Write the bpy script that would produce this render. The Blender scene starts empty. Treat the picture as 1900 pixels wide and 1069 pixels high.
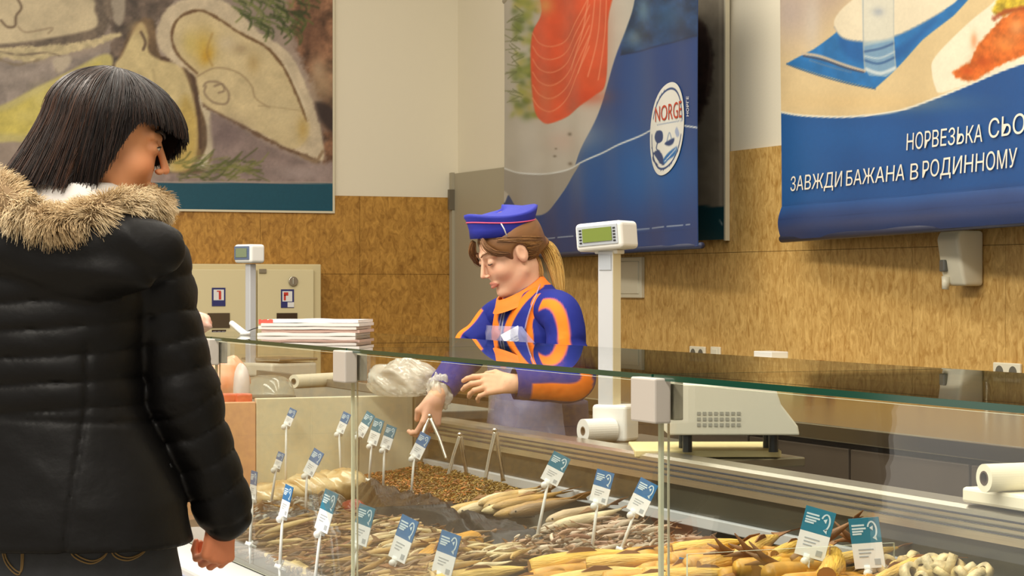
import bpy, math, random
import numpy as np
from mathutils import Vector, Matrix, Euler

random.seed(7)
np.random.seed(7)
S = bpy.context.scene
COL = S.collection
PI = math.pi

# ------------------------------------------------------------------ camera, world, lights, exposure
CAM = Vector((0.0, 0.0, 1.30))
YAW = math.radians(23.03)
FPX = 4000.0
HOR = 528.0
SY, CY = math.sin(YAW), math.cos(YAW)
RT = Vector((CY, -SY, 0.0))
FW = Vector((SY, CY, 0.0))
UP = Vector((0, 0, 1.0))

cd = bpy.data.cameras.new('camera')
cd.sensor_width = 36.0
cd.lens = 36.0 * FPX / 1900.0
cd.clip_end = 60
cam = bpy.data.objects.new('camera', cd)
COL.objects.link(cam)
cam.location = CAM
cam.rotation_euler = (PI / 2 - (534.5 - HOR) / FPX, 0, -YAW)
S.camera = cam

w = bpy.data.worlds.new('shop_hall')
S.world = w
w.use_nodes = True
w.node_tree.nodes['Background'].inputs[0].default_value = (1.0, 0.93, 0.82, 1)
w.node_tree.nodes['Background'].inputs[1].default_value = 0.6


def area(name, loc, size, energy, color=(1, 0.93, 0.82), rot=(0, 0, 0)):
    l = bpy.data.lights.new(name, 'AREA')
    l.shape = 'RECTANGLE'
    l.size, l.size_y = size
    l.energy = energy
    l.color = color
    o = bpy.data.objects.new(name, l)
    COL.objects.link(o)
    o.location = loc
    o.rotation_euler = rot
    return o


area('ceiling_lamp_over_hall', (-0.6, 3.6, 4.3), (1.0, 9.0), 420)
area('ceiling_lamp_over_case', (1.9, 5.0, 4.3), (0.6, 7.0), 110)
area('ceiling_lamp_over_wall', (3.2, 6.8, 4.3), (0.5, 7.5), 80)

S.view_settings.view_transform = 'Standard'
S.view_settings.look = 'None'
S.view_settings.gamma = 1.0
S.view_settings.use_curve_mapping = False
S.view_settings.exposure = 0.5
try:
    S.cycles.max_bounces = 10
    S.cycles.transparent_max_bounces = 24
    S.cycles.caustics_reflective = False
    S.cycles.caustics_refractive = False
except Exception:
    pass

# key distances of the place (metres, room axes: X towards the tiled wall, Y along the counter)
XG = 1.54       # front glass of the fish counter
XT = 2.09       # rear edge of its top glass
XR = 2.41       # front edge of the stainless rail
XW = 4.71       # tiled wall
YB = 11.9       # back wall
YE = 6.32       # far end of the fish counter
ZG = 1.15       # top glass
ZR = 0.88       # rail
B0, BS = 0.585, 0.122   # display bed: height at the front and slope to the rear


# ------------------------------------------------------------------ survey helpers
def ray(px, py):
    k = (px - 950.0) / FPX
    return Vector((SY + CY * k, CY - SY * k, (HOR - py) / FPX))


def pz(px, py, Z):
    return CAM + ray(px, py) * Z


def onX(px, py, X):
    r = ray(px, py)
    return CAM + r * (X / r.x)


def onY(px, py, Y):
    r = ray(px, py)
    return CAM + r * (Y / r.y)


def onZ(px, py, z):
    r = ray(px, py)
    return CAM + r * ((z - CAM.z) / r.z)


def bed(px, py, hh=0.0):
    r = ray(px, py)
    return CAM + r * ((CAM.z - B0 - hh + BS * XG) / (BS * r.x - r.z))


def zbed(X):
    return B0 + BS * (X - XG)


def to_px(P):
    d = np.asarray(P) - np.array(CAM)
    x = d[..., 0] * CY - d[..., 1] * SY
    z = d[..., 0] * SY + d[..., 1] * CY
    return 950 + FPX * x / z, HOR - FPX * d[..., 2] / z


# ------------------------------------------------------------------ scene tree helpers
def tag(o, label=None, cat=None, group=None, kind=None):
    if label:
        o['label'] = label
    if cat:
        o['category'] = cat
    if group:
        o['group'] = group
    if kind:
        o['kind'] = kind
    return o


def thing(name, label, cat, loc, group=None):
    o = bpy.data.objects.new(name, None)
    o.empty_display_size = 0.05
    COL.objects.link(o)
    o.location = loc
    return tag(o, label, cat, group)


def root_loc(o):
    while o.parent:
        o = o.parent
    return Vector(o.location)


class MB:
    """collects shapes into one mesh"""

    def __init__(self):
        self.v, self.f, self.m = [], [], []

    def add(self, vs, fs, mi=0):
        n = len(self.v)
        self.v += [tuple(p) for p in vs]
        for f in fs:
            self.f.append(tuple(n + i for i in f))
        self.m += [mi] * len(fs)
        return self

    def box(self, c, s, mi=0, R=None):
        x, y, z = s[0] / 2, s[1] / 2, s[2] / 2
        vs = [Vector(p) for p in ((-x, -y, -z), (x, -y, -z), (x, y, -z), (-x, y, -z), (-x, -y, z), (x, -y, z), (x, y, z), (-x, y, z))]
        if R is not None:
            vs = [R @ p for p in vs]
        c = Vector(c)
        return self.add([p + c for p in vs], [(0, 3, 2, 1), (4, 5, 6, 7), (0, 1, 5, 4), (1, 2, 6, 5), (2, 3, 7, 6), (3, 0, 4, 7)], mi)

    def bb(self, lo, hi, mi=0):
        return self.box([(a + b) / 2 for a, b in zip(lo, hi)], [abs(b - a) for a, b in zip(lo, hi)], mi)

    def tube(self, path, radii, n=12, mi=0, caps=True, flat=1.0, side=None):
        path = [Vector(p) for p in path]
        if not hasattr(radii, '__len__'):
            radii = [radii] * len(path)
        rings = []
        prev = None
        for i, p in enumerate(path):
            a = path[max(0, i - 1)]
            b = path[min(len(path) - 1, i + 1)]
            t = (b - a).normalized()
            if prev is None:
                ref = Vector(side) if side else (Vector((0, 0, 1)) if abs(t.z) < 0.9 else Vector((1, 0, 0)))
                u = (ref - t * ref.dot(t)).normalized()
            else:
                u = (prev - t * prev.dot(t)).normalized()
            prev = u
            v = t.cross(u)
            rings.append([p + (u * math.cos(2 * PI * k / n) + v * math.sin(2 * PI * k / n) * flat) * radii[i] for k in range(n)])
        return self.loft(rings, mi, caps)

    def loft(self, rings, mi=0, caps=True, closed=True):
        n = len(rings[0])
        vs = [p for r in rings for p in r]
        fs = []
        for i in range(len(rings) - 1):
            for k in range(n if closed else n - 1):
                k2 = (k + 1) % n
                fs.append((i * n + k, i * n + k2, (i + 1) * n + k2, (i + 1) * n + k))
        if caps and closed:
            fs.append(tuple(reversed(range(n))))
            fs.append(tuple((len(rings) - 1) * n + k for k in range(n)))
        return self.add(vs, fs, mi)

    def prism(self, outline, d, mi=0, mside=None):
        """outline: list of points in a plane, d: extrusion vector"""
        a = [Vector(p) for p in outline]
        n = len(a)
        d = Vector(d)
        self.add(a + [p + d for p in a], [tuple(reversed(range(n))), tuple(range(n, 2 * n))], mi)
        b = len(self.v) - 2 * n
        for k in range(n):
            k2 = (k + 1) % n
            self.f.append((b + k, b + k2, b + n + k2, b + n + k))
            self.m.append(mi if mside is None else mside)
        return self

    def ball(self, c, r, n=10, mi=0, R=None):
        c = Vector(c)
        r = Vector(r) if hasattr(r, '__len__') else Vector((r, r, r))
        vs, fs = [], []
        for i in range(n + 1):
            th = PI * i / n
            for k in range(2 * n):
                ph = PI * k / n
                p = Vector((r.x * math.sin(th) * math.cos(ph), r.y * math.sin(th) * math.sin(ph), r.z * math.cos(th)))
                vs.append(c + (R @ p if R is not None else p))
        N = 2 * n
        for i in range(n):
            for k in range(N):
                k2 = (k + 1) % N
                if i == 0:
                    fs.append((k, N + k, N + k2))
                elif i == n - 1:
                    fs.append((i * N + k, (i + 1) * N + k, i * N + k2))
                else:
                    fs.append((i * N + k, (i + 1) * N + k, (i + 1) * N + k2, i * N + k2))
        return self.add(vs, fs, mi)

    def grid(self, nx, ny, fn, mi=0, closed=False):
        vs = [fn(i / (nx - 1), j / (ny - 1)) for j in range(ny) for i in range(nx)]
        fs = [(j * nx + i, j * nx + i + 1, (j + 1) * nx + i + 1, (j + 1) * nx + i) for j in range(ny - 1) for i in range(nx - 1)]
        return self.add(vs, fs, mi)


def mesh_np(name, V, F, smooth=True, col=None):
    """V (n,3), F (m,k) uniform face size"""
    V = np.asarray(V, dtype=np.float32)
    F = np.asarray(F, dtype=np.int32)
    me = bpy.data.meshes.new(name)
    k = F.shape[1]
    me.vertices.add(len(V))
    me.vertices.foreach_set('co', V.ravel())
    me.loops.add(F.size)
    me.loops.foreach_set('vertex_index', F.ravel())
    me.polygons.add(len(F))
    me.polygons.foreach_set('loop_start', np.arange(0, F.size, k, dtype=np.int32))
    me.polygons.foreach_set('use_smooth', np.full(len(F), smooth, dtype=bool))
    if col is not None:
        ca = me.color_attributes.new('col', 'FLOAT_COLOR', 'POINT')
        c4 = np.ones((len(V), 4), dtype=np.float32)
        c4[:, :3] = col
        ca.data.foreach_set('color', c4.ravel())
    me.update()
    me.validate()
    return me


def link(name, me, mats, parent=None, loc=None):
    o = bpy.data.objects.new(name, me)
    COL.objects.link(o)
    for m in (mats if isinstance(mats, (list, tuple)) else [mats]):
        me.materials.append(m)
    if parent is not None:
        o.parent = parent
    if loc is not None:
        o.location = loc
    return o


def obj(name, mb, mats, parent=None, base=None, smooth=False, bevel=0.0, seg=2, local=False, subd=0):
    """link a builder's mesh; world coordinates are made relative to the thing's base"""
    off = Vector((0, 0, 0))
    if parent is not None and not local:
        off = root_loc(parent)
    elif base is not None:
        off = Vector(base)
    me = bpy.data.meshes.new(name)
    me.from_pydata([tuple(Vector(p) - off) for p in mb.v], [], mb.f)
    me.polygons.foreach_set('material_index', mb.m)
    if smooth:
        me.polygons.foreach_set('use_smooth', [True] * len(mb.f))
    me.update()
    o = link(name, me, mats, parent)
    if parent is None and base is not None:
        o.location = base
    if bevel > 0:
        b = o.modifiers.new('bevel', 'BEVEL')
        b.width = bevel
        b.segments = seg
        b.limit_method = 'ANGLE'
        b.harden_normals = False
    if subd:
        sd = o.modifiers.new('sub', 'SUBSURF')
        sd.levels = sd.render_levels = subd
    return o


def obj_np(name, V, F, mats, parent=None, base=None, smooth=True, col=None, local=False):
    V = np.asarray(V, dtype=np.float64)
    off = np.zeros(3)
    if parent is not None and not local:
        off = np.array(root_loc(parent))
    elif base is not None:
        off = np.array(base)
    me = mesh_np(name, V - off, F, smooth, col)
    o = link(name, me, mats, parent)
    if parent is None and base is not None:
        o.location = base
    return o


def dup(root, loc=None, rot=None, label=None, group=None, scale=None):
    r = root.copy()
    COL.objects.link(r)
    for ch in root.children:
        c = ch.copy()
        COL.objects.link(c)
        c.parent = r
        for g in ch.children:
            d = g.copy()
            COL.objects.link(d)
            d.parent = c
    if loc is not None:
        r.location = loc
    if rot is not None:
        r.rotation_euler = rot
    if scale is not None:
        r.scale = scale
    if label:
        r['label'] = label
    if group:
        r['group'] = group
    return r


def structure(o):
    o['kind'] = 'structure'
    return o


# ------------------------------------------------------------------ colours and materials
def lin(c):
    return tuple((x / 255 / 12.92) if x / 255 <= 0.04045 else ((x / 255 + 0.055) / 1.055) ** 2.4 for x in c)


def lin_np(c):
    c = np.clip(np.asarray(c, dtype=np.float64) / 255, 0, 1)
    return np.where(c <= 0.04045, c / 12.92, ((c + 0.055) / 1.055) ** 2.4)


def mat(name, rgb, rough=0.5, metal=0.0, spec=0.5, noise=0.0, nscale=20, bump=0.0, bscale=60, coat=0.0, sheen=0.0, stretch=None, alpha=1.0, rgb2=None, sss=0.0):
    m = bpy.data.materials.new(name)
    m.use_nodes = True
    nt = m.node_tree
    p = nt.nodes['Principled BSDF']
    c = lin(rgb)
    p.inputs['Base Color'].default_value = (*c, 1)
    p.inputs['Roughness'].default_value = rough
    p.inputs['Metallic'].default_value = metal
    p.inputs['Specular IOR Level'].default_value = spec
    p.inputs['Coat Weight'].default_value = coat
    p.inputs['Sheen Weight'].default_value = sheen
    p.inputs['Alpha'].default_value = alpha
    if sss:
        p.inputs['Subsurface Weight'].default_value = sss
        p.inputs['Subsurface Radius'].default_value = (0.012, 0.005, 0.003)
        p.inputs['Subsurface Scale'].default_value = 1.0
    tc = None
    if noise or bump:
        tc = nt.nodes.new('ShaderNodeTexCoord')
        mp = nt.nodes.new('ShaderNodeMapping')
        nt.links.new(tc.outputs['Object'], mp.inputs['Vector'])
        if stretch:
            mp.inputs['Scale'].default_value = stretch
    if noise:
        nz = nt.nodes.new('ShaderNodeTexNoise')
        nz.inputs['Scale'].default_value = nscale
        nz.inputs['Detail'].default_value = 5
        nt.links.new(mp.outputs[0], nz.inputs['Vector'])
        r = nt.nodes.new('ShaderNodeValToRGB')
        r.color_ramp.elements[0].position = 0.3
        r.color_ramp.elements[1].position = 0.7
        if rgb2:
            a, b = c, lin(rgb2)
        else:
            a = tuple(x * (1 - noise) for x in c)
            b = tuple(min(1, x * (1 + noise)) for x in c)
        r.color_ramp.elements[0].color = (*a, 1)
        r.color_ramp.elements[1].color = (*b, 1)
        nt.links.new(nz.outputs['Fac'], r.inputs['Fac'])
        nt.links.new(r.outputs['Color'], p.inputs['Base Color'])
    if bump:
        nb = nt.nodes.new('ShaderNodeTexNoise')
        nb.inputs['Scale'].default_value = bscale
        nb.inputs['Detail'].default_value = 4
        nt.links.new(mp.outputs[0], nb.inputs['Vector'])
        bp = nt.nodes.new('ShaderNodeBump')
        bp.inputs['Strength'].default_value = bump
        bp.inputs['Distance'].default_value = 0.01
        nt.links.new(nb.outputs['Fac'], bp.inputs['Height'])
        nt.links.new(bp.outputs[0], p.inputs['Normal'])
    return m


def vcol_mat(name, rough=0.5, spec=0.4, gain=1.0, bump=0.0, bscale=200, sss=0.0, stretch=None, sheen=0.0):
    m = mat(name, (200, 200, 200), rough=rough, spec=spec, bump=bump, bscale=bscale, sss=sss, stretch=stretch, sheen=sheen)
    nt = m.node_tree
    a = nt.nodes.new('ShaderNodeVertexColor')
    a.layer_name = 'col'
    nt.links.new(a.outputs['Color'], nt.nodes['Principled BSDF'].inputs['Base Color'])
    return m


def rand_mat(name, cols, rough=0.5, spec=0.5, noise_scale=40, bump=0.3, nfac=0.5, bscale=90, stretch=(1, 1, 1)):
    """colour picked per object between several, mottled along the body"""
    m = mat(name, cols[0], rough=rough, spec=spec, bump=bump, bscale=bscale, noise=0.1, nscale=noise_scale, stretch=stretch)
    nt = m.node_tree
    p = nt.nodes['Principled BSDF']
    oi = nt.nodes.new('ShaderNodeObjectInfo')
    r = nt.nodes.new('ShaderNodeValToRGB')
    r.color_ramp.interpolation = 'LINEAR'
    el = r.color_ramp.elements
    while len(el) < len(cols):
        el.new(0.5)
    for i, c in enumerate(cols):
        el[i].position = i / (len(cols) - 1)
        el[i].color = (*lin(c), 1)
    nt.links.new(oi.outputs['Random'], r.inputs['Fac'])
    nz = [n for n in nt.nodes if n.type == 'TEX_NOISE'][0]
    mr = nt.nodes.new('ShaderNodeMapRange')
    mr.inputs['From Min'].default_value = 0.3
    mr.inputs['From Max'].default_value = 0.7
    mr.inputs['To Min'].default_value = 1 - nfac
    mr.inputs['To Max'].default_value = 1 + nfac * 0.5
    nt.links.new(nz.outputs['Fac'], mr.inputs['Value'])
    mx = nt.nodes.new('ShaderNodeMix')
    mx.data_type = 'RGBA'
    mx.blend_type = 'MULTIPLY'
    mx.inputs[0].default_value = 1.0
    nt.links.new(r.outputs['Color'], mx.inputs[6])
    nt.links.new(mr.outputs[0], mx.inputs[7])
    nt.links.new(mx.outputs[2], p.inputs['Base Color'])
    return m


def glass_mat(name, tint=(0.97, 0.99, 0.975), ior=1.5, rough=0.0, haze=0.0, haze_col=(230, 230, 220)):
    """a thin clear sheet: what is behind shows through, more mirror at a grazing angle"""
    m = bpy.data.materials.new(name)
    m.use_nodes = True
    nt = m.node_tree
    nt.nodes.remove(nt.nodes['Principled BSDF'])
    out = nt.nodes['Material Output']
    tr = nt.nodes.new('ShaderNodeBsdfTransparent')
    tr.inputs[0].default_value = (*tint, 1)
    gl = nt.nodes.new('ShaderNodeBsdfGlossy')
    gl.inputs['Roughness'].default_value = rough
    gl.inputs[0].default_value = (1, 1, 1, 1)
    fr = nt.nodes.new('ShaderNodeFresnel')
    fr.inputs[0].default_value = ior
    geo = nt.nodes.new('ShaderNodeNewGeometry')
    # both faces of the sheet reflect as an outer face
    iv = nt.nodes.new('ShaderNodeMix')
    iv.data_type = 'FLOAT'
    iv.inputs[2].default_value = ior
    iv.inputs[3].default_value = 1 / ior
    nt.links.new(geo.outputs['Backfacing'], iv.inputs[0])
    nt.links.new(iv.outputs[0], fr.inputs[0])
    mx = nt.nodes.new('ShaderNodeMixShader')
    nt.links.new(fr.outputs[0], mx.inputs[0])
    last = tr
    if haze:
        df = nt.nodes.new('ShaderNodeBsdfDiffuse')
        df.inputs[0].default_value = (*lin(haze_col), 1)
        m2 = nt.nodes.new('ShaderNodeMixShader')
        m2.inputs[0].default_value = haze
        nt.links.new(tr.outputs[0], m2.inputs[1])
        nt.links.new(df.outputs[0], m2.inputs[2])
        last = m2
    nt.links.new(last.outputs[0], mx.inputs[1])
    nt.links.new(gl.outputs[0], mx.inputs[2])
    nt.links.new(mx.outputs[0], out.inputs['Surface'])
    return m


# ------------------------------------------------------------------ numpy noise, outlines, painting of prints
def _hash(ix, iy, seed):
    n = (ix * 374761393 + iy * 668265263 + seed * 974634777) & 0x7fffffff
    n = ((n ^ (n >> 13)) * 1274126177) & 0x7fffffff
    n = n ^ (n >> 16)
    return (n & 0xffff) / 65535.0


def vnoise(x, y, seed=0):
    ix, iy = np.floor(x).astype(np.int64), np.floor(y).astype(np.int64)
    fx, fy = x - ix, y - iy
    fx, fy = fx * fx * (3 - 2 * fx), fy * fy * (3 - 2 * fy)
    a, b = _hash(ix, iy, seed), _hash(ix + 1, iy, seed)
    c, d = _hash(ix, iy + 1, seed), _hash(ix + 1, iy + 1, seed)
    return (a * (1 - fx) + b * fx) * (1 - fy) + (c * (1 - fx) + d * fx) * fy


def fbm(x, y, seed=0, octv=4):
    s, a, t = 0.0, 0.5, 0.0
    for o in range(octv):
        s = s + a * vnoise(x * 2 ** o, y * 2 ** o, seed + o * 17)
        t += a
        a *= 0.55
    return s / t


def vnoise3(P, sc, seed=0):
    x, y, z = P[..., 0] * sc, P[..., 1] * sc, P[..., 2] * sc
    return (vnoise(x + z * 0.71, y - z * 0.53, seed) + vnoise(y + 5.3, z + x * 0.37, seed + 3) + vnoise(z - 2.1, x + y * 0.29, seed + 7)) / 3


def catmull(pts, n=6, closed=True):
    p = [np.array(q, dtype=float) for q in pts]
    N = len(p)
    out = []
    rng = range(N) if closed else range(N - 1)
    for i in rng:
        if closed:
            a, b, c, d = p[(i - 1) % N], p[i], p[(i + 1) % N], p[(i + 2) % N]
        else:
            a, b, c, d = p[max(0, i - 1)], p[i], p[i + 1], p[min(N - 1, i + 2)]
        for k in range(n):
            t = k / n
            out.append(0.5 * ((2 * b) + (-a + c) * t + (2 * a - 5 * b + 4 * c - d) * t * t + (-a + 3 * b - 3 * c + d) * t ** 3))
    if not closed:
        out.append(p[-1])
    return np.array(out)


class Paint:
    """colours of a print, laid down shape by shape on the print's own mesh points"""

    def __init__(self, X, Y, base):
        self.X, self.Y = X, Y
        self.C = np.tile(np.array(base, dtype=float), (len(X), 1))

    def _near(self, P, pad):
        return np.where((self.X > P[:, 0].min() - pad) & (self.X < P[:, 0].max() + pad) & (self.Y > P[:, 1].min() - pad) & (self.Y < P[:, 1].max() + pad))[0]

    def _dist(self, idx, P, closed):
        x, y = self.X[idx], self.Y[idx]
        d = np.full(len(idx), 1e9)
        ins = np.zeros(len(idx), dtype=bool)
        N = len(P)
        for i in range(N if closed else N - 1):
            a, b = P[i], P[(i + 1) % N]
            e = b - a
            L = e @ e + 1e-9
            t = np.clip(((x - a[0]) * e[0] + (y - a[1]) * e[1]) / L, 0, 1)
            d = np.minimum(d, (x - a[0] - t * e[0]) ** 2 + (y - a[1] - t * e[1]) ** 2)
            if closed:
                c = ((a[1] > y) != (b[1] > y))
                with np.errstate(divide='ignore', invalid='ignore'):
                    xi = (b[0] - a[0]) * (y - a[1]) / (b[1] - a[1] + 1e-12) + a[0]
                ins ^= c & (x < xi)
        return np.sqrt(d), ins

    def blend(self, idx, al, col, var=0.0, vs=0.05, seed=1):
        c = np.tile(np.array(col, dtype=float), (len(idx), 1))
        if var:
            nz = fbm(self.X[idx] * vs, self.Y[idx] * vs, seed)
            c = c * (1 + var * (nz[:, None] - 0.5) * 2)
        self.C[idx] = self.C[idx] * (1 - al[:, None]) + c * al[:, None]

    def fill(self, pts, col, soft=2.0, alpha=1.0, var=0.0, vs=0.05, seed=1, smooth=True, rag=0.0):
        P = catmull(pts) if smooth else np.array(pts, dtype=float)
        idx = self._near(P, soft + 4 + rag)
        if not len(idx):
            return self
        d, ins = self._dist(idx, P, True)
        sd = np.where(ins, -d, d)
        if rag:
            sd = sd + rag * (fbm(self.X[idx] * 0.12, self.Y[idx] * 0.12, seed + 5) - 0.5) * 2
        self.blend(idx, alpha * np.clip(0.5 - sd / (2 * soft), 0, 1), col, var, vs, seed)
        return self

    def line(self, pts, wd, col, soft=1.2, alpha=1.0, closed=False, var=0.0, rag=0.0, seed=1):
        P = catmull(pts, closed=closed)
        idx = self._near(P, wd + soft + 4)
        if not len(idx):
            return self
        d, _ = self._dist(idx, P, closed)
        if rag:
            d = d + rag * (fbm(self.X[idx] * 0.1, self.Y[idx] * 0.1, seed + 9) - 0.5) * 2
        self.blend(idx, alpha * np.clip(0.5 - (d - wd / 2) / (2 * soft), 0, 1), col, var)
        return self

    def blob(self, cx, cy, rx, ry, col, alpha=1.0, rot=0.0, p=1.0):
        x, y = self.X - cx, self.Y - cy
        c, s = math.cos(rot), math.sin(rot)
        u, v = (x * c + y * s) / rx, (-x * s + y * c) / ry
        al = alpha * np.exp(-(u * u + v * v) ** p)
        idx = np.where(al > 0.01)[0]
        self.blend(idx, al[idx], col)
        return self

    def grain(self, vs, amp, seed=3):
        self.C *= 1 + amp * (fbm(self.X * vs, self.Y * vs, seed) - 0.5)[:, None] * 2
        return self

    def linear(self, gain=1.0):
        return np.clip(lin_np(self.C) * gain, 0, 0.92)


def text_shape(s):
    cu = bpy.data.curves.new('t', 'FONT')
    cu.body = s
    cu.size = 1.0
    cu.resolution_u = 3
    o = bpy.data.objects.new('t', cu)
    COL.objects.link(o)
    dg = bpy.context.evaluated_depsgraph_get()
    me = bpy.data.meshes.new_from_object(o.evaluated_get(dg))
    V = [tuple(v.co) for v in me.vertices]
    F = [tuple(p.vertices) for p in me.polygons]
    bpy.data.objects.remove(o)
    bpy.data.curves.remove(cu)
    bpy.data.meshes.remove(me)
    return V, F


def fit_text(mb, s, fn, mi=0, capital=None):
    """lay the letters of s over the unit box: fn(u, v) gives the point, v = 0 baseline, 1 cap height"""
    V, F = text_shape(s)
    xs = [v[0] for v in V]
    ch = capital or 0.73
    x0, x1 = min(xs), max(xs)
    mb.add([fn((v[0] - x0) / (x1 - x0), v[1] / ch) for v in V], F, mi)
    return mb


# ------------------------------------------------------------------ smooth bodies from distance fields
def smin(a, b, k):
    h = np.clip(0.5 + 0.5 * (b - a) / k, 0, 1)
    return b * (1 - h) + a * h - k * h * (1 - h)


def capsule(P, a, b, r1, r2=None):
    a, b = np.array(a, dtype=float), np.array(b, dtype=float)
    r2 = r1 if r2 is None else r2
    e = b - a
    t = np.clip(((P - a) @ e) / (e @ e + 1e-12), 0, 1)
    q = P - a - t[..., None] * e
    return np.sqrt((q * q).sum(-1)) - (r1 + (r2 - r1) * t)


def ellip(P, c, r, R=None):
    q = P - np.array(c, dtype=float)
    if R is not None:
        q = q @ np.array(R)          # into local axes (columns of R are local axes)
    r = np.array(r, dtype=float)
    k0 = np.sqrt(((q / r) ** 2).sum(-1)) + 1e-9
    k1 = np.sqrt(((q / (r * r)) ** 2).sum(-1)) + 1e-9
    return k0 * (k0 - 1) / k1


def loftd(P, zs, cx, cy, wx, wy, ax=None, power=2.0):
    """upright body: at every height an oval about (cx, cy); ax = direction of wx"""
    z = P[..., 2]
    ax = np.array(ax if ax is not None else (1, 0), dtype=float)
    ay = np.array((-ax[1], ax[0]))
    o = np.argsort(zs)
    zs = np.array(zs, dtype=float)[o]
    f = lambda q: np.interp(z, zs, np.array(q, dtype=float)[o])
    dx, dy = P[..., 0] - f(cx), P[..., 1] - f(cy)
    u, v = (dx * ax[0] + dy * ax[1]) / f(wx), (dx * ay[0] + dy * ay[1]) / f(wy)
    k = (np.abs(u) ** power + np.abs(v) ** power) ** (1 / power)
    d = (k - 1) * np.minimum(f(wx), f(wy))
    return np.maximum(d, np.maximum(zs[0] - z, z - zs[-1]))


def surface(fn, lo, hi, h):
    """surface nets"""
    lo, hi = np.array(lo, dtype=float), np.array(hi, dtype=float)
    n = np.ceil((hi - lo) / h).astype(int) + 1
    g = np.stack(np.meshgrid(*[lo[i] + h * np.arange(n[i]) for i in range(3)], indexing='ij'), -1)
    v = np.empty(n)
    for i in range(n[0]):
        v[i] = fn(g[i].reshape(-1, 3)).reshape(n[1], n[2])
    s = v < 0
    c = [(i, j, k) for i in (0, 1) for j in (0, 1) for k in (0, 1)]
    sl = lambda A, o: A[o[0]:n[0] - 1 + o[0], o[1]:n[1] - 1 + o[1], o[2]:n[2] - 1 + o[2]]
    cnt = sum(sl(s, o).astype(int) for o in c)
    act = (cnt > 0) & (cnt < 8)
    ids = np.full(act.shape, -1, dtype=np.int64)
    ci = np.argwhere(act)
    ids[act] = np.arange(len(ci))
    acc = np.zeros((len(ci), 3))
    num = np.zeros(len(ci))
    for a in c:
        for ax in range(3):
            if a[ax] == 1:
                continue
            b = list(a)
            b[ax] = 1
            ia, ib = ci + np.array(a), ci + np.array(b)
            va, vb = v[tuple(ia.T)], v[tuple(ib.T)]
            cr = (va < 0) != (vb < 0)
            t = np.where(cr, va / (va - vb + 1e-20), 0)
            p = ia + 0.0
            p[:, ax] += t
            acc += np.where(cr[:, None], p, 0)
            num += cr
    V = lo + h * acc / num[:, None]
    F = []
    for ax in range(3):
        u, w_ = (ax + 1) % 3, (ax + 2) % 3
        A = np.moveaxis(s, (ax, u, w_), (0, 1, 2))
        I = np.moveaxis(ids, (ax, u, w_), (0, 1, 2))
        d = A[:-1, 1:-1, 1:-1] != A[1:, 1:-1, 1:-1]
        q = np.argwhere(d)
        if not len(q):
            continue
        i, j, k = q[:, 0], q[:, 1] + 1, q[:, 2] + 1
        f = np.stack([I[i, j - 1, k - 1], I[i, j, k - 1], I[i, j, k], I[i, j - 1, k]], 1)
        ins = A[i, j, k]
        f = np.where(ins[:, None], f, f[:, ::-1])
        F.append(f)
    F = np.concatenate(F)
    return V, F[(F >= 0).all(1)]


def join_np(parts):
    Vs, Fs, n = [], [], 0
    for V, F in parts:
        Vs.append(V)
        Fs.append(F + n)
        n += len(V)
    return np.concatenate(Vs), np.concatenate(Fs)


def strands(paths, r0, r1, sides=3):
    """paths (N,K,3) -> thin tapering hairs"""
    N, K, _ = paths.shape
    t = np.gradient(paths, axis=1)
    t /= np.linalg.norm(t, axis=2, keepdims=True) + 1e-9
    ref = np.random.normal(size=(N, 1, 3))
    u = np.cross(t, ref)
    u /= np.linalg.norm(u, axis=2, keepdims=True) + 1e-9
    w_ = np.cross(t, u)
    rad = np.linspace(0, 1, K) ** 1.5
    rad = (r0 + (r1 - r0) * rad)[None, :, None]
    rings = [paths + rad * (u * math.cos(2 * PI * s / sides) + w_ * math.sin(2 * PI * s / sides)) for s in range(sides)]
    V = np.stack(rings, 2).reshape(-1, 3)
    base = (np.arange(N) * K * sides)[:, None, None] + (np.arange(K - 1) * sides)[None, :, None]
    F = []
    for s in range(sides):
        s2 = (s + 1) % sides
        F.append(np.stack([base + s, base + s2, base + sides + s2, base + sides + s], -1).reshape(-1, 4))
    return V, np.concatenate(F)

# ================================================================== SETTING
M_plaster = mat('cream_plaster', (222, 214, 192), rough=0.9, spec=0.2, bump=0.05, bscale=90)
M_tile = mat('marbled_brown_tile', (168, 124, 58), rough=0.38, spec=0.45, noise=0.3, nscale=34, rgb2=(226, 188, 116), stretch=(1, 1, 0.5), bump=0.04, bscale=40)
M_tile_dim = mat('shaded_back_wall_tile', (134, 92, 34), rough=0.38, spec=0.45, noise=0.3, nscale=30, rgb2=(198, 150, 72), stretch=(1, 1, 0.6), bump=0.04, bscale=40)  # darker variant of the wall tile; the dimmer light is put into its colour
M_grout = mat('grout', (120, 92, 50), rough=0.9)
M_floor = mat('stone_floor_tile', (150, 142, 128), rough=0.35, noise=0.12, nscale=9)
M_ceil = mat('ceiling_paint', (200, 196, 186), rough=0.9)
# finer veins on the tile
for _m in (M_tile, M_tile_dim):
    _nz = [n for n in _m.node_tree.nodes if n.type == 'TEX_NOISE'][0]
    _nz.inputs['Detail'].default_value = 8
    _nz.inputs['Roughness'].default_value = 0.62
    _nz.inputs['Distortion'].default_value = 1.1

m = MB().bb((-3, -2.5, -0.1), (XW + 0.12, YB + 0.12, 0))
structure(obj('floor', m, M_floor))
m = MB().bb((-3, -2.5, 4.4), (XW + 0.12, YB + 0.12, 4.5))
structure(obj('ceiling', m, M_ceil))
m = MB().bb((XW, -2.5, 0), (XW + 0.12, YB + 0.12, 4.4))
structure(obj('wall_right', m, M_plaster))
m = MB().bb((-3, YB, 0), (XW, YB + 0.12, 4.4))
structure(obj('wall_back', m, M_plaster))

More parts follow.
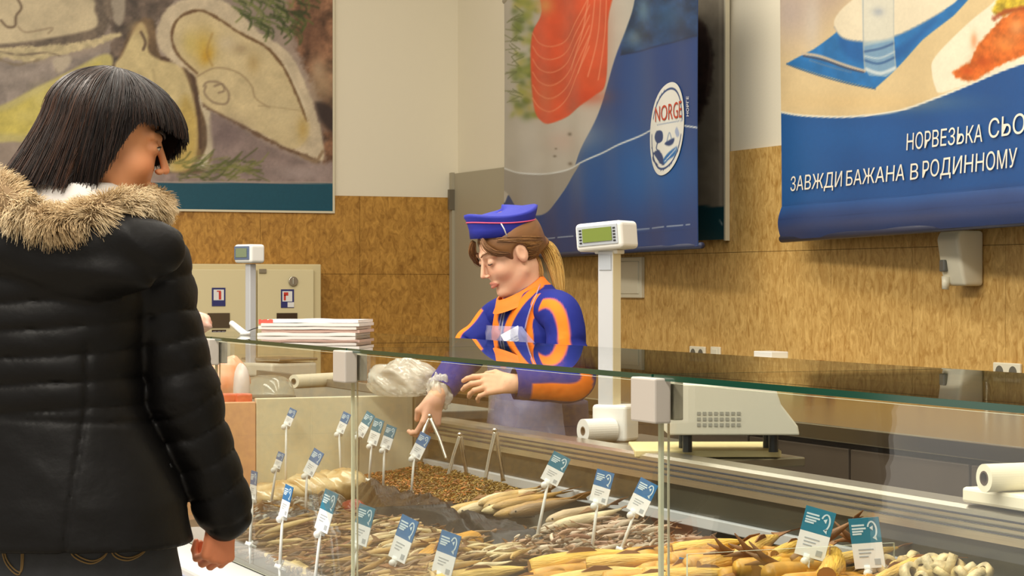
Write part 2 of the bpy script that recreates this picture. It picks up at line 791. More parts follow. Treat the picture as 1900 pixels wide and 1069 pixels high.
m = MB().bb((XW - 0.006, -2.4, 0), (XW, YB, 1.9), 1)
zz = [0, 0.48, 0.962, 1.444, 1.9]
y = YB - 0.02
while y > -2.3:
    for a, b in zip(zz[:-1], zz[1:]):
        m.bb((XW - 0.014, y - 0.598, a + 0.001), (XW - 0.004, y, b - 0.001), 0)
    y -= 0.6
structure(obj('trim_1', m, [M_tile, M_grout]))
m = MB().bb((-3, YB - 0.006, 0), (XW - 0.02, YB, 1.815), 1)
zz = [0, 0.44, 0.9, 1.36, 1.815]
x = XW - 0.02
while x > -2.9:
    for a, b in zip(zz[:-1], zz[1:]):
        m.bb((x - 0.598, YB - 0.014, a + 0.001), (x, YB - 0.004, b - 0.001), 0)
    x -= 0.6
structure(obj('trim_2', m, [M_tile_dim, M_grout]))

# grey service door in the tiled wall
M_greydoor = mat('grey_door_paint', (160, 152, 130), rough=0.5)
yd = onX(1046, 500, XW).y
m = MB().bb((XW - 0.05, yd, 0), (XW - 0.012, YB - 0.03, 1.955))
door = structure(obj('door_1', m, M_greydoor, bevel=0.004))
m = MB().bb((XW - 0.065, YB - 0.07, 0), (XW - 0.048, YB - 0.025, 1.96)).bb((XW - 0.065, yd, 0), (XW - 0.048, yd + 0.05, 1.96))
obj('door_frame', m, M_greydoor, door)
m = MB().bb((XW - 0.085, YB - 0.075, 1.74), (XW - 0.05, YB - 0.05, 1.86))
obj('hinge', m, mat('door_hinge_grey', (120, 112, 96), rough=0.4, metal=0.6), door)


# ================================================================== PRINTS ON THE WALLS
def print_grid(o, sd, s0, s1, z0, z1, step, z0b=None, wave=None, nrm=None):
    ns = int((s1 - s0) / step) + 1
    nz = int((z1 - z0) / step) + 1
    s = np.linspace(s0, s1, ns)
    q = np.linspace(0, 1, nz)
    Sg, Q = np.meshgrid(s, q)
    lo = z0 + (0 if z0b is None else (z0b - z0)) * (Sg - s0) / (s1 - s0)
    Z = lo + (z1 - lo) * Q
    P = np.stack([o[0] + sd[0] * Sg, o[1] + sd[1] * Sg, Z], -1).reshape(-1, 3)
    X, Y = to_px(P)
    if wave is not None:
        P = P + np.array(nrm)[None, :] * wave(Sg.ravel(), Z.ravel())[:, None]
    i = (np.arange(nz - 1)[:, None] * ns + np.arange(ns - 1)[None, :]).ravel()
    F = np.stack([i, i + 1, i + ns + 1, i + ns], 1)
    return P, F, X, Y, (ns, nz)


def backing(P, F, nsz, nrm, th):
    """gives a print its thickness"""
    ns, nz = nsz
    n = len(P)
    P2 = P - np.array(nrm) * th
    F2 = F[:, ::-1] + n
    i = np.arange(n).reshape(nz, ns)
    ring = np.concatenate([i[0, :], i[1:, -1], i[-1, -2::-1], i[-2:0:-1, 0]])
    r2 = np.roll(ring, -1)
    E = np.stack([ring, ring + n, r2 + n, r2], 1)
    return np.concatenate([P, P2]), np.concatenate([F, F2, E])


M_print = vcol_mat('satin_print', rough=0.38, spec=0.35)
M_vinyl = vcol_mat('vinyl_banner_print', rough=0.42, spec=0.45)
PRINT_GAIN = 0.86


def print_obj(name, grid, paint, nrm, th, matl, parent, gain=PRINT_GAIN, edge=(180, 172, 150)):
    P, F, X, Y, nsz = grid
    V, F2 = backing(P, F, nsz, nrm, th)
    c = paint.linear(gain)
    e = np.tile(lin_np(edge), (len(P), 1))
    return obj_np(name, V, F2, matl, parent, col=np.concatenate([c, e]), smooth=False)


# ---- oyster poster on the back wall
yp = YB - 0.022
a0, a1 = onY(-70, 200, yp), onY(617, 200, yp)
zb_, zt_ = onY(400, 389, yp).z, onY(400, -70, yp).z
poster = thing('oyster_poster', 'large wall poster of open oysters, lemon and dill with a teal strip along its foot', 'poster', (a0.x, yp, zb_))
g = print_grid((0, yp), (1, 0), a0.x, a1.x, zb_, zt_, 0.0075)
p = Paint(g[2], g[3], (158, 142, 130))
p.grain(0.02, 0.18, 4)
p.blob(40, 60, 160, 120, (165, 150, 132), 0.6).blob(60, 160, 120, 60, (172, 158, 146), 0.7)
p.fill([(-80, 110), (60, 118), (180, 95), (240, 60), (260, 10), (230, 140), (120, 180), (-80, 200)], (150, 138, 130), 6, 0.9, 0.25, 0.05)
p.fill([(200, -20), (320, -20), (300, 40), (262, 60), (240, 110), (205, 130), (210, 60)], (98, 84, 74), 5, 1, 0.5, 0.06, rag=14)
p.fill([(195, -30), (228, -20), (232, 25), (222, 48), (208, 30)], (170, 158, 140), 3, 0.9)
# right margin of rough shell and stone
p.fill([(540, -20), (640, -20), (640, 400), (600, 290), (600, 200), (560, 110)], (126, 92, 70), 6, 1, 0.6, 0.07, rag=10)
p.blob(600, 160, 26, 40, (176, 150, 118), 0.8).blob(575, 60, 30, 40, (104, 72, 56), 0.6).blob(602, 210, 14, 24, (60, 48, 42), 0.9).blob(590, 130, 12, 20, (190, 168, 138), 0.6)
p.fill([(586, 190), (620, 205), (620, 245), (598, 226)], (58, 48, 46), 4, 0.9)
# first oyster
p.fill([(-80, -40), (180, -40), (208, 10), (200, 52), (176, 76), (100, 96), (0, 100), (-80, 110)], (112, 98, 84), 4, 1, 0.35, 0.08, rag=6)
p.fill([(-80, -40), (150, -10), (176, 22), (180, 48), (150, 60), (60, 76), (0, 82), (-80, 84)], (206, 190, 156), 3, 1, 0.12, 0.03)
p.line([(30, -6), (40, 14), (30, 30), (28, 48), (14, 50), (2, 38)], 4, (112, 92, 70), 2)
p.line([(34, 50), (50, 60), (96, 52), (90, 62)], 3, (150, 130, 104), 2, 0.8)
p.fill([(-80, 96), (0, 90), (90, 84), (160, 76), (210, 62), (222, 66), (170, 88), (90, 106), (60, 116), (0, 108), (-80, 106)], (200, 184, 144), 2.5, 1, 0.2, 0.08, rag=5)
p.line([(0, 96), (40, 102), (88, 98), (120, 110), (104, 128), (112, 134)], 3, (110, 96, 80), 1.6, 0.8, rag=2)
p.line([(0, 110), (30, 120), (70, 112)], 4, (128, 112, 88), 2, 0.7, rag=3)
p.fill([(98, 110), (130, 104), (128, 122), (108, 136)], (196, 182, 160), 3, 0.9)
# lemon
p.fill([(-60, 200), (0, 196), (60, 166), (130, 132), (196, 100), (206, 128), (150, 200), (70, 258), (20, 263), (-60, 262)], (196, 184, 118), 3, 1, 0.1, 0.04)
p.fill([(-60, 208), (10, 205), (70, 174), (140, 140), (186, 118), (140, 190), (70, 244), (10, 248), (-60, 248)], (206, 190, 92), 5, 0.85, 0.14, 0.07)
p.blob(118, 157, 11, 9, (190, 158, 40), 0.9).blob(50, 215, 30, 14, (216, 202, 120), 0.6).blob(75, 180, 16, 20, (214, 204, 140), 0.5)
# second oyster
p.fill([(262, 38), (284, 36), (290, 70), (300, 104), (345, 112), (366, 150), (392, 230), (392, 290), (374, 322), (330, 330), (296, 308), (270, 250), (206, 150), (222, 104), (240, 60)], (110, 88, 64), 3, 1, 0.3, 0.08, rag=4)
p.fill([(258, 44), (274, 62), (276, 96), (300, 112), (336, 124), (358, 180), (366, 250), (360, 300), (336, 318), (304, 310), (282, 250), (216, 136), (228, 100)], (204, 186, 138), 3, 1, 0.12, 0.05)
p.fill([(340, 180), (364, 210), (368, 262), (356, 306), (324, 318), (318, 270)], (192, 164, 86), 8, 0.8, 0.15, 0.06)
p.blob(258, 52, 18, 12, (190, 164, 118), 0.7).line([(262, 60), (270, 78), (266, 92)], 5, (92, 72, 56), 2, 0.9)
p.line([(284, 130), (292, 170), (300, 210)], 5, (176, 158, 116), 3, 0.7)
p.line([(372, 182), (388, 226), (390, 270), (378, 300)], 13, (205, 192, 164), 2, 1)
p.line([(300, 108), (338, 116), (358, 146), (370, 220), (372, 274)], 6, (84, 62, 48), 2, 0.95, rag=2)
p.blob(376, 305, 14, 9, (214, 206, 190), 0.9)
# big oyster
p.fill([(296, 40), (318, 10), (360, -4), (408, 0), (446, 24), (476, 56), (540, 104), (582, 196), (600, 270), (596, 298), (560, 290), (500, 262), (428, 224), (380, 196), (364, 142), (316, 112), (292, 78)], (206, 190, 162), 2.5, 1, 0.12, 0.05, rag=3)
p.line([(380, 196), (440, 228), (510, 266), (560, 288), (590, 300)], 8, (104, 78, 58), 2.5, 0.9, rag=5)
p.line([(560, 290), (586, 300), (598, 282)], 7, (150, 126, 98), 2, 0.9, rag=4)
p.fill([(320, 52), (334, 30), (372, 18), (410, 34), (444, 58), (492, 84), (530, 128), (556, 186), (574, 230), (566, 262), (540, 276), (490, 250), (420, 216), (378, 192), (366, 158), (362, 132), (336, 108), (324, 84)], (208, 190, 148), 2.5, 1, 0.1, 0.04)
p.line([(366, 136), (334, 106), (320, 78), (322, 50), (340, 28), (374, 20), (410, 38), (446, 62), (494, 88), (528, 128), (552, 180), (570, 224)], 5, (112, 84, 56), 1.8, 0.95, rag=2)
p.blob(378, 88, 22, 30, (204, 170, 66), 0.75).blob(352, 80, 14, 22, (206, 186, 104), 0.6).blob(384, 104, 10, 16, (196, 148, 34), 0.7, 0.4)
p.line([(394, 62), (384, 96), (394, 122)], 4, (168, 134, 70), 2, 0.6)
p.line([(366, 142), (400, 126), (440, 134), (466, 158), (474, 182), (500, 200)], 3, (160, 138, 104), 1.6, 0.8)
p.line([(378, 160), (386, 152), (408, 154), (424, 172), (420, 192), (396, 190), (380, 174), (382, 160)], 4, (150, 130, 104), 1.6, 0.9)
p.line([(398, 160), (412, 156), (416, 168), (406, 172)], 4, (140, 120, 96), 1.6, 0.8)
p.blob(445, 90, 14, 10, (150, 128, 96), 0.6).blob(470, 118, 12, 18, (178, 150, 96), 0.6).blob(420, 80, 20, 14, (216, 200, 170), 0.6).blob(520, 210, 30, 40, (212, 196, 156), 0.5)
p.line([(480, 196), (520, 200), (560, 206)], 2, (170, 148, 112), 1.5, 0.6).blob(562, 240, 10, 22, (190, 158, 86), 0.7)
p.line([(530, 122), (560, 186), (572, 226)], 3, (220, 208, 180), 1.4, 0.7)
# grey stone under the big oyster, dill
p.fill([(392, 212), (440, 236), (520, 278), (590, 306), (617, 300), (617, 345), (300, 345), (310, 322), (380, 320), (396, 280)], (148, 130, 124), 4, 1, 0.22, 0.05)
p.blob(420, 250, 34, 26, (112, 96, 96), 0.7).blob(480, 290, 36, 16, (120, 104, 100), 0.5).blob(560, 322, 50, 14, (170, 154, 150), 0.7)
rnd = random.Random(5)
for i in range(90):
    x0, y0 = rnd.uniform(320, 470), rnd.uniform(296, 336)
    a = rnd.uniform(-0.5, 0.9)
    L = rnd.uniform(14, 34)
    gc = rnd.choice([(112, 116, 58), (92, 100, 50), (132, 132, 76), (78, 84, 44)])
    p.line([(x0, y0), (x0 + L * 0.5, y0 - a * L * 0.4 + rnd.uniform(-3, 3)), (x0 + L, y0 - a * L)], 2.2, gc, 1.6, 0.8)
for i in range(150):
    x0, y0 = rnd.uniform(430, 560), rnd.uniform(-40, 60)
    if y0 > (x0 - 410) * 0.75:
        continue
    a = rnd.uniform(0.2, 1.4)
    L = rnd.uniform(14, 40)
    gc = rnd.choice([(72, 86, 44), (96, 108, 56), (56, 66, 36), (122, 128, 76)])
    p.line([(x0, y0), (x0 + L * 0.6, y0 + a * L * 0.4), (x0 + L * math.cos(a), y0 + L * math.sin(a))], 3, gc, 1.8, 0.85)
p.fill([(-90, 338), (300, 338), (640, 341), (640, 420), (-90, 420)], (30, 82, 100), 0.8, 1, smooth=False)
p.fill([(-90, 334.5), (640, 337.5), (640, 340.5), (-90, 337.5)], (168, 152, 142), 0.8, 1, smooth=False)
p.grain(0.3, 0.05, 8)
print_obj('printed_panel', g, p, (0, -1, 0), 0.012, M_print, poster)
M_trimw = mat('pale_poster_edging', (206, 198, 172), rough=0.5)
m = MB().bb((a0.x, yp - 0.006, zb_ - 0.012), (a1.x + 0.012, yp + 0.02, zb_)).bb((a1.x, yp - 0.006, zb_), (a1.x + 0.012, yp + 0.02, zt_))
obj('edging', m, M_trimw, poster)

# ---- shellfish poster flat on the tiled wall, mostly behind the hanging banner
xp = XW - 0.03
b0, b1 = onX(1346, 300, xp), onX(1080, 300, xp)
zb_ = onX(1300, 446, xp).z
poster = thing('wall_poster', 'grey poster with dark shells and teal strip, behind the blue hanging banner', 'poster', (xp, b0.y, zb_))
g = print_grid((xp, 0), (0, 1), b0.y, b1.y, zb_, 2.8, 0.012)
p = Paint(g[2], g[3], (150, 140, 122))
p.grain(0.05, 0.12)
p.fill([(1280, 40), (1312, 56), (1322, 100), (1318, 160), (1304, 210), (1280, 230)], (64, 48, 42), 5, 1, 0.4, 0.1, rag=5)
p.line([(1312, 60), (1318, 110), (1310, 180)], 3, (120, 100, 88), 2, 0.7)
p.line([(1336, -60), (1337, 380)], 5, (176, 166, 146), 1.5, 0.8)
p.fill([(1000, 366), (1500, 392), (1500, 500), (1000, 500)], (22, 70, 80), 1, 1, smooth=False)
p.fill([(1334, 409), (1343, 413), (1338, 416)], (200, 205, 200), 1, 1, smooth=False)
print_obj('printed_panel', g, p, (-1, 0, 0), 0.012, M_print, poster)
m = MB().bb((xp - 0.008, b0.y - 0.014, zb_ - 0.006), (xp + 0.014, b0.y, 2.8))
obj('edging', m, M_trimw, poster)


# ---- hanging banners
def banner_plane(pxa, Xa, pxb, Xb):
    A, B = onX(pxa, HOR, Xa), onX(pxb, HOR, Xb)
    d = Vector((B.x - A.x, B.y - A.y, 0))
    L = d.length
    d /= L
    n = Vector((d.y, -d.x, 0))
    if n.x > 0:
        n = -n
    return A, d, n, L


def on_plane(px, py, A, d, n):
    r = ray(px, py)
    t = ((A - CAM).dot(n)) / r.dot(n)
    P = CAM + r * t
    return (P - A).dot(d), P.z


# blue banner with the salmon piece
A, d, n, L = banner_plane(937, XW - 0.13, 1299, XW - 0.36)
zl, zr = on_plane(937, 481, A, d, n)[1], on_plane(1303, 457, A, d, n)[1]
ban = thing('hanging_banner', 'blue hanging banner with a raw salmon piece and a white oval emblem', 'banner', (A.x, A.y, zl))
wv = lambda s, z: 0.010 * np.sin(s * 5.0 + 1) + 0.006 * np.sin(s * 13 + z * 2)
g = print_grid((A.x, A.y), (d.x, d.y), 0, L, zl, 2.85, 0.0052, z0b=zr, wave=wv, nrm=n)
p = Paint(g[2], g[3], (32, 62, 118))
p.blob(1200, 320, 120, 70, (22, 92, 158), 0.85).blob(1180, 200, 30, 200, (52, 92, 146), 0.4).blob(1110, 330, 60, 60, (26, 78, 140), 0.6)
p.blob(1020, 470, 140, 40, (34, 54, 100), 0.6).blob(1180, 440, 150, 40, (38, 60, 108), 0.5)
p.fill([(1150, -60), (1310, -60), (1310, 66), (1250, 78), (1200, 88), (1152, 102)], (28, 58, 96), 1.5, 1, 0.45, 0.06, smooth=False)
p.blob(1190, 20, 14, 22, (112, 150, 168), 0.6).blob(1172, 70, 14, 16, (120, 138, 146), 0.6).blob(1240, 30, 30, 30, (40, 84, 124), 0.7).blob(1270, 60, 30, 14, (22, 44, 78), 0.7)
p.line([(1152, 102), (1210, 88), (1298, 66)], 2, (18, 34, 66), 1.5, 0.8)
# pale table and plate, up to the curve
p.fill([(900, -80), (1180, -80), (1172, 0), (1160, 50), (1146, 98), (1128, 160), (1104, 230), (1076, 290), (1054, 334), (1032, 372), (1008, 394), (985, 398), (962, 384), (946, 362), (930, 340)], (182, 176, 164), 1.2, 1, 0.05, 0.02)
p.fill([(930, 300), (937, 314), (962, 320), (990, 323), (1040, 318), (1080, 303), (1060, 328), (1040, 360), (1016, 390), (990, 400), (962, 386), (944, 360), (926, 342)], (152, 146, 136), 1.2, 1)
p.blob(1075, 120, 30, 140, (198, 192, 180), 0.35).blob(1060, 250, 60, 30, (190, 184, 172), 0.5)
p.blob(1040, 262, 30, 20, (190, 160, 146), 0.5)
for q in ((1028, 290, 2), (1055, 249, 3), (1056, 304, 3), (1030, 276, 1.5)):
    p.blob(q[0], q[1], q[2] * 1.5, q[2], (96, 84, 70), 0.8)
p.line([(936, 312), (962, 320), (1000, 323), (1040, 318), (1080, 303), (1110, 288), (1150, 268), (1206, 241), (1240, 232), (1275, 234), (1300, 237)], 2.6, (214, 218, 216), 0.9, 1)
# herbs
for i in range(120):
    x0, y0 = rnd.uniform(955, 1000), rnd.uniform(-40, 215)
    gc = rnd.choice([(120, 132, 52), (146, 150, 66), (96, 116, 40), (168, 160, 84), (84, 104, 44)])
    p.blob(x0, y0, rnd.uniform(4, 10), rnd.uniform(3, 9), gc, 0.7, rnd.uniform(0, 3))
for i in range(30):
    x0, y0 = 968 + rnd.uniform(-6, 6), rnd.uniform(20, 190)
    p.line([(x0, y0), (x0 - rnd.uniform(10, 26), y0 - rnd.uniform(-14, 16))], 1.6, (96, 104, 56), 1, 0.8)
# salmon
p.fill([(1000, -60), (1136, -60), (1131, 40), (1126, 150), (1104, 178), (1064, 208), (1020, 229), (998, 222), (988, 196), (983, 120), (986, 60), (1004, 20)], (206, 74, 38), 1.6, 1, 0.14, 0.03)
p.blob(1100, 60, 30, 90, (222, 96, 60), 0.6).blob(1010, 180, 22, 30, (200, 92, 44), 0.6).blob(1090, 180, 40, 14, (190, 54, 24), 0.5)
p.blob(1010, 10, 14, 16, (214, 150, 80), 0.8)
for k in range(6):
    o = k * 24
    p.line([(986, 62 + o), (998, 80 + o), (1024, 86 + o), (1052, 70 + o * 0.9), (1078, 30 + o * 0.85), (1096, -10 + o * 0.8)], 1.8, (234, 146, 108), 1.1, 0.75)
for k in range(4):
    p.line([(1060 + k * 17, 130 + k * 6), (1082 + k * 14, 70), (1092 + k * 12, 10), (1096 + k * 11, -40)], 2, (236, 152, 116), 1.2, 0.7)
# row of fine print too small to read, seams
for k in range(58):
    x0 = 1000 + k * 4.9
    y0 = 444 - (x0 - 1000) * 0.098
    if k % 7 != 6 and not (1062 < x0 < 1060):
        p.line([(x0, y0), (x0 + 3.0, y0 - 0.3)], 2.2, (176, 186, 200), 0.8, 0.75)
p.line([(930, 452), (1304, 424)], 1.2, (28, 50, 96), 1, 0.5)
fab = print_obj('printed_fabric', g, p, n, 0.004, M_vinyl, ban, edge=(44, 62, 100))
m = MB().tube([A + d * -0.01 + UP * (zl - A.z + 0.004) - n * 0.004, A + d * (L + 0.012) + UP * (zr - A.z + 0.004) - n * 0.004], 0.014, 10)
obj('bottom_rod', m, mat('dark_rod', (30, 38, 66), rough=0.5), ban, smooth=True)
m = MB().tube([A + d * -0.01 + UP * (2.85 - A.z), A + d * (L + 0.01) + UP * (2.85 - A.z)], 0.014, 10)
for s in (0.2, L - 0.2):
    m.tube([A + d * s + UP * (2.85 - A.z), A + d * s + UP * (4.4 - A.z)], 0.003, 6)
obj('top_rod', m, mat('pale_rod', (190, 186, 176), rough=0.4, metal=0.5), ban, smooth=True)


def onban(px, py, A, d, n, lift, wv):
    s, z = on_plane(px, py, A, d, n)
    return A + d * s + UP * (z - A.z) + n * (lift + float(wv(np.array([s]), np.array([z]))[0]))


# oval emblem
ec = (1239.0, 239.0)
ea, eb, tilt = 33.5, 87.0, math.radians(6)
us = np.linspace(-1, 1, 90)
vs_ = np.linspace(-1, 1, 170)
nr, na = 40, 120
pts = [(0.0, 0.0)] + [(r / nr * math.cos(2 * PI * k / na), r / nr * math.sin(2 * PI * k / na)) for r in range(1, nr + 1) for k in range(na)]
pp = []
for u, v in pts:
    x_, y_ = u * ea, v * eb
    pp.append((ec[0] + x_ * math.cos(tilt) - y_ * math.sin(tilt), ec[1] + x_ * math.sin(tilt) + y_ * math.cos(tilt) - 0.12 * x_))
V = np.array([onban(a, b, A, d, n, 0.004, wv) for a, b in pp])
Xe, Ye = np.array([q[0] for q in pp]), np.array([q[1] for q in pp])
ue, ve = np.array([q[0] for q in pts]), np.array([q[1] for q in pts])
p = Paint(Xe, Ye, (222, 222, 214))
re = np.hypot(ue, ve)
p.C[(re > 0.83) & (re < 0.90) & ~((ve > -0.2) & (ve < 0.1))] = (40, 70, 120)
NAVY, MID = (38, 62, 110), (36, 104, 168)
p.fill([(1216, 256), (1220, 244), (1230, 243), (1233, 252), (1231, 262), (1222, 266)], NAVY, 0.7)            # cap and head
p.line([(1222, 266), (1220, 276), (1226, 280)], 2, NAVY, 0.6)
p.fill([(1214, 284), (1224, 279), (1232, 288), (1236, 306), (1228, 304), (1222, 296)], NAVY, 0.7)            # shoulders
p.line([(1214, 284), (1212, 296), (1222, 306)], 3, NAVY, 0.7)
p.fill([(1236, 266), (1252, 256), (1251, 266), (1243, 271)], NAVY, 0.7)                                      # boat
p.line([(1240, 262), (1244, 246), (1248, 258)], 1.4, (120, 140, 170), 0.7)
p.fill([(1254, 244), (1258, 236), (1263, 250), (1258, 254)], (158, 172, 200), 0.8)                           # sail
p.fill([(1234, 296), (1244, 282), (1258, 272), (1254, 288), (1244, 296), (1236, 304)], MID, 0.8)             # wave
p.line([(1236, 300), (1246, 288), (1256, 276)], 1.4, (220, 226, 228), 0.6)
p.line([(1222, 232), (1270, 223)], 1.8, (120, 140, 170), 0.8, 0.8)                                           # fine print line
F4 = []
for r in range(nr - 1):
    for k in range(na):
        k2 = (k + 1) % na
        F4.append((1 + r * na + k, 1 + (r + 1) * na + k, 1 + (r + 1) * na + k2, 1 + r * na + k2))
for k in range(0, na, 2):
    F4.append((0, 1 + k, 1 + (k + 1) % na, 1 + (k + 2) % na))
obj_np('emblem', V, F4, M_vinyl, fab, col=p.linear(PRINT_GAIN), smooth=False)
M_red = mat('printed_red', (176, 62, 40), rough=0.5)
M_white = mat('printed_white', (224, 224, 220), rough=0.5)
m = MB()
fit_text(m, 'NORGE', lambda u, v: onban(1218.5 + 50.5 * u, 226.5 - 9 * u - v * (29 + 4 * u), A, d, n, 0.007, wv))
obj('lettering', m, M_red, fab)
m = MB()
fit_text(m, 'НОРГЕ', lambda u, v: onban(1284.5 - v * 5.5, 216 - 37 * u, A, d, n, 0.004, wv))
obj('lettering', m, M_white, fab)

# banner with the laid table
A, d, n, L = banner_plane(1450, XW - 0.16, 1900, XW - 0.36)
if d.y > 0:
    pass
zl, zr = on_plane(1450, 446, A, d, n)[1], on_plane(1900, 414, A, d, n)[1]
LB = L + 0.10
zr2 = zl + (zr - zl) * LB / L
ban = thing('hanging_banner', 'hanging banner with a laid table photo above white lettering on blue', 'banner', (A.x, A.y, zl))


def wv2(s, z):
    low = np.clip((zl + 0.14 - z) / 0.14, 0, 1)
    return 0.006 * np.sin(s * 4.2 + 0.5) + 0.004 * np.sin(s * 11 + z * 3) + 0.018 * np.sin(low * PI) * (low > 0)


g = print_grid((A.x, A.y), (d.x, d.y), 0, LB, zl, 2.75, 0.005, z0b=zr2, wave=wv2, nrm=n)
p = Paint(g[2], g[3], (26, 78, 140))
p.blob(1480, 300, 70, 120, (34, 96, 158), 0.6).blob(1700, 260, 160, 50, (22, 84, 150), 0.5).blob(1560, 250, 90, 30, (28, 92, 158), 0.6)
p.fill([(1440, 395), (1700, 372), (1920, 352), (1950, 460), (1440, 470)], (34, 56, 104), 14, 0.9)
p.blob(1700, 405, 300, 10, (72, 78, 112), 0.55, -0.07)
p.line([(1450, 408), (1920, 374)], 1.2, (22, 44, 88), 1, 0.7)
TOPC = [(1440, -90), (1990, -90), (1990, 100), (1900, 118), (1820, 148), (1740, 181), (1660, 206), (1580, 216), (1500, 215), (1450, 208), (1430, 204)]
p.fill(TOPC[:3] + [(1900, 118)] + TOPC[4:], (214, 190, 144), 1.2, 1, 0.05, 0.02)
p.blob(1470, 20, 60, 70, (182, 166, 156), 0.95).blob(1540, -30, 50, 60, (176, 156, 146), 0.8).blob(1508, 40, 14, 60, (206, 198, 188), 0.5)
p.blob(1600, 190, 140, 16, (220, 188, 132), 0.5)
p.fill([(1463, 118), (1510, 92), (1548, 64), (1600, 20), (1700, -30), (1806, -10), (1768, 30), (1712, 74), (1668, 118), (1622, 164), (1570, 152), (1520, 138)], (36, 112, 176), 1.2, 1, 0.12, 0.05, smooth=False)
p.fill([(1560, 66), (1640, 92), (1690, 70), (1740, 34), (1660, 110), (1580, 110)], (24, 84, 150), 5, 0.6)
p.line([(1463, 119), (1520, 140), (1570, 154), (1622, 165)], 2.5, (24, 76, 128), 1, 0.9)
p.fill([(1549, 48), (1556, 26), (1590, -6), (1640, -40), (1760, -60), (1780, -10), (1752, 18), (1704, 46), (1650, 68), (1606, 76), (1566, 70)], (226, 214, 186), 1.3, 1, 0.03, 0.03)
p.line([(1549, 50), (1566, 71), (1606, 77), (1650, 69), (1704, 47), (1752, 19)], 2.5, (168, 164, 158), 1.4, 0.8)
# glass of water
p.fill([(1597, -30), (1655, -30), (1654, 80), (1658, 128), (1640, 142), (1612, 140), (1603, 124), (1601, 80)], (206, 206, 192), 1.3, 0.75, smooth=False)
p.fill([(1602, 86), (1654, 74), (1657, 126), (1640, 140), (1612, 140), (1604, 124)], (104, 146, 182), 2, 0.75, smooth=False)
p.line([(1603, 96), (1630, 90), (1654, 80)], 4, (52, 84, 132), 1.4, 0.8).line([(1604, 112), (1628, 118), (1656, 106)], 4, (44, 84, 136), 1.4, 0.8)
p.line([(1606, 128), (1630, 136), (1656, 126)], 6, (214, 222, 220), 1.6, 0.8).line([(1604, 104), (1628, 108), (1655, 96)], 3, (206, 216, 216), 1.4, 0.7)
p.line([(1600, -20), (1602, 90), (1605, 128)], 1.6, (150, 160, 164), 1, 0.8).line([(1654, -20), (1654, 80), (1658, 128)], 1.6, (170, 176, 172), 1, 0.8)
p.blob(1626, 22, 10, 8, (150, 158, 170), 0.7)
# knife and fork on the mat
p.line([(1492, 100), (1520, 104), (1560, 118), (1604, 132)], 5, (196, 180, 158), 1.4, 1)
p.line([(1494, 104), (1530, 112), (1570, 126), (1602, 134)], 3, (70, 62, 76), 1.2, 0.9)
p.line([(1504, 112), (1540, 124), (1580, 134)], 2, (120, 130, 150), 1.2, 0.7)
# dish of salmon
p.fill([(1730, 134), (1732, 112), (1760, 78), (1800, 40), (1846, 6), (1880, -30), (1990, -30), (1990, 70), (1900, 116), (1820, 146), (1750, 172), (1736, 160)], (232, 224, 198), 1.4, 1, 0.03)
p.fill([(1771, 142), (1776, 128), (1800, 112), (1812, 90), (1836, 62), (1862, 36), (1900, 10), (1990, -20), (1990, 60), (1900, 104), (1850, 128), (1800, 150)], (206, 104, 40), 2.5, 1, 0.3, 0.09, rag=5)
p.fill([(1845, 20), (1870, -6), (1990, -30), (1990, -4), (1900, 18), (1866, 30)], (190, 164, 50), 3, 1, 0.35, 0.12, rag=4)
p.line([(1848, 34), (1880, 20), (1990, 0)], 8, (150, 58, 30), 3, 0.8, rag=4)
p.blob(1808, 76, 7, 16, (226, 150, 104), 0.8).blob(1870, 80, 24, 14, (226, 140, 70), 0.7).blob(1826, 116, 20, 12, (184, 72, 22), 0.7).blob(1890, 50, 14, 16, (232, 170, 110), 0.6).blob(1795, 132, 14, 8, (190, 74, 24), 0.7)
p.line([(1430, 204), (1450, 208), (1500, 215), (1580, 216.5), (1660, 206), (1740, 181), (1820, 148), (1900, 118), (1990, 90)], 3.4, (228, 224, 206), 0.9, 1)
p.grain(0.25, 0.03)
fab = print_obj('printed_fabric', g, p, n, 0.004, M_vinyl, ban, edge=(44, 62, 100))
M_let = mat('printed_cream', (226, 218, 200), rough=0.5)


def row(s, x0, y0, x1, y1, h0, h1):
    m = MB()
    fit_text(m, s, lambda u, v: onban(x0 + (x1 - x0) * u + 1.5 * v, y0 + (y1 - y0) * u - v * (h0 + (h1 - h0) * u), A, d, n, 0.006, wv2))
    obj('lettering', m, M_let, fab)


row('НОРВЕЗЬКА', 1680, 279, 1826, 263, 31, 33)
row('СЬО', 1838, 257, 1908, 247, 36, 38)
row('ЗАВЖДИ', 1471, 355, 1563, 346, 27, 29)
row('БАЖАНА', 1571, 345, 1676, 334, 28, 30)
row('В', 1687, 334, 1703, 332, 30, 30)
row('РОДИННОМУ', 1712, 330, 1893, 310, 31, 36)
m = MB().tube([A + d * -0.006 + UP * (zl - A.z + 0.006) - n * 0.006, A + d * (LB + 0.006) + UP * (zr2 - A.z + 0.006) - n * 0.006], 0.016, 10)
obj('bottom_rod', m, mat('dark_blue_hem', (30, 36, 60), rough=0.5), ban, smooth=True)
m = MB().tube([A + d * -0.01 + UP * (2.75 - A.z), A + d * (LB + 0.01) + UP * (2.75 - A.z)], 0.014, 10)
for s in (0.2, LB - 0.2):
    m.tube([A + d * s + UP * (2.75 - A.z), A + d * s + UP * (4.4 - A.z)], 0.003, 6)
obj('top_rod', m, mat('pale_rod_metal', (190, 186, 176), rough=0.4, metal=0.5), ban, smooth=True)

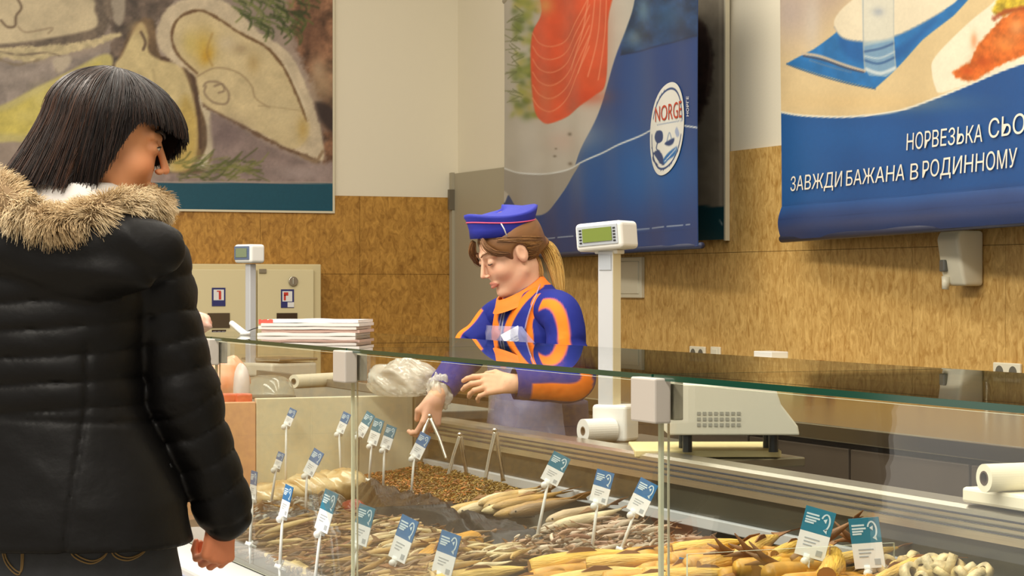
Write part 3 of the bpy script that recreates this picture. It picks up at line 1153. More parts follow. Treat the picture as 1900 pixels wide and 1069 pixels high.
# ================================================================== THINGS ON THE WALLS
M_cream = mat('cream_painted_steel', (214, 202, 160), rough=0.45)
M_cream2 = mat('cream_enamel', (206, 192, 148), rough=0.5)
M_dark = mat('dark_window', (58, 44, 36), rough=0.15)
M_ivory = mat('ivory_plastic', (222, 216, 192), rough=0.35)
M_black = mat('black_plastic', (24, 24, 26), rough=0.4)
M_steel = mat('satin_steel', (190, 186, 172), rough=0.28, metal=1.0)
M_navy = mat('navy_print', (44, 46, 104), rough=0.5)
M_signred = mat('sign_red', (196, 60, 44), rough=0.5)

# fire hose cabinet on the back wall
yc = YB - 0.24
L0, L1 = onY(337, 500, yc), onY(596, 500, yc)
zt_ = onY(470, 490, yc).z
zlow = 0.62
cab = thing('fire_hose_cabinet', 'cream steel two door fire cabinet on the brown tiled back wall', 'cabinet', ((L0.x + L1.x) / 2, YB - 0.02, zlow))
m = MB().bb((L0.x, yc, zlow), (L1.x, YB - 0.015, zt_))
obj('body', m, M_cream2, cab, bevel=0.006)
xm = onY(475, 500, yc).x


def cabdoor(xa, xb, sx, wx, label=None):
    m = MB().bb((xa, yc - 0.022, zlow + 0.03), (xb, yc - 0.002, zt_ - 0.03))
    dr = obj('door', m, M_cream, cab, bevel=0.004)
    m = MB()
    s0, s1 = onY(sx[0], sx[1], yc), onY(sx[2], sx[3], yc)
    y_ = yc - 0.024
    m.bb((s0.x, y_ - 0.002, s1.z), (s1.x, y_ + 0.003, s0.z), 0)
    ww, hh = s1.x - s0.x, s0.z - s1.z
    return dr, m, s0, s1, y_, ww, hh


dr, m, s0, s1, y_, ww, hh = cabdoor(L0.x + 0.02, xm - 0.004, (391, 534, 416, 568), None)
m.bb((s0.x + ww * .12, y_ - 0.003, s1.z + hh * .32), (s1.x - ww * .12, y_ + 0.002, s0.z - hh * .1), 1)
m.bb((s0.x + ww * .5, y_ - 0.004, s1.z + hh * .36), (s0.x + ww * .68, y_ + 0.002, s0.z - hh * .22), 2)
m.bb((s0.x + ww * .36, y_ - 0.004, s0.z - hh * .22), (s0.x + ww * .66, y_ + 0.002, s0.z - hh * .16), 2)
obj('sticker', m, [M_navy, M_white, M_signred], dr)
w0, w1 = onY(383, 581, yc), onY(424, 608, yc)
m = MB().bb((w0.x, y_ - 0.004, w1.z), (w1.x, y_ + 0.004, w0.z))
obj('window', m, mat('brown_window', (78, 66, 52), rough=0.12), dr)
w0, w1 = onY(391, 612, yc), onY(417, 623, yc)
m = MB().bb((w0.x, y_ - 0.003, w1.z), (w1.x, y_ + 0.004, w0.z), 0)
for k in range(3):
    f0 = w0.x + (w1.x - w0.x) * (0.08 + k * 0.31)
    m.bb((f0, y_ - 0.005, w1.z + 0.008), (f0 + (w1.x - w0.x) * .22, y_ + 0.002, w0.z - 0.008), 1)
obj('number_plate', m, [M_dark, M_ivory], dr)
dr, m, s0, s1, y_, ww, hh = cabdoor(xm + 0.004, L1.x - 0.05, (519, 537, 543, 571), None)
m.bb((s0.x + ww * .1, y_ - 0.003, s1.z + hh * .34), (s1.x - ww * .14, y_ + 0.002, s0.z - hh * .1), 1)
m.bb((s0.x + ww * .2, y_ - 0.004, s1.z + hh * .66), (s0.x + ww * .55, y_ + 0.002, s0.z - hh * .16), 2)
m.bb((s0.x + ww * .2, y_ - 0.004, s1.z + hh * .4), (s0.x + ww * .36, y_ + 0.002, s0.z - hh * .3), 2)
m.bb((s0.x + ww * .5, y_ - 0.003, s1.z + hh * .03), (s1.x, y_ + 0.002, s1.z + hh * .3), 1)
obj('sticker', m, [M_navy, M_white, M_signred], dr)
w0, w1 = onY(511, 581, yc), onY(549, 603, yc)
m = MB().bb((w0.x, y_ - 0.004, w1.z), (w1.x, y_ + 0.004, w0.z))
obj('window', m, M_dark, dr)
q = onY(541, 522, yc)
m = MB().tube([(q.x, y_ - 0.012, q.z), (q.x, y_ + 0.004, q.z)], 0.027, 20).bb((q.x - 0.004, y_ - 0.02, q.z - 0.018), (q.x + 0.004, y_ - 0.01, q.z + 0.018))
obj('lock', m, M_steel, dr, bevel=0.002)
q = onY(482, 503, yc)
m = MB().bb((q.x - 0.012, y_ - 0.008, q.z - 0.012), (q.x + 0.03, y_ + 0.003, q.z + 0.012))
obj('hinge', m, mat('hinge_grey', (150, 140, 118), rough=0.4, metal=0.5), dr, bevel=0.002)

# cream inspection panel
q0, q1 = onX(1148, 478, XW - 0.03), onX(1191, 553, XW - 0.03)
t = thing('inspection_panel', 'small cream inspection hatch on the tiled wall beside the large scale pole', 'wall panel', (XW - 0.014, q0.y, q1.z))
m = MB().bb((XW - 0.034, q1.y, q1.z), (XW - 0.014, q0.y, q0.z))
obj('frame', m, M_ivory, t, bevel=0.003)
m = MB().bb((XW - 0.04, q1.y + 0.025, q1.z + 0.02), (XW - 0.03, q0.y - 0.025, q0.z - 0.02))
obj('hatch', m, M_ivory, t, bevel=0.003)

# soap dispenser
q0, q1 = onX(1746, 434, XW - 0.11), onX(1811, 531, XW - 0.05)
yc0, yc1 = min(q0.y, q1.y), max(q0.y, q1.y)
zc0, zc1 = q1.z, q0.z + 0.01
t = thing('soap_dispenser', 'white soap dispenser mounted on the tiled wall under the banner', 'dispenser', (XW - 0.014, (yc0 + yc1) / 2, zc0))
m = MB()
rings = []
for z, dp in ((zc0, 0.085), (zc0 + 0.06, 0.10), (zc1 - 0.03, 0.12), (zc1, 0.105)):
    rings.append([Vector((XW - 0.014, yc0, z)), Vector((XW - 0.014, yc1, z)), Vector((XW - 0.014 - dp, yc1, z)), Vector((XW - 0.014 - dp, yc0, z))])
m.loft(rings)
obj('housing', m, M_ivory, t, bevel=0.014, seg=3, smooth=True)
ym = (yc0 * 0.25 + yc1 * 0.75)
m = MB().box((XW - 0.014 - 0.108, ym, zc0 + 0.075), (0.02, 0.034, 0.045))
obj('window', m, mat('smoky_window', (96, 96, 90), rough=0.2), t, bevel=0.006)
m = MB().tube([(XW - 0.014 - 0.095, ym, zc0 + 0.035), (XW - 0.014 - 0.10, ym, zc0 - 0.012)], [0.018, 0.013], 12)
obj('nozzle', m, M_ivory, t, smooth=True)

# sockets
M_hole = mat('socket_well', (96, 92, 80), rough=0.6)


def socket(name, px0, px1, pya, pyb, n_, label, cat='socket', kind='socket'):
    X = XW - 0.014
    a, b = onX(px0, pya, X), onX(px1, pyb, X)
    z1, z0 = a.z, onX((px0 + px1) / 2, pyb, X).z
    t = thing(name, label, cat, (X, (a.y + b.y) / 2, (z0 + z1) / 2))
    m = MB().bb((X - 0.012, b.y, z0), (X, a.y, z1))
    pl = obj('plate', m, M_ivory, t, bevel=0.004)
    for k in range(n_):
        yy = a.y + (b.y - a.y) * (k + 0.5) / n_
        zc = (z0 + z1) / 2
        m = MB()
        ro = min(0.024, (a.y - b.y) / n_ * 0.38)
        if kind == 'socket':
            m.tube([(X - 0.0125, yy, zc), (X - 0.004, yy, zc)], [ro, ro], 20)
            o = obj('socket_well', m, M_hole, t, smooth=False)
            m = MB()
            for s in (-1, 1):
                m.tube([(X - 0.0135, yy + s * 0.0095, zc), (X - 0.006, yy + s * 0.0095, zc)], 0.003, 8)
            obj('pin_hole', m, M_black, o)
        else:
            m.box((X - 0.013, yy, zc), (0.004, ro * 1.9, ro * 2.2))
            o = obj('rocker', m, M_ivory, t, bevel=0.002)
            m = MB().tube([(X - 0.011, yy + 0.012, zc - 0.008), (X - 0.034, yy + 0.016, zc - 0.014)], 0.011, 10)
            obj('plug', m, M_black, t, smooth=True)


socket('wall_socket', 1283, 1311, 642, 671, 2, 'white double socket on the tiled wall beside the single socket plate')
socket('wall_socket', 1322, 1339, 643, 673, 1, 'white single plate with a black plug in it on the tiled wall', kind='switch')
socket('wall_socket', 1847, 1897, 672, 709, 2, 'white double socket below the soap dispenser at the right edge of the photo')

# ================================================================== FISH COUNTER
M_gl = glass_mat('clear_glass')
M_gle = mat('green_glass_edge', (22, 62, 48), rough=0.12, spec=0.8)
M_gltop = mat('pale_glass_edge', (206, 210, 186), rough=0.2)
M_case = mat('case_grey_steel', (74, 72, 60), rough=0.34, metal=0.35, noise=0.1, nscale=6)
M_bed = mat('bed_steel', (120, 116, 100), rough=0.3, metal=0.8)
M_lilac = mat('lilac_grey_plastic', (172, 165, 157), rough=0.45)
M_rail = mat('brushed_rail_steel', (206, 200, 184), rough=0.3, metal=1.0, noise=0.08, nscale=8, stretch=(60, 1, 60))
M_strip = mat('pale_blue_grey_strip', (186, 188, 190), rough=0.4)
M_panel = mat('cream_end_panel', (212, 206, 178), rough=0.5)
M_peach = mat('peach_end_panel', (220, 168, 130), rough=0.5)
M_basec = mat('counter_base_cream', (190, 182, 160), rough=0.5)
M_blue = mat('blue_bumper_line', (120, 128, 170), rough=0.4)
M_wht = mat('white_plastic', (226, 226, 222), rough=0.35)

YN = 1.7
M_upr = mat('upright_alloy', (186, 180, 156), rough=0.35)
counter = thing('fish_display_counter', 'long glass fronted fish counter with a flat glass top and stainless rear rail', 'counter', (XG, YN, 0))
m = MB().bb((1.46, YN, 0.06), (2.42, YE + 0.02, 0.50)).bb((1.52, YN, 0), (2.38, YE, 0.07))
obj('base', m, M_basec, counter)
m = MB().bb((1.40, YN, 0.50), (1.545, YE + 0.02, 0.572))
lg = obj('front_ledge', m, mat('pale_ledge', (206, 208, 210), rough=0.35), counter, bevel=0.012, seg=3)
m = MB().bb((1.396, YN, 0.525), (1.404, YE + 0.02, 0.547))
obj('bumper_strip', m, M_blue, lg)
m = MB()
m.loft([[Vector((XG + 0.004, yy, B0 - 0.06)), Vector((2.40, yy, B0 - 0.06)), Vector((2.40, yy, zbed(2.40))), Vector((XG + 0.004, yy, B0))] for yy in (YN, YE)])
obj('display_bed', m, M_bed, counter)
m = MB().bb((2.39, YN, 0.5), (2.425, YE + 0.02, 0.828))
obj('rear_wall', m, M_case, counter)
m = MB().bb((2.372, YN, 0.731), (2.391, YE, 0.757))
obj('rear_strip', m, M_strip, counter, bevel=0.002)
prof = [(2.378, 0.822), (2.378, 0.838), (2.384, 0.841), (2.384, 0.850), (2.390, 0.853), (2.390, 0.862), (2.396, 0.864), (2.398, 0.874), (2.410, 0.880), (2.47, 0.882), (2.475, 0.872), (2.475, 0.822)]
m = MB().loft([[Vector((a, yy, b)) for a, b in prof] for yy in (YN, YE + 0.02)])
rl = obj('rear_rail', m, M_rail, counter)
m = MB().bb((2.377, YN, 0.8395), (2.3795, YE, 0.842)).bb((2.383, YN, 0.8515), (2.3855, YE, 0.854)).bb((2.389, YN, 0.8625), (2.392, YE, 0.866))
obj('seal_line', m, mat('seal_line_dark', (60, 62, 70), rough=0.5), rl)
M_shelf = mat('shelf_steel', (150, 144, 126), rough=0.3, metal=0.8)
for a, b in ((4.7, 5.62), (2.2, 3.2)):
    obj('work_shelf', MB().bb((2.476, a, 0.842), (2.80, b, 0.866)), M_shelf, counter, bevel=0.004)
m = MB().bb((2.426, YN, 0.06), (2.47, YE + 0.02, 0.80))
obj('rear_panel', m, mat('rear_panel_steel', (120, 112, 96), rough=0.4, metal=0.4), counter)
m = MB().bb((1.84, YE - 0.015, 0.55), (2.345, YE + 0.01, 0.955))
obj('end_panel', m, M_panel, counter, bevel=0.003)
m = MB().bb((1.548, YE - 0.015, 0.55), (1.838, YE + 0.01, 0.945))
tag(obj('end_panel', m, M_peach, counter, bevel=0.003), 'peach coloured end panel')
m = MB().bb((2.346, YE - 0.03, 0.55), (2.40, YE + 0.02, 0.955))
obj('end_post', m, mat('end_post_steel', (150, 142, 120), rough=0.35, metal=0.7), counter, bevel=0.004)

seams = [YN, 3.03, 4.53, 5.67, YE - 0.018]
for a, b in zip(seams[:-1], seams[1:]):
    m = MB()
    lo, hi = (XG, a + 0.004, 0.573), (XG + 0.006, b - 0.004, 1.146)
    m.bb(lo, hi)
    m.m = [1, 1, 1, 0, 1, 0]
    obj('front_glass', m, [M_gl, M_gltop], counter)
    m = MB()
    m.bb((XG - 0.012, a + 0.004, ZG), (XT, b - 0.004, ZG + 0.009))
    # box faces: bottom, top, -Y, +X, +Y, -X
    m.m = [0, 0, 1, 1, 1, 1]
    obj('top_glass', m, [M_gl, M_gle], counter)
for yy in seams[1:4]:
    m = MB().bb((XG - 0.030, yy - 0.043, ZG - 0.066), (XG - 0.001, yy + 0.043, ZG + 0.004))
    br = obj('glass_clamp', m, M_lilac, counter, bevel=0.003)
    m = MB().bb((XG + 0.007, yy - 0.036, ZG - 0.062), (XG + 0.024, yy + 0.036, ZG - 0.002))
    obj('backplate', m, mat('clamp_back_grey', (140, 132, 112), rough=0.5), br, bevel=0.002)
    for o_ in (-0.016, 0.016):
        obj('upright', MB().bb((XG + 0.0065, yy + o_ - 0.0014, 0.573), (XG + 0.0095, yy + o_ + 0.0014, ZG - 0.06)), M_upr, counter)
# ruled lip on the rear wall, inner divider glass
pa = bed(1500, 935, 0.0)
m = MB().bb((1.9, 3.62, 0.66), (2.36, 3.626, 0.79))
m.m = [1, 1, 0, 1, 0, 1]
obj('divider_glass', m, [M_gl, M_gltop], counter)

# adjoining counter beyond the end panel
M_grey = mat('grey_worktop', (112, 116, 108), rough=0.4, noise=0.06, nscale=5)
adj = thing('service_counter', 'grey topped low counter continuing beyond the end of the fish counter', 'counter', (1.6, YE + 0.1, 0))
m = MB().bb((1.62, YE + 0.05, 0), (2.62, 10.2, 0.87))
obj('base', m, M_basec, adj)
m = MB().bb((1.58, YE + 0.03, 0.87), (2.66, 10.24, 0.90))
obj('worktop', m, M_grey, adj, bevel=0.004)
m = MB().bb((1.575, YE + 0.03, 0.902), (1.60, 10.24, 0.925)).bb((2.63, 6.9, 0.902), (2.66, 10.24, 0.93))
obj('raised_edge', m, mat('edge_alloy', (150, 150, 142), rough=0.35, metal=0.6), adj)

# stainless work counters along the wall
M_ss = mat('worktop_stainless', (196, 188, 168), rough=0.22, metal=1.0)
M_wood = mat('grey_brown_front', (78, 66, 54), rough=0.45, noise=0.08, nscale=4)
back = thing('wall_counter', 'dark fronted stainless work counter along the tiled wall', 'counter', (3.42, 0.5, 0))
m = MB().bb((3.42, 0.6, 0.08), (XW - 0.016, 9.4, 0.83))
bd = obj('carcass', m, M_wood, back)
m = MB().bb((3.385, 0.6, 0.832), (XW - 0.016, 9.42, 0.88))
obj('worktop', m, M_ss, back, bevel=0.004)
yy = 0.62
while yy < 9.3:
    m = MB().bb((3.40, yy + 0.004, 0.10), (3.42, min(yy + 0.60, 9.4) - 0.004, 0.815))
    dr = obj('door', m, M_wood, back, bevel=0.003)
    m = MB().tube([(3.385, yy + 0.06, 0.60), (3.385, yy + 0.06, 0.72)], 0.006, 8)
    obj('handle', m, M_steel, dr, smooth=True)
    yy += 0.605
m = MB().bb((XW - 0.03, 0.6, 0.882), (XW - 0.0165, 9.4, 0.92))
obj('upstand', m, M_ss, back)

# things on the wall counter
q = onX(1521, 680, 4.42)
t = thing('tape_roll', 'roll of brown packing tape standing on the wall counter', 'tape', (q.x, q.y, 0.88))
m = MB()
axis = Vector((0.93, -0.36, 0)).normalized()
side_ = Vector((-axis.y, axis.x, 0))
c = Vector((q.x, q.y, 0.88 + 0.062))


def ring(mb, c, axis, ri, ro, wd, n=32, mi=0):
    u = Vector((0, 0, 1))
    v = axis.cross(u)
    R = []
    for r, o in ((ri, -wd / 2), (ro, -wd / 2), (ro, wd / 2), (ri, wd / 2)):
        R.append([c + axis * o + (u * math.cos(2 * PI * k / n) + v * math.sin(2 * PI * k / n)) * r for k in range(n)])
    R.append(R[0])
    return mb.loft(R, mi, caps=False)


axis = FW.copy()
ring(m, c, axis, 0.038, 0.062, 0.05)
obj('tape', m, mat('brown_tape', (150, 96, 36), rough=0.25), t, smooth=False)
m = MB()
ring(m, c, axis, 0.034, 0.0378, 0.052)
obj('core', m, mat('tape_core', (96, 62, 34), rough=0.8), t)
a, b = onX(1413, 662, 4.45), onX(1498, 668, 4.45)
t = thing('film_box', 'long cream cling film box on the wall counter beside the tape roll', 'box', (4.45, (a.y + b.y) / 2, 0.88))
m = MB().bb((4.40, b.y + 0.03, 0.88), (4.50, a.y, a.z - 0.004))
obj('carton', m, mat('cream_card', (206, 188, 132), rough=0.6), t, bevel=0.003)
m = MB().bb((4.395, b.y + 0.03, a.z - 0.03), (4.40, a.y, a.z - 0.003))
obj('flap', m, mat('cream_card_flap', (214, 198, 148), rough=0.6), t)
a2, b2 = onX(1414, 651, 4.45), onX(1447, 661, 4.45)
o = obj('carton', MB().bb((4.41, b2.y, a.z - 0.003), (4.49, a2.y, a2.z)), M_wht, None, base=(4.45, a2.y, a.z - 0.003), bevel=0.003)
tag(o, 'small white carton lying on the cream cling film box', 'box')
q = onX(1832, 698, 4.6)
t = thing('water_tap', 'small steel tap knob by the wall at the right end of the wall counter', 'tap', (q.x, q.y, 0.88))
obj('stem', MB().tube([(q.x, q.y, 0.88), (q.x, q.y, q.z - 0.012)], 0.009, 10), M_steel, t, smooth=True)
obj('knob', MB().ball((q.x, q.y, q.z), 0.02, 8), M_steel, t, smooth=True)

# ================================================================== SCALES
M_lcdg = mat('green_lcd', (112, 128, 52), rough=0.15)
M_lcdd = mat('grey_green_lcd', (126, 140, 112), rough=0.15)
M_bez = mat('grey_bezel', (172, 178, 186), rough=0.4)
M_bezd = mat('blue_bezel', (96, 112, 142), rough=0.4)
M_polel = mat('pale_alloy_pole', (196, 198, 202), rough=0.4, metal=0.2)
M_polec = mat('cream_pole_side', (224, 216, 186), rough=0.45)
M_print2 = mat('keypad_print', (150, 148, 136), rough=0.6)


def turned(theta, roll=0.0):
    wd = RT * math.cos(theta) - FW * math.sin(theta)
    bk = RT * math.sin(theta) + FW * math.cos(theta)
    R = Matrix((wd, bk, UP)).transposed()
    return R @ Matrix.Rotation(roll, 3, 'Y')


def scale_head(t, c, R, W, D, H, lcd, bez):
    m = MB().box(c, (W, D, H), 0, R)
    hd = obj('display', m, M_wht, t, bevel=min(0.014, H * .16), seg=4, smooth=False)
    m = MB().box(c + R @ Vector((-W * .01, -D / 2 - 0.001, 0.003)), (W * .86, 0.004, H * .72), 0, R)
    bz = obj('bezel', m, bez, hd, bevel=0.002)
    m = MB().box(c + R @ Vector((-W * .01, -D / 2 - 0.004, 0.004)), (W * .62, 0.004, H * .48), 0, R)
    obj('lcd', m, lcd, hd)
    for s in (-1, 1):
        m = MB()
        for k in range(5):
            m.box(c + R @ Vector((s * W * .36 - W * .01, -D / 2 - 0.0035, H * (-.2 + .11 * k))), (W * .05, 0.002, H * .055), 0, R)
        obj('key_marks', m, M_black if lcd is M_lcdg else M_bezd, hd)


# large scale by the shop assistant
th = math.radians(27)
Z0 = 5.98
R = turned(th)
Rr = turned(th, math.radians(-4.5))
foot = pz(1140, 800, Z0)
foot.z = 0.866
t = thing('weighing_scale', 'large white scale pole with green display beside the shop assistant', 'scale', foot)
ctr = pz(1126, 439, Z0)
scale_head(t, ctr, Rr, 0.142, 0.115, 0.078, M_lcdg, M_bez)
pc = pz(1131, 600, Z0)
z1 = pz(1131, 466, Z0).z
z0 = pz(1131, 760, Z0).z
m = MB().box((pc.x, pc.y, (z0 + z1) / 2), (0.046, 0.056, z1 - z0), 0, R)
# -Y (front) face alloy, +X side cream
m.m = [0, 0, 0, 1, 0, 0]
po = obj('pole', m, [M_polel, M_polec], t, bevel=0.003)
m = MB().box(Vector((pc.x, pc.y, pz(0, 487, Z0).z)) + R @ Vector((0, -0.029, 0)), (0.036, 0.004, 0.042), 0, R)
obj('pole_plate', m, M_bez, po)
m = MB().box(Vector((pc.x, pc.y, z1 - 0.002)), (0.07, 0.05, 0.012), 0, R)
obj('neck', m, M_wht, t, bevel=0.003)
bc = pz(1142, 774, Z0)
m = MB().box((bc.x, bc.y, (0.866 + pz(0, 750, Z0).z) / 2), (0.105, 0.09, pz(0, 750, Z0).z - 0.866), 0, R)
obj('base', m, M_wht, t, bevel=0.01, seg=3)
# label roll at its foot
q = pz(1083, 803, 5.9)
q.z = 0.866 + 0.033
t = thing('label_roll', 'white label roll with a dark core beside the large scale foot', 'paper roll', (q.x, q.y, 0.866))
axis = Vector((1, 0.1, 0)).normalized()
m = MB()
ring(m, q + axis * 0.045, axis, 0.0125, 0.033, 0.095)
obj('paper', m, M_wht, t, smooth=False)
m = MB()
ring(m, q + axis * 0.045, axis, 0.0095, 0.0124, 0.096)
obj('core', m, mat('cardboard_core', (98, 78, 62), rough=0.8), t)

# keypad unit standing behind the middle clamp
Zk = 5.3
P0, P1 = pz(1240, 808, Zk), pz(1484, 808, Zk)
zt0 = pz(1240, 712, Zk).z
t = thing('keypad_scale', 'pale grey scale body with keypad on the rear ledge behind the nearest glass clamp', 'scale', (P0.x, P0.y, 0.866))
ax = (P1 - P0)
ax.z = 0
W = ax.length
ax.normalize()
bk = Vector((-ax.y, ax.x, 0))
outl = [P0, P0 + ax * W, P0 + ax * (W - 0.004) + UP * 0.022, P0 + ax * (W - 0.045) + UP * 0.075, P0 + ax * (W - 0.06) + UP * 0.120, P0 + UP * (zt0 - P0.z)]
m = MB().prism(outl, bk * 0.2)
M_pg = mat('pale_grey_enamel', (206, 202, 184), rough=0.4)
bo = obj('body', m, M_pg, t, bevel=0.004)
m = MB()
for r in range(3):
    for k in range(8):
        m.box(P0 + ax * (0.075 + k * 0.014) + UP * (0.026 + r * 0.014) - bk * 0.001, (0.009, 0.002, 0.008), 0, Matrix((ax, bk, UP)).transposed())
obj('keypad', m, M_print2, bo)
for s in (0.05, W - 0.06):
    for dp in (0.04, 0.16):
        q = P0 + ax * s + bk * dp
        obj('foot', MB().tube([(q.x, q.y, 0.885), (q.x, q.y, P0.z + 0.002)], 0.012, 10), M_black, t)
# white board under it
Q0, Q1 = pz(1178, 843, 5.38), pz(1450, 843, 5.38)
m = MB()
ax = (Q1 - Q0)
ax.z = 0
W = ax.length
ax.normalize()
bk = Vector((-ax.y, ax.x, 0))
m.prism([Vector((p.x, p.y, 0.868)) for p in (Q0, Q1, Q1 + bk * 0.3, Q0 + bk * 0.3)], UP * 0.018)
o = obj('cutting_board', m, mat('cream_board', (222, 206, 150), rough=0.5), None, base=(Q0.x, Q0.y, 0.868), bevel=0.003)
tag(o, 'cream cutting board lying on the rear ledge under the keypad scale', 'board')

# far scale on the adjoining counter
Zf = 9.4
th = math.radians(44)
R = turned(th)
f = pz(465, 650, Zf)
t = thing('weighing_scale', 'small distant white scale pole in front of the cream fire cabinet', 'scale', (f.x, f.y, 0.90))
ctr = pz(463, 471, Zf)
scale_head(t, ctr, R, 0.118, 0.082, 0.082, M_lcdd, M_bezd)
z1 = pz(0, 490, Zf).z
m = MB().box((f.x, f.y, (0.94 + z1) / 2), (0.034, 0.034, z1 - 0.94), 0, R)
obj('pole', m, M_polel, t, bevel=0.003)
m = MB().box(Vector((f.x, f.y, 0.93)) + FW * 0.05 + RT * 0.09, (0.30, 0.26, 0.06), 0, R)
obj('base', m, M_pg, t, bevel=0.012, seg=3)
m = MB().box(Vector((f.x, f.y, 0.974)) + FW * 0.05 + RT * 0.12, (0.26, 0.22, 0.012), 0, R)
obj('platter', m, M_steel, t, bevel=0.004)

# film roll, clear dome, bag, red packets on the adjoining counter
q0, q1 = pz(545, 706, 8.3), pz(655, 702, 8.6)
t = thing('film_roll', 'white film roll lying on the grey counter beyond the fish counter', 'film roll', (q0.x, q0.y, 0.90))
q0.z = q1.z = 0.90 + 0.027
ax = (q1 - q0).normalized()
L_ = (q1 - q0).length
m = MB()
ring(m, (q0 + q1) / 2, ax, 0.012, 0.026, L_)
obj('film', m, mat('white_film', (226, 220, 196), rough=0.35), t)
m = MB()
ring(m, (q0 + q1) / 2, ax, 0.009, 0.0119, L_ + 0.004)
obj('core', m, M_hole, t)
M_clear = glass_mat('clear_plastic', haze=0.22, haze_col=(214, 212, 190))
c = pz(500, 712, 7.6)
t = thing('clear_cover', 'domed clear plastic cover on the grey counter in front of the far scale', 'cover', (c.x, c.y, 0.90))
m = MB()
rings = []
for k in range(9):
    a = k / 8 * PI / 2
    r = 0.085 * math.cos(a) ** 0.5 if k < 8 else 0.004
    z = 0.905 + 0.075 * math.sin(a)
    rings.append([Vector((c.x + r * math.cos(2 * PI * j / 24), c.y + r * 1.5 * math.sin(2 * PI * j / 24), z)) for j in range(24)])
m.loft(rings)
obj('dome', m, M_clear, t, smooth=True)
m = MB().tube([(c.x, c.y, 0.90), (c.x, c.y, 0.908)], [0.092, 0.092], 28)
obj('tray', m, mat('dark_tray', (70, 74, 72), rough=0.4), t)


def crumple(c, r, n, amp, sc, seed, flat=None):
    V, F = [], []
    mb = MB().ball((0, 0, 0), 1.0, n)
    P = np.array(mb.v)
    nz = fbm(P[:, 0] * sc + P[:, 2] * 1.3, P[:, 1] * sc - P[:, 2] * 0.9, seed, 4) - 0.5
    rr = 1 + amp * nz * 2
    P = P * rr[:, None] * np.array(r)[None, :]
    if flat is not None:
        P[:, 2] = np.maximum(P[:, 2], flat)
    mb.v = [tuple(Vector(p) + Vector(c)) for p in P]
    return mb


M_orange = mat('orange_bag_film', (226, 132, 84), rough=0.3, noise=0.2, nscale=14, rgb2=(236, 190, 160))
c = pz(418, 705, 6.9)
t = crumple((c.x, c.y, 0.985), (0.075, 0.075, 0.085), 20, 0.22, 2.2, 4, -0.083)
tag(obj('food_bag', t, M_orange, None, base=(c.x, c.y, 0.90), smooth=True), 'orange food bag on the grey counter just beyond the peach end panel', 'bag')
c = pz(448, 712, 6.75)
t = crumple((c.x, c.y, 0.975), (0.026, 0.03, 0.074), 14, 0.2, 2.4, 9, -0.073)
tag(obj('food_bag', t, mat('whitish_bag_film', (216, 208, 204), rough=0.3), None, base=(c.x, c.y, 0.90), smooth=True), 'narrow whitish bag beside the orange food bag', 'bag')
M_redp = mat('red_packet', (196, 62, 40), rough=0.35, noise=0.25, nscale=40, rgb2=(222, 110, 80))
for k, (px, py, lab) in enumerate(((424, 745, 'red packet below the orange food bag, left one of two'), (450, 742, 'red packet below the orange food bag, right one of two'))):
    c = pz(px, py, 6.55)
    m = MB().box((c.x, c.y, 0.902 + 0.034), (0.05, 0.05, 0.066))
    tag(obj('red_packet', m, M_redp, None, base=(c.x, c.y, 0.902), bevel=0.006), lab, 'packet', 'red packets beyond the end panel')

# stack of paper on the glass top
M_paper = mat('white_paper', (228, 222, 218), rough=0.6)
M_pedge = mat('pinkish_paper_edge', (206, 176, 164), rough=0.7)
labs = ['topmost', 'second from the top', 'third from the top', 'fourth from the top', 'bottom']
zc = ZG + 0.0095
A0, A1 = pz(482, 625, 5.9), pz(664, 629, 5.86)
ax = Vector((A1.x - A0.x, A1.y - A0.y, 0))
W = ax.length
ax.normalize()
bk = Vector((-ax.y, ax.x, 0))
for k in range(5):
    hgt = 0.0085
    j = [rnd.uniform(-0.006, 0.006) for _ in range(2)]
    base = Vector((A0.x, A0.y, zc)) + ax * j[0] + bk * j[1]
    nx = 26
    m = MB()
    lo, hi = [], []
    for side in (0, 1):
        for i in range(nx):
            f = i / (nx - 1)
            sag = 0.0018 * math.sin(f * 9 + k) + (0.004 * math.cos(f * PI) * (k / 5) if False else 0)
            p = base + ax * (W * f) + bk * (0.19 * side)
            lo.append(p + UP * max(0, sag * 0.5))
            hi.append(p + UP * (hgt - 0.0008 + max(0, sag)))
    rows = [lo[:nx], hi[:nx], hi[nx:], lo[nx:]]
    rows = [[rows[r][i] for r in range(4)] for i in range(nx)]
    m.loft(rows)
    lab = labs[4 - k]
    o = obj('paper_pack', m, [M_paper if k % 2 == 0 or k > 2 else M_pedge], None, base=base)
    tag(o, 'folded white paper pack on the glass top, %s of its stack' % lab, 'paper', 'paper packs stacked on the glass top')
    zc += hgt + 0.0004
    if k == 4:
        mm = MB()
        q = base + ax * 0.0 + UP * 0.002
        for i in range(5):
            mm.prism([q + ax * (-0.004 + i * 0.008) - bk * 0.0012 + UP * (-0.006 + 0.002 * (i % 2)), q + ax * (0.004 + i * 0.008) - bk * 0.0012 + UP * (-0.005), q + ax * (0.004 + i * 0.008) - bk * 0.0012 + UP * (0.0075), q + ax * (-0.004 + i * 0.008) - bk * 0.0012 + UP * (0.0075 - 0.002 * (i % 2))], bk * 0.001)
        obj('red_print', mm, mat('red_print', (214, 84, 70), rough=0.6), o)

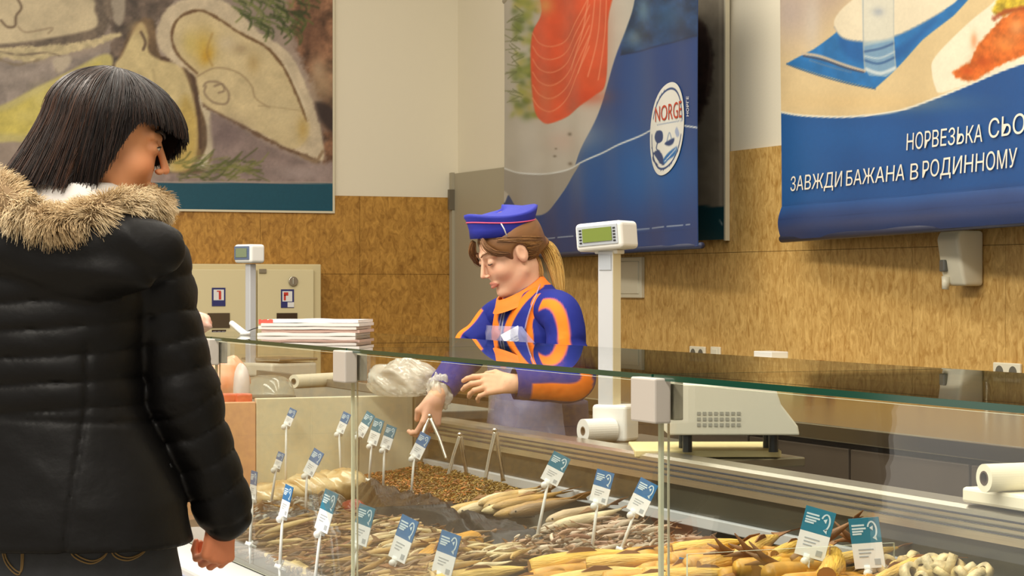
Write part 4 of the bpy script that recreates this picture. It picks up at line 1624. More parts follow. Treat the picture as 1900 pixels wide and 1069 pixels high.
# orange bag and pen on the glass top
c = pz(352, 612, 6.05)
t = crumple((c.x, c.y, ZG + 0.0095 + 0.034), (0.06, 0.05, 0.036), 18, 0.25, 2.0, 14, -0.033)
tag(obj('food_bag', t, mat('pink_orange_film', (226, 150, 112), rough=0.28, noise=0.2, nscale=20, rgb2=(232, 200, 190)), None, base=(c.x, c.y, ZG + 0.0095), smooth=True), 'pinkish orange bag on the glass top behind the customer sleeve', 'bag')
a, b = pz(430, 600, 6.1), pz(455, 622, 6.0)
b.z = ZG + 0.0115
t = thing('pen', 'white pen slanting from a holder on the glass top left of the papers', 'pen', b)
obj('barrel', MB().tube([a, b], [0.008, 0.009], 10), M_wht, t, smooth=True)
e = b + ax * 0.06
m = MB().tube([a.lerp(b, .9), b + ax * 0.02 + UP * 0.014, b + ax * 0.06 + UP * 0.026, b + ax * 0.09 + UP * 0.01], 0.0014, 6)
obj('cord', m, M_black, t, smooth=True)
m = MB().tube([b - UP * 0.002, b + UP * 0.008], [0.016, 0.012], 12)
obj('holder', m, M_wht, t, smooth=True)

# white board and film roll at the near end of the rail
q = pz(1760, 945, 4.05)
m = MB()
xa, ya = 2.40, pz(1752, 940, 4.1).y
m.bb((2.40, 2.75, 0.884), (2.80, ya, 0.914))
o = obj('cutting_board', m, mat('white_board', (228, 222, 198), rough=0.45), None, base=(2.6, 3.1, 0.884), bevel=0.006)
tag(o, 'white cutting board lying across the rear rail at the right edge of the photo', 'board')
q = pz(1826, 914, 4.0)
t = thing('film_roll', 'thick white film roll with a brown core on the white cutting board', 'film roll', (q.x, q.y, 0.914))
r = 0.0265
c0 = Vector((q.x, q.y, 0.914 + r))
axis = (RT * 0.93 + FW * 0.36).normalized()
m = MB()
ring(m, c0 + axis * 0.16, axis, 0.0135, r, 0.32, 36)
obj('film', m, mat('milky_film', (230, 224, 200), rough=0.3), t, smooth=False)
m = MB()
ring(m, c0 + axis * 0.16, axis, 0.0105, 0.0134, 0.322, 28)
obj('core', m, mat('brown_core', (74, 52, 40), rough=0.8), t)

# ================================================================== FISH ON THE BED
def fish_mesh(name, L, h, wd, bend=0.0, tail=1.0, cut=False, seed=0, belly=0.0):
    """lofted body with head, fins and a forked tail, lying along +X, resting at z = 0"""
    r_ = random.Random(seed)
    m = MB()
    rings = []
    n = 12
    if cut:
        stations = [(0, .80), (.03, .93), (.12, 1.0), (.3, 1.02), (.5, .94), (.68, .76), (.82, .52), (.92, .3), (.97, .2)]
    else:
        stations = [(0, .10), (.03, .42), (.09, .72), (.18, .92), (.3, 1.0), (.48, .92), (.66, .68), (.8, .42), (.9, .24), (.95, .2)]
    for t, s in stations:
        yb = bend * math.sin(t * PI) * L
        s2 = s * (1 + r_.uniform(-.05, .05))
        rings.append([Vector((t * L * 0.86, yb + wd * s2 * math.cos(2 * PI * k / n), h * (1 + belly * (1 if math.sin(2 * PI * k / n) < 0 else 0)) * s2 * math.sin(2 * PI * k / n) + h)) for k in range(n)])
    m.loft(rings)
    x0 = L * 0.81
    zc = h
    sp = h * 1.25 * tail
    # tail fin, leaning flat
    m.prism([Vector((x0, -h * .15, zc)), Vector((L * .9, -sp * .6, zc + sp * .35)), Vector((L * 1.02, -sp, zc + sp * .4)), Vector((L * .94, 0, zc)), Vector((L * 1.0, sp * .9, zc - sp * .3)), Vector((L * .9, sp * .5, zc - sp * .1)), Vector((x0, h * .15, zc))], (0, 0, h * .12), 1)
    if not cut:
        m.prism([Vector((L * .34, wd * .5, zc + h * .6)), Vector((L * .5, wd * 1.5, zc + h * .7)), Vector((L * .56, wd * .7, zc + h * .5))], (0, 0, h * .1), 1)
        m.ball((L * 0.055, -wd * .52, zc + h * .16), h * .16, 5, 2)
    else:
        # the opening where the head was cut off
        rr = [[Vector((-0.001 - .004 * i, wd * q * math.cos(2 * PI * k / n), h * q * math.sin(2 * PI * k / n) + h)) for k in range(n)] for i, q in ((0, .8), (-2, .55), (-4, .2))]
        m.loft(rr, 2)
        m.prism([Vector((L * .3, 0, zc + h * .95)), Vector((L * .4, 0, zc + h * 1.35)), Vector((L * .5, 0, zc + h * 1.15)), Vector((L * .55, 0, zc + h * .7))], (0, h * .12, 0), 1)
    return m


def fish_me(name, mb, mats):
    me = bpy.data.meshes.new(name)
    me.from_pydata(mb.v, [], mb.f)
    me.polygons.foreach_set('material_index', mb.m)
    me.polygons.foreach_set('use_smooth', [mi == 0 for mi in mb.m])
    for q in mats:
        me.materials.append(q)
    me.update()
    return me


M_fin = mat('dried_fin', (120, 84, 44), rough=0.6)
M_eye = mat('fish_eye', (26, 22, 18), rough=0.3)
M_fbrown = rand_mat('brown_dried_fish', [(84, 56, 32), (150, 112, 62), (206, 180, 122), (124, 72, 44), (186, 146, 70), (58, 42, 30), (168, 120, 60)], rough=0.4, stretch=(1, 6, 6), noise_scale=14, nfac=0.45)
M_fpale = rand_mat('pale_dried_fish', [(186, 152, 92), (222, 202, 152), (120, 88, 50), (208, 172, 100), (160, 122, 70), (232, 216, 176), (140, 92, 50)], rough=0.38, stretch=(1, 5, 5), noise_scale=14, nfac=0.4)
M_fgrey = rand_mat('silver_small_fish', [(156, 140, 118), (206, 190, 164), (120, 98, 76), (190, 150, 120), (218, 206, 184), (164, 116, 90)], rough=0.35, stretch=(1, 6, 6), noise_scale=16, nfac=0.45)
M_gold = rand_mat('golden_smoked_skin', [(230, 190, 78), (220, 166, 54), (234, 204, 118), (210, 150, 48), (234, 198, 92)], rough=0.38, stretch=(1, 7, 7), noise_scale=9, nfac=0.34, bump=0.55, bscale=26)
M_gfin = mat('smoked_tail', (122, 78, 30), rough=0.6, noise=0.3, nscale=30)
M_gcut = mat('smoked_cut', (150, 102, 42), rough=0.7)
M_gdark = rand_mat('dark_smoked_skin', [(128, 84, 34), (150, 98, 40), (110, 74, 44)], rough=0.45, stretch=(1, 4, 4), noise_scale=12, nfac=0.4)


def in_poly(x, y, P):
    ins = False
    for i in range(len(P)):
        a, b = P[i], P[(i + 1) % len(P)]
        if (a[1] > y) != (b[1] > y) and x < (b[0] - a[0]) * (y - a[1]) / (b[1] - a[1]) + a[0]:
            ins = not ins
    return ins


def sample(P, n, rg):
    x0, x1 = min(p[0] for p in P), max(p[0] for p in P)
    y0, y1 = min(p[1] for p in P), max(p[1] for p in P)
    out = []
    while len(out) < n:
        x, y = rg.uniform(x0, x1), rg.uniform(y0, y1)
        if in_poly(x, y, P):
            out.append((x, y))
    return out


def heap(name, meshes, poly, n, nstuff, hh, yaw, label, cat, group, seed, tilt=0.12, stuff_label=None, smat=None):
    rg = random.Random(seed)
    k = 0
    for (x, y) in sample(poly, n, rg):
        q = bed(x, y, hh * rg.uniform(0.55, 1.0))
        if q.x > 2.30 or q.x < XG + 0.03 or q.y > YE - 0.1:
            continue
        o = bpy.data.objects.new(name, rg.choice(meshes))
        COL.objects.link(o)
        o.rotation_euler = (rg.uniform(-.9, .9), rg.uniform(-tilt, tilt) - 0.1, rg.gauss(yaw, 0.42) + (PI if rg.random() < .35 else 0))
        o.scale = [rg.uniform(.85, 1.15)] * 3
        xd = Vector((math.cos(o.rotation_euler.z), math.sin(o.rotation_euler.z), 0))
        q = q - xd * (max(v.co.x for v in o.data.vertices) * .5)
        q.x = min(max(q.x, XG + 0.03 + max(0, -xd.x) * 0.14), 2.37 - max(0, xd.x) * 0.14)
        o.location = q
        tag(o, label, cat, group)
        k += 1
    if nstuff:
        Vs, Fs, Ms, c = [], [], [], 0
        for (x, y) in sample(poly, nstuff, rg):
            q = bed(x, y, hh * rg.uniform(0.05, 0.75))
            if q.x > 2.32 or q.x < XG + 0.02 or q.y > YE - 0.06:
                continue
            me = rg.choice(meshes)
            R = Euler((rg.uniform(-.9, .9), rg.uniform(-tilt, tilt) - 0.1, rg.gauss(yaw, 0.3))).to_matrix()
            co = np.array([v.co for v in me.vertices]) @ np.array(R).T
            co -= co.mean(0)
            co += np.array(q)
            co[:, 0] = np.clip(co[:, 0], XG + 0.012, 2.385)
            Vs.append(co)
            Fs += [tuple(i + c for i in p.vertices) for p in me.polygons]
            c += len(co)
        me = bpy.data.meshes.new(name + '_heap')
        me.from_pydata(np.concatenate(Vs), [], Fs)
        me.update()
        base = Vs[0].mean(0)
        o = link(name + '_heap', me, smat)
        tag(o, stuff_label, cat, None, 'stuff')


fb = [fish_me('brown_dried_fish', fish_mesh('f', L, h, w_, b, 1.0, False, s), [M_fbrown, M_fin, M_eye]) for L, h, w_, b, s in ((.16, .0062, .005, .03, 1), (.18, .007, .0055, -.05, 2), (.14, .0058, .0045, .08, 3), (.17, .0066, .005, -.02, 4))]
fp = [fish_me('pale_dried_fish', fish_mesh('f', L, h, w_, b, 1.0, False, s), [M_fpale, M_fin, M_eye]) for L, h, w_, b, s in ((.12, .0078, .0055, .06, 5), (.135, .0085, .006, -.08, 6), (.11, .0072, .005, .12, 7), (.13, .008, .005, -.03, 8))]
fg = [fish_me('silver_dried_fish', fish_mesh('f', L, h, w_, b, 1.0, False, s), [M_fgrey, M_fin, M_eye]) for L, h, w_, b, s in ((.085, .006, .0042, .05, 9), (.095, .0068, .0045, -.09, 10), (.08, .0056, .004, .13, 11))]
M_hb = mat('brown_fish_heap', (104, 76, 46), rough=0.5, noise=0.45, nscale=30)
M_hp = mat('pale_fish_heap', (158, 126, 80), rough=0.5, noise=0.4, nscale=30)
M_hg = mat('silver_fish_heap', (140, 116, 92), rough=0.5, noise=0.4, nscale=36)
heap('brown_dried_fish', fb, [(455, 968), (560, 955), (655, 958), (700, 975), (722, 1010), (700, 1085), (545, 1085), (520, 1035), (450, 1030)], 270, 560, 0.05, 0.12,
     'thin brown dried fish in the tangled heap beside the customer hand', 'dried fish', 'thin brown dried fish at the left of the bed', 21,
     stuff_label='lower layers of thin brown dried fish under the heap beside the customer hand', smat=M_hb)
heap('pale_dried_fish', fp, [(690, 966), (745, 970), (815, 988), (900, 1014), (960, 1024), (985, 1042), (860, 1062), (800, 1092), (690, 1092), (712, 1015)], 260, 520, 0.055, 0.15,
     'pale dried fish in the heap in front of the black plastic', 'dried fish', 'pale dried fish at the middle of the bed', 22,
     stuff_label='lower layers of pale dried fish in front of the black plastic', smat=M_hp)
heap('silver_dried_fish', fg, [(960, 1005), (1010, 985), (1075, 972), (1170, 955), (1230, 968), (1295, 990), (1290, 1012), (1180, 1030), (1030, 1045), (950, 1035)], 280, 520, 0.05, 0.25,
     'small silver dried fish in the heap behind the golden smoked fish', 'dried fish', 'small silver dried fish at the right of the bed', 23,
     stuff_label='lower layers of small silver dried fish behind the golden smoked fish', smat=M_hg)
fl = [fish_me('split_dried_fish', fish_mesh('f', L, h, w_, b, 1.1, False, s), [M_fpale, M_fin, M_eye]) for L, h, w_, b, s in ((.24, .016, .02, .03, 15), (.26, .015, .018, -.04, 16))]
rg = random.Random(31)
spl = [(905, 962, .18), (950, 958, .1), (990, 950, .25), (1030, 948, .15), (925, 950, .3), (975, 966, .05), (1015, 962, .2), (880, 958, .2), (1045, 962, .1), (960, 944, .35), (1000, 942, .12), (1085, 985, .2), (1130, 975, .22)]
for k, (x, y, a) in enumerate(spl):
    q = bed(x - 16, y, 0.035 + 0.012 * rg.random())
    o = bpy.data.objects.new('split_dried_fish', fl[k % 2])
    COL.objects.link(o)
    o.location = q - Vector((0.06, 0, 0))
    if o.location.x > 2.12:
        o.location.x = 2.12
    o.rotation_euler = (rg.uniform(-.3, .3), -0.14, a)
    tag(o, 'broad split dried fish lying beyond the black plastic, below the shrimp', 'dried fish', 'broad split dried fish beyond the black plastic')

# shrimp: tiny curled bodies nobody could count
def shrimp_heap(name, poly, n, hh, cols, label, seed):
    rg = np.random.RandomState(seed)
    rr = random.Random(seed)
    pts = sample(poly, n, rr)
    paths, col = [], []
    for (x, y) in pts:
        q = np.array(bed(x, y, hh * rr.uniform(0.1, 1.0)))
        q[0] = min(max(q[0], XG + 0.03), 2.36)
        q[1] = min(q[1], YE - 0.04)
        a, tl = rr.uniform(0, 2 * PI), rr.uniform(-.7, .7)
        L = rr.uniform(0.010, 0.020)
        d_ = np.array((math.cos(a) * math.cos(tl), math.sin(a) * math.cos(tl), math.sin(tl)))
        s_ = np.array((-math.sin(a), math.cos(a), 0))
        u = np.linspace(-1, 1, 6)
        paths.append(q + d_ * (u * L / 2)[:, None] + (s_ * rr.uniform(-.5, .5) + np.array((0, 0, rr.uniform(0, .5)))) * ((1 - u * u) * L * .5)[:, None])
        f = (x - min(p[0] for p in poly)) / (max(p[0] for p in poly) - min(p[0] for p in poly))
        c0 = np.array(rr.choice(cols[0] if rr.random() > f * 1.2 else cols[1]), dtype=float)
        col.append(lin_np(c0 * rr.uniform(.7, 1.25)))
    V, F = strands(np.array(paths), 0.0028, 0.0009, 4)
    C = np.repeat(np.array(col), 24, axis=0)
    base = V.mean(0)
    # a mound beneath
    o = obj_np(name, V, F, vcol_mat(name + '_shell', rough=0.4), None, base=base, col=C)
    tag(o, label, 'shrimp', None, 'stuff')


OR = [(170, 104, 50), (150, 92, 44), (190, 128, 66), (120, 84, 40)]
OL = [(124, 100, 44), (144, 118, 58), (104, 84, 36), (158, 132, 76)]
DP = [(655, 868), (700, 862), (760, 856), (800, 852), (850, 862), (905, 878), (950, 898), (985, 918), (975, 930), (900, 934), (840, 934), (780, 922), (730, 908), (690, 896), (655, 890)]
shrimp_heap('dried_shrimp', DP, 9000, 0.05, (OR, OL), 'heap of tiny brown dried shrimp at the rear of the bed below the tongs', 41)


def draped(name, quad, nx, ny, hh, amp, sc, seed, matl, label, cat, thick=True, ridge=0.0):
    """crumpled sheet over the bed; quad = four points of the photo in order"""
    c = [bed(x, y, hh + 0.02) for x, y in quad]

    def fn(u, v):
        p = (c[0] * (1 - u) + c[1] * u) * (1 - v) + (c[3] * (1 - u) + c[2] * u) * v
        z = fbm(np.array([p.x * sc]), np.array([p.y * sc]), seed, 5)[0]
        r2 = abs(fbm(np.array([p.x * sc * .7 + 9]), np.array([p.y * sc * 1.6]), seed + 4, 3)[0] - .5) * 2
        e = min(1, 6 * min(u, 1 - u, v, 1 - v))
        x = min(max(p.x, XG + 0.02), 2.375)
        return Vector((x, min(p.y, YE - 0.03), zbed(x) + 0.012 + hh * (0.45 + 0.55 * e) + amp * (z - .5) + ridge * (1 - r2) * e))
    m = MB().grid(nx, ny, fn)
    o = obj(name, m, matl, None, base=c[0], smooth=True)
    s = o.modifiers.new('thick', 'SOLIDIFY')
    s.thickness = 0.001
    return tag(o, label, cat)


M_blk = mat('glossy_black_film', (8, 8, 9), rough=0.42, spec=0.22, bump=0.15, bscale=30)
draped('black_plastic_sheet', [(648, 884), (838, 934), (912, 1004), (690, 962)], 70, 46, 0.04, 0.05, 9, 3, M_blk, 'crumpled black plastic sheet between the shrimp and the pale dried fish', 'plastic sheet', ridge=0.03)
draped('black_plastic_sheet', [(838, 948), (900, 966), (1030, 996), (905, 1016)], 50, 34, 0.035, 0.04, 10, 6, M_blk, 'crumpled black plastic sheet at the foot of the teal price tag on a leaning stem', 'plastic sheet', ridge=0.025)
draped('black_plastic_sheet', [(770, 922), (984, 924), (992, 938), (850, 946)], 50, 16, 0.03, 0.025, 10, 16, M_blk, 'thin black plastic edge along the front of the shrimp heap', 'plastic sheet', ridge=0.01)
M_mot = mat('mottled_black_film', (20, 20, 22), rough=0.25, spec=0.7, bump=0.6, bscale=60, noise=0.2, nscale=42, rgb2=(58, 58, 56))
_r = [n for n in M_mot.node_tree.nodes if n.type == 'VALTORGB'][0]
_r.color_ramp.elements[0].position = 0.52
_r.color_ramp.elements[1].position = 0.72
_r.color_ramp.elements[1].color = (*lin((190, 190, 180)), 1)
draped('black_plastic_sheet', [(455, 935), (650, 918), (655, 962), (455, 975)], 50, 30, 0.03, 0.05, 12, 11, M_mot, 'shiny black plastic sheet with white specks at the left of the bed', 'plastic sheet', ridge=0.03)
# bags of snacks at the far left of the bed
M_snack = mat('tan_snacks_in_film', (176, 140, 84), rough=0.25, noise=0.3, nscale=16, rgb2=(222, 204, 160), coat=0.4)
for k, (px, py, r, sd, lab) in enumerate((
        (520, 905, (0.085, 0.10, 0.046), 3, 'clear bag of tan snacks at the left of the bed, left one of three'),
        (575, 900, (0.09, 0.10, 0.05), 5, 'clear bag of tan snacks at the left of the bed, middle one of three'),
        (632, 908, (0.08, 0.10, 0.052), 8, 'clear bag of tan snacks at the left of the bed, right one of three'))):
    q = bed(px, py + 16, 0.0)
    if q.y > YE - .13:
        q = onY(px, py, YE - .13)
    m = crumple((q.x, q.y, zbed(q.x) + 0.045), r, 22, 0.3, 1.7, sd, -0.04)
    tag(obj('snack_bag', m, M_snack, None, base=(q.x, q.y, zbed(q.x)), smooth=True), lab, 'bag', 'bags of tan snacks')
q = bed(655, 968, 0)
m = crumple((q.x, q.y, zbed(q.x) + 0.035), (0.035, 0.05, 0.028), 16, 0.25, 2, 33, -0.024)
tag(obj('red_packet', m, mat('dark_red_film', (120, 26, 26), rough=0.3), None, base=q, smooth=True), 'dark red packet on the black plastic by the far glass upright', 'packet')
# pale board at the front of the bed
c = [bed(x, y, 0.028) for x, y in ((448, 1036), (534, 1034), (562, 1085), (440, 1085))]
for p_ in c:
    p_.x = max(p_.x, XG + 0.02)
m = MB().prism(c, (0, 0, 0.012))
tag(obj('serving_board', m, mat('pale_wood_board', (206, 180, 122), rough=0.5), None, base=c[0], bevel=0.003), 'pale wooden board inside the glass beside the customer hand', 'board')


# golden smoked fish
def golden(p0, p1, hh, r, dark=False, lift=0.0, cut=True):
    a, b = bed(p0[0], p0[1], hh), bed(p1[0], p1[1], hh + lift)
    return a, b


gold_variants = {}


def golden_proto(k, dark):
    root = thing('golden_smoked_fish', 'x', 'smoked fish', (0, 0, 0))
    mb = fish_mesh('g', 0.34, 0.027, 0.029, (0.04, -0.05, 0.02)[k], 1.25, True, 50 + k)
    body, fins, cutf = MB(), MB(), MB()
    for part, mi in ((body, 0), (fins, 1), (cutf, 2)):
        used = {}
        for f, q in zip(mb.f, mb.m):
            if q != mi:
                continue
            ff = []
            for i in f:
                if i not in used:
                    used[i] = len(part.v)
                    part.v.append(mb.v[i])
                ff.append(used[i])
            part.f.append(tuple(ff))
            part.m.append(0)
    obj('body', body, M_gdark if dark else M_gold, root, smooth=True, local=True)
    obj('tail_fin', fins, M_gfin, root, local=True)
    obj('cut_end', cutf, M_gcut, root, local=True)
    return root


protos = {}
GOLD = [  # head end, tail end (photo), height over the bed, thickness, dark?
    ((985, 1054), (1215, 1020), .060, 1.0, 0, 'long golden smoked fish lying foremost with its cut end below the middle price tags'),
    ((882, 1003), (740, 1066), .055, .95, 0, 'golden smoked fish with its dark hollow cut end up, nearest the pale dried fish'),
    ((800, 1082), (1010, 1048), .045, .9, 0, 'golden smoked fish lying in front of the hollow ended one'),
    ((1010, 1090), (1245, 1052), .050, 1.0, 0, 'golden smoked fish at the bottom edge of the photo below the long foremost one'),
    ((1130, 1092), (1335, 1056), .058, .9, 0, 'golden smoked fish at the bottom edge left of two half hidden price tags'),
    ((1250, 1022), (1420, 1000), .062, 1.1, 0, 'pale golden smoked fish beyond the half hidden price tags'),
    ((1372, 1040), (1500, 984), .085, 1.05, 0, 'bright golden smoked fish slanting up to the first large price tag'),
    ((1400, 1062), (1515, 1010), .075, 1.0, 0, 'golden smoked fish just below the one slanting to the first large price tag'),
    ((1215, 1085), (1350, 1030), .050, .9, 0, 'golden smoked fish half hidden behind the two low price tags'),
    ((1180, 1062), (1290, 1032), .045, .8, 0, 'small golden smoked fish next to the silver dried fish'),
    ((1530, 1068), (1590, 1000), .085, .85, 0, 'golden smoked fish between the two large price tags'),
    ((1738, 1044), (1600, 1085), .080, 1.1, 0, 'orange golden smoked fish with its cut end raised right of the large price tags'),
    ((1590, 1052), (1720, 985), .085, .85, 1, 'dark smoked fish with its brown tail sticking up at the rear rail'),
    ((1470, 1084), (1620, 1046), .060, .95, 0, 'golden smoked fish under the second large price tag'),
    ((1330, 1084), (1475, 1048), .060, .85, 1, 'brown smoked fish under the splayed tails'),
    ((1640, 1095), (1800, 1058), .050, .9, 0, 'golden smoked fish lowest at the right of the bed'),
    ((1560, 1092), (1500, 1056), .055, .8, 0, 'golden smoked fish lowest between the large price tags'),
    ((900, 1092), (1100, 1066), .040, .9, 0, 'golden smoked fish lowest at the middle of the photo bottom'),
    ((1090, 1046), (1275, 1030), .066, .95, 0, 'golden smoked fish lying just behind the long foremost one'),
    ((1300, 1052), (1470, 1022), .075, 1.0, 0, 'golden smoked fish between the low price tags and the first large price tag'),
    ((1440, 1030), (1560, 992), .092, .95, 0, 'golden smoked fish highest in the pile behind the first large price tag'),
    ((1240, 1068), (1420, 1060), .066, .9, 0, 'golden smoked fish under the right one of the low price tags'),
    ((1540, 1040), (1660, 1022), .085, .9, 0, 'golden smoked fish passing behind the second large price tag'),
    ((1660, 1052), (1790, 1040), .075, .95, 0, 'golden smoked fish just left of the heap of pale rings'),
    ((1420, 1098), (1560, 1076), .06, .95, 0, 'golden smoked fish at the bottom edge below the first large price tag'),
    ((690, 1090), (850, 1062), .045, .85, 0, 'golden smoked fish farthest left at the bottom edge below the pale dried fish'),
]
for k, (p0, p1, hh, th_, dark, lab) in enumerate(GOLD):
    key = (k % 3, dark)
    a = bed(p0[0], p0[1], hh)
    b = bed(p1[0], p1[1], hh)
    for q in (a, b):
        q.x = min(max(q.x, XG + 0.05), 2.33)
    if k == 12:
        a = bed(1640, 1030, .06)
        a.x = min(a.x, 2.2)
        b = a + Vector((0.13, -0.05, 0.09))
    d_ = b - a
    L = d_.length
    s = min(max(L / 0.34, 0.5), 1.25)
    if key not in protos:
        protos[key] = golden_proto(*key)
        o = protos[key]
        o['label'] = lab
        o['group'] = 'golden smoked fish at the right of the bed'
    else:
        o = dup(protos[key], label=lab, group='golden smoked fish at the right of the bed')
    dn = d_.normalized()
    if L > 0.43:
        a = a + d_ * 0.5 - dn * 0.34 * s * 0.5
    o.location = a - Vector((0, 0, 0.027 * s * th_))
    o.rotation_euler = (rg.uniform(-.25, .25), -math.asin(dn.z), math.atan2(dn.y, dn.x))
    o.scale = (s, s * th_, s * th_)

# what lies beneath them
rg2 = random.Random(88)
Vs, Fs, c0_ = [], [], 0
for (x, y) in sample([(1010, 1056), (1210, 1034), (1290, 1024), (1400, 1012), (1520, 1012), (1620, 1026), (1740, 1046), (1790, 1070), (1700, 1100), (950, 1100)], 60, rg2):
    q = bed(x, y, 0.012 + .034 * rg2.random())
    mb = fish_mesh('u', 0.26, 0.021, 0.022, rg2.uniform(-.05, .05), 1.1, True, rg2.randint(0, 99))
    R = Euler((rg2.uniform(-.2, .2), rg2.uniform(-.12, .05), rg2.gauss(.12, .3))).to_matrix()
    co = np.array(mb.v) @ np.array(R).T
    co += np.array(q) - co.mean(0)
    co[:, 0] += min(0, 2.35 - co[:, 0].max()) + max(0, XG + .03 - co[:, 0].min())
    Vs.append(co)
    Fs += [tuple(i + c0_ for i in f) for f in mb.f]
    c0_ += len(co)
V_ = np.concatenate(Vs)
me = bpy.data.meshes.new('golden_smoked_fish_heap')
me.from_pydata(V_ - V_[0], [], Fs)
me.polygons.foreach_set('use_smooth', [True] * len(Fs))
me.update()
o = link('golden_smoked_fish_heap', me, mat('brown_gold_skin', (196, 142, 52), rough=0.42, noise=0.35, nscale=26))
o.location = V_[0]
tag(o, 'lower layers of golden smoked fish showing between the upper ones', 'smoked fish', None, 'stuff')

# splayed brown tails among the golden fish
tl = MB()
for q_, a_ in (((0, 0, 0), .25), ((0, 0, 0), -.3), ((0, 0, 0), .0)):
    path = [Vector((0, 0, .01)), Vector((.05 * math.cos(a_), .05 * math.sin(a_), .02 + .02 * a_)), Vector((.10 * math.cos(a_), .1 * math.sin(a_) * 1.6, .03 + .11 * a_))]
    tl.tube(path, [.012, .010, .002], 8, flat=.5)
tme = fish_me('dried_fish_tail', tl, [M_gfin])
for k, (px, py, yaw, s, lab) in enumerate(((1410, 1040, 2.9, .7, 'splayed dark dried tail left of the first large price tag'), (1445, 1058, 2.6, .7, 'splayed dark dried tail below the first large price tag'), (1362, 1035, 2.9, .6, 'small splayed dried tail nearer the silver dried fish'), (1700, 1010, 1.2, .6, 'dark dried tail lying at the rear wall by the upright tail'), (1660, 1010, 2.4, .6, 'dark dried tail right behind the second large price tag'))):
    q = bed(px, py, .085)
    o = bpy.data.objects.new('dried_fish_tail', tme)
    COL.objects.link(o)
    o.location = (min(q.x, 2.33), q.y, q.z)
    o.rotation_euler = (.2, -.2, yaw)
    o.scale = (s, s, s)
    tag(o, lab, 'dried fish tail', 'splayed dried tails')
# pale dried rings at the near end
M_pring = rand_mat('pale_dried_ring', [(206, 178, 112), (222, 204, 160), (190, 160, 96)], rough=0.5)
rm = MB()
ring(rm, Vector((0, 0, .02)), Vector((0, 1, 0)), .011, .02, .014, 16)
rme = fish_me('dried_squid_ring', rm, [M_pring])
for k in range(46):
    px, py = rg.uniform(1690, 1893), rg.uniform(1050, 1090)
    q = bed(px, py, .045 + .02 * rg.random())
    o = bpy.data.objects.new('dried_squid_ring', rme)
    COL.objects.link(o)
    o.location = (min(q.x, 2.33), q.y, q.z)
    o.rotation_euler = (rg.uniform(-1.2, 1.2), rg.uniform(-.6, .6), rg.uniform(0, 6))
    s = rg.uniform(.8, 1.3)
    o.scale = (s, s, s)
    tag(o, 'pale curled dried ring in the small heap at the lower right corner', 'dried squid', 'pale dried rings at the lower right corner')

# ================================================================== PRICE TAGS
M_tagb = mat('tag_blue', (34, 104, 158), rough=0.35)
M_tagt = mat('tag_teal', (26, 112, 140), rough=0.35)
M_tagw = mat('tag_white', (224, 226, 228), rough=0.35)
M_tagl = mat('tag_print', (196, 214, 224), rough=0.4)
M_tagg = mat('tag_grey_print', (160, 166, 172), rough=0.5)
M_stem = mat('tag_stem', (222, 224, 222), rough=0.35)


def card_mesh(kind):
    W, H = 0.060, 0.10
    m = MB()
    m.bb((-W / 2, -0.001, H * .5), (W / 2, 0.001, H), 0)
    m.bb((-W / 2, -0.001, 0), (W / 2, 0.001, H * .5), 1)
    f = -0.0016
    for k, (wd, yy) in enumerate(((.42, .84), (.46, .775), (.36, .72), (.3, .67))):
        m.bb((-W * .42, f, H * yy), (-W * .42 + W * wd, -0.0009, H * (yy + .035)), 2)
    # curved fish mark: an arc and a tail
    pth = [Vector((W * .12 + W * .15 * (1 - math.cos(t)) * .9, 0, H * (.86 - .10 * math.sin(t) * 0 - .05 * t))) for t in np.linspace(0, 3.6, 12)]
    arc = [Vector((W * (.24 + .14 * math.sin(t)), f, H * (.76 + .16 * math.cos(t)))) for t in np.linspace(-1.2, 2.9, 14)]
    for a, b in zip(arc[:-1], arc[1:]):
        d_ = (b - a).normalized()
        nn = Vector((-d_.z, 0, d_.x)) * 0.0016
        m.prism([a - nn, b - nn, b + nn, a + nn], (0, 0.0007, 0), 2)
    m.prism([Vector((W * .22, f, H * .60)), Vector((W * .36, f, H * .54)), Vector((W * .34, f, H * .64))], (0, .0007, 0), 2)
    m.prism([Vector((W * .16, f, H * .80)), Vector((W * .28, f, H * .84)), Vector((W * .26, f, H * .74))], (0, .0007, 0), 2)
    for k in range(3):
        m.bb((-W * .3, f, H * (.36 - k * .07)), (W * (.2 - .1 * k), -0.0009, H * (.385 - k * .07)), 3)
    m.bb((W * .18, f, H * .06), (W * .38, -0.0009, H * .18), 3)
    return m


def to_me(mb, name, mats, smooth=False):
    me = bpy.data.meshes.new(name)
    me.from_pydata([tuple(v) for v in mb.v], [], mb.f)
    me.polygons.foreach_set('material_index', mb.m)
    if smooth:
        me.polygons.foreach_set('use_smooth', [True] * len(mb.f))
    for q in mats:
        me.materials.append(q)
    me.update()
    return me


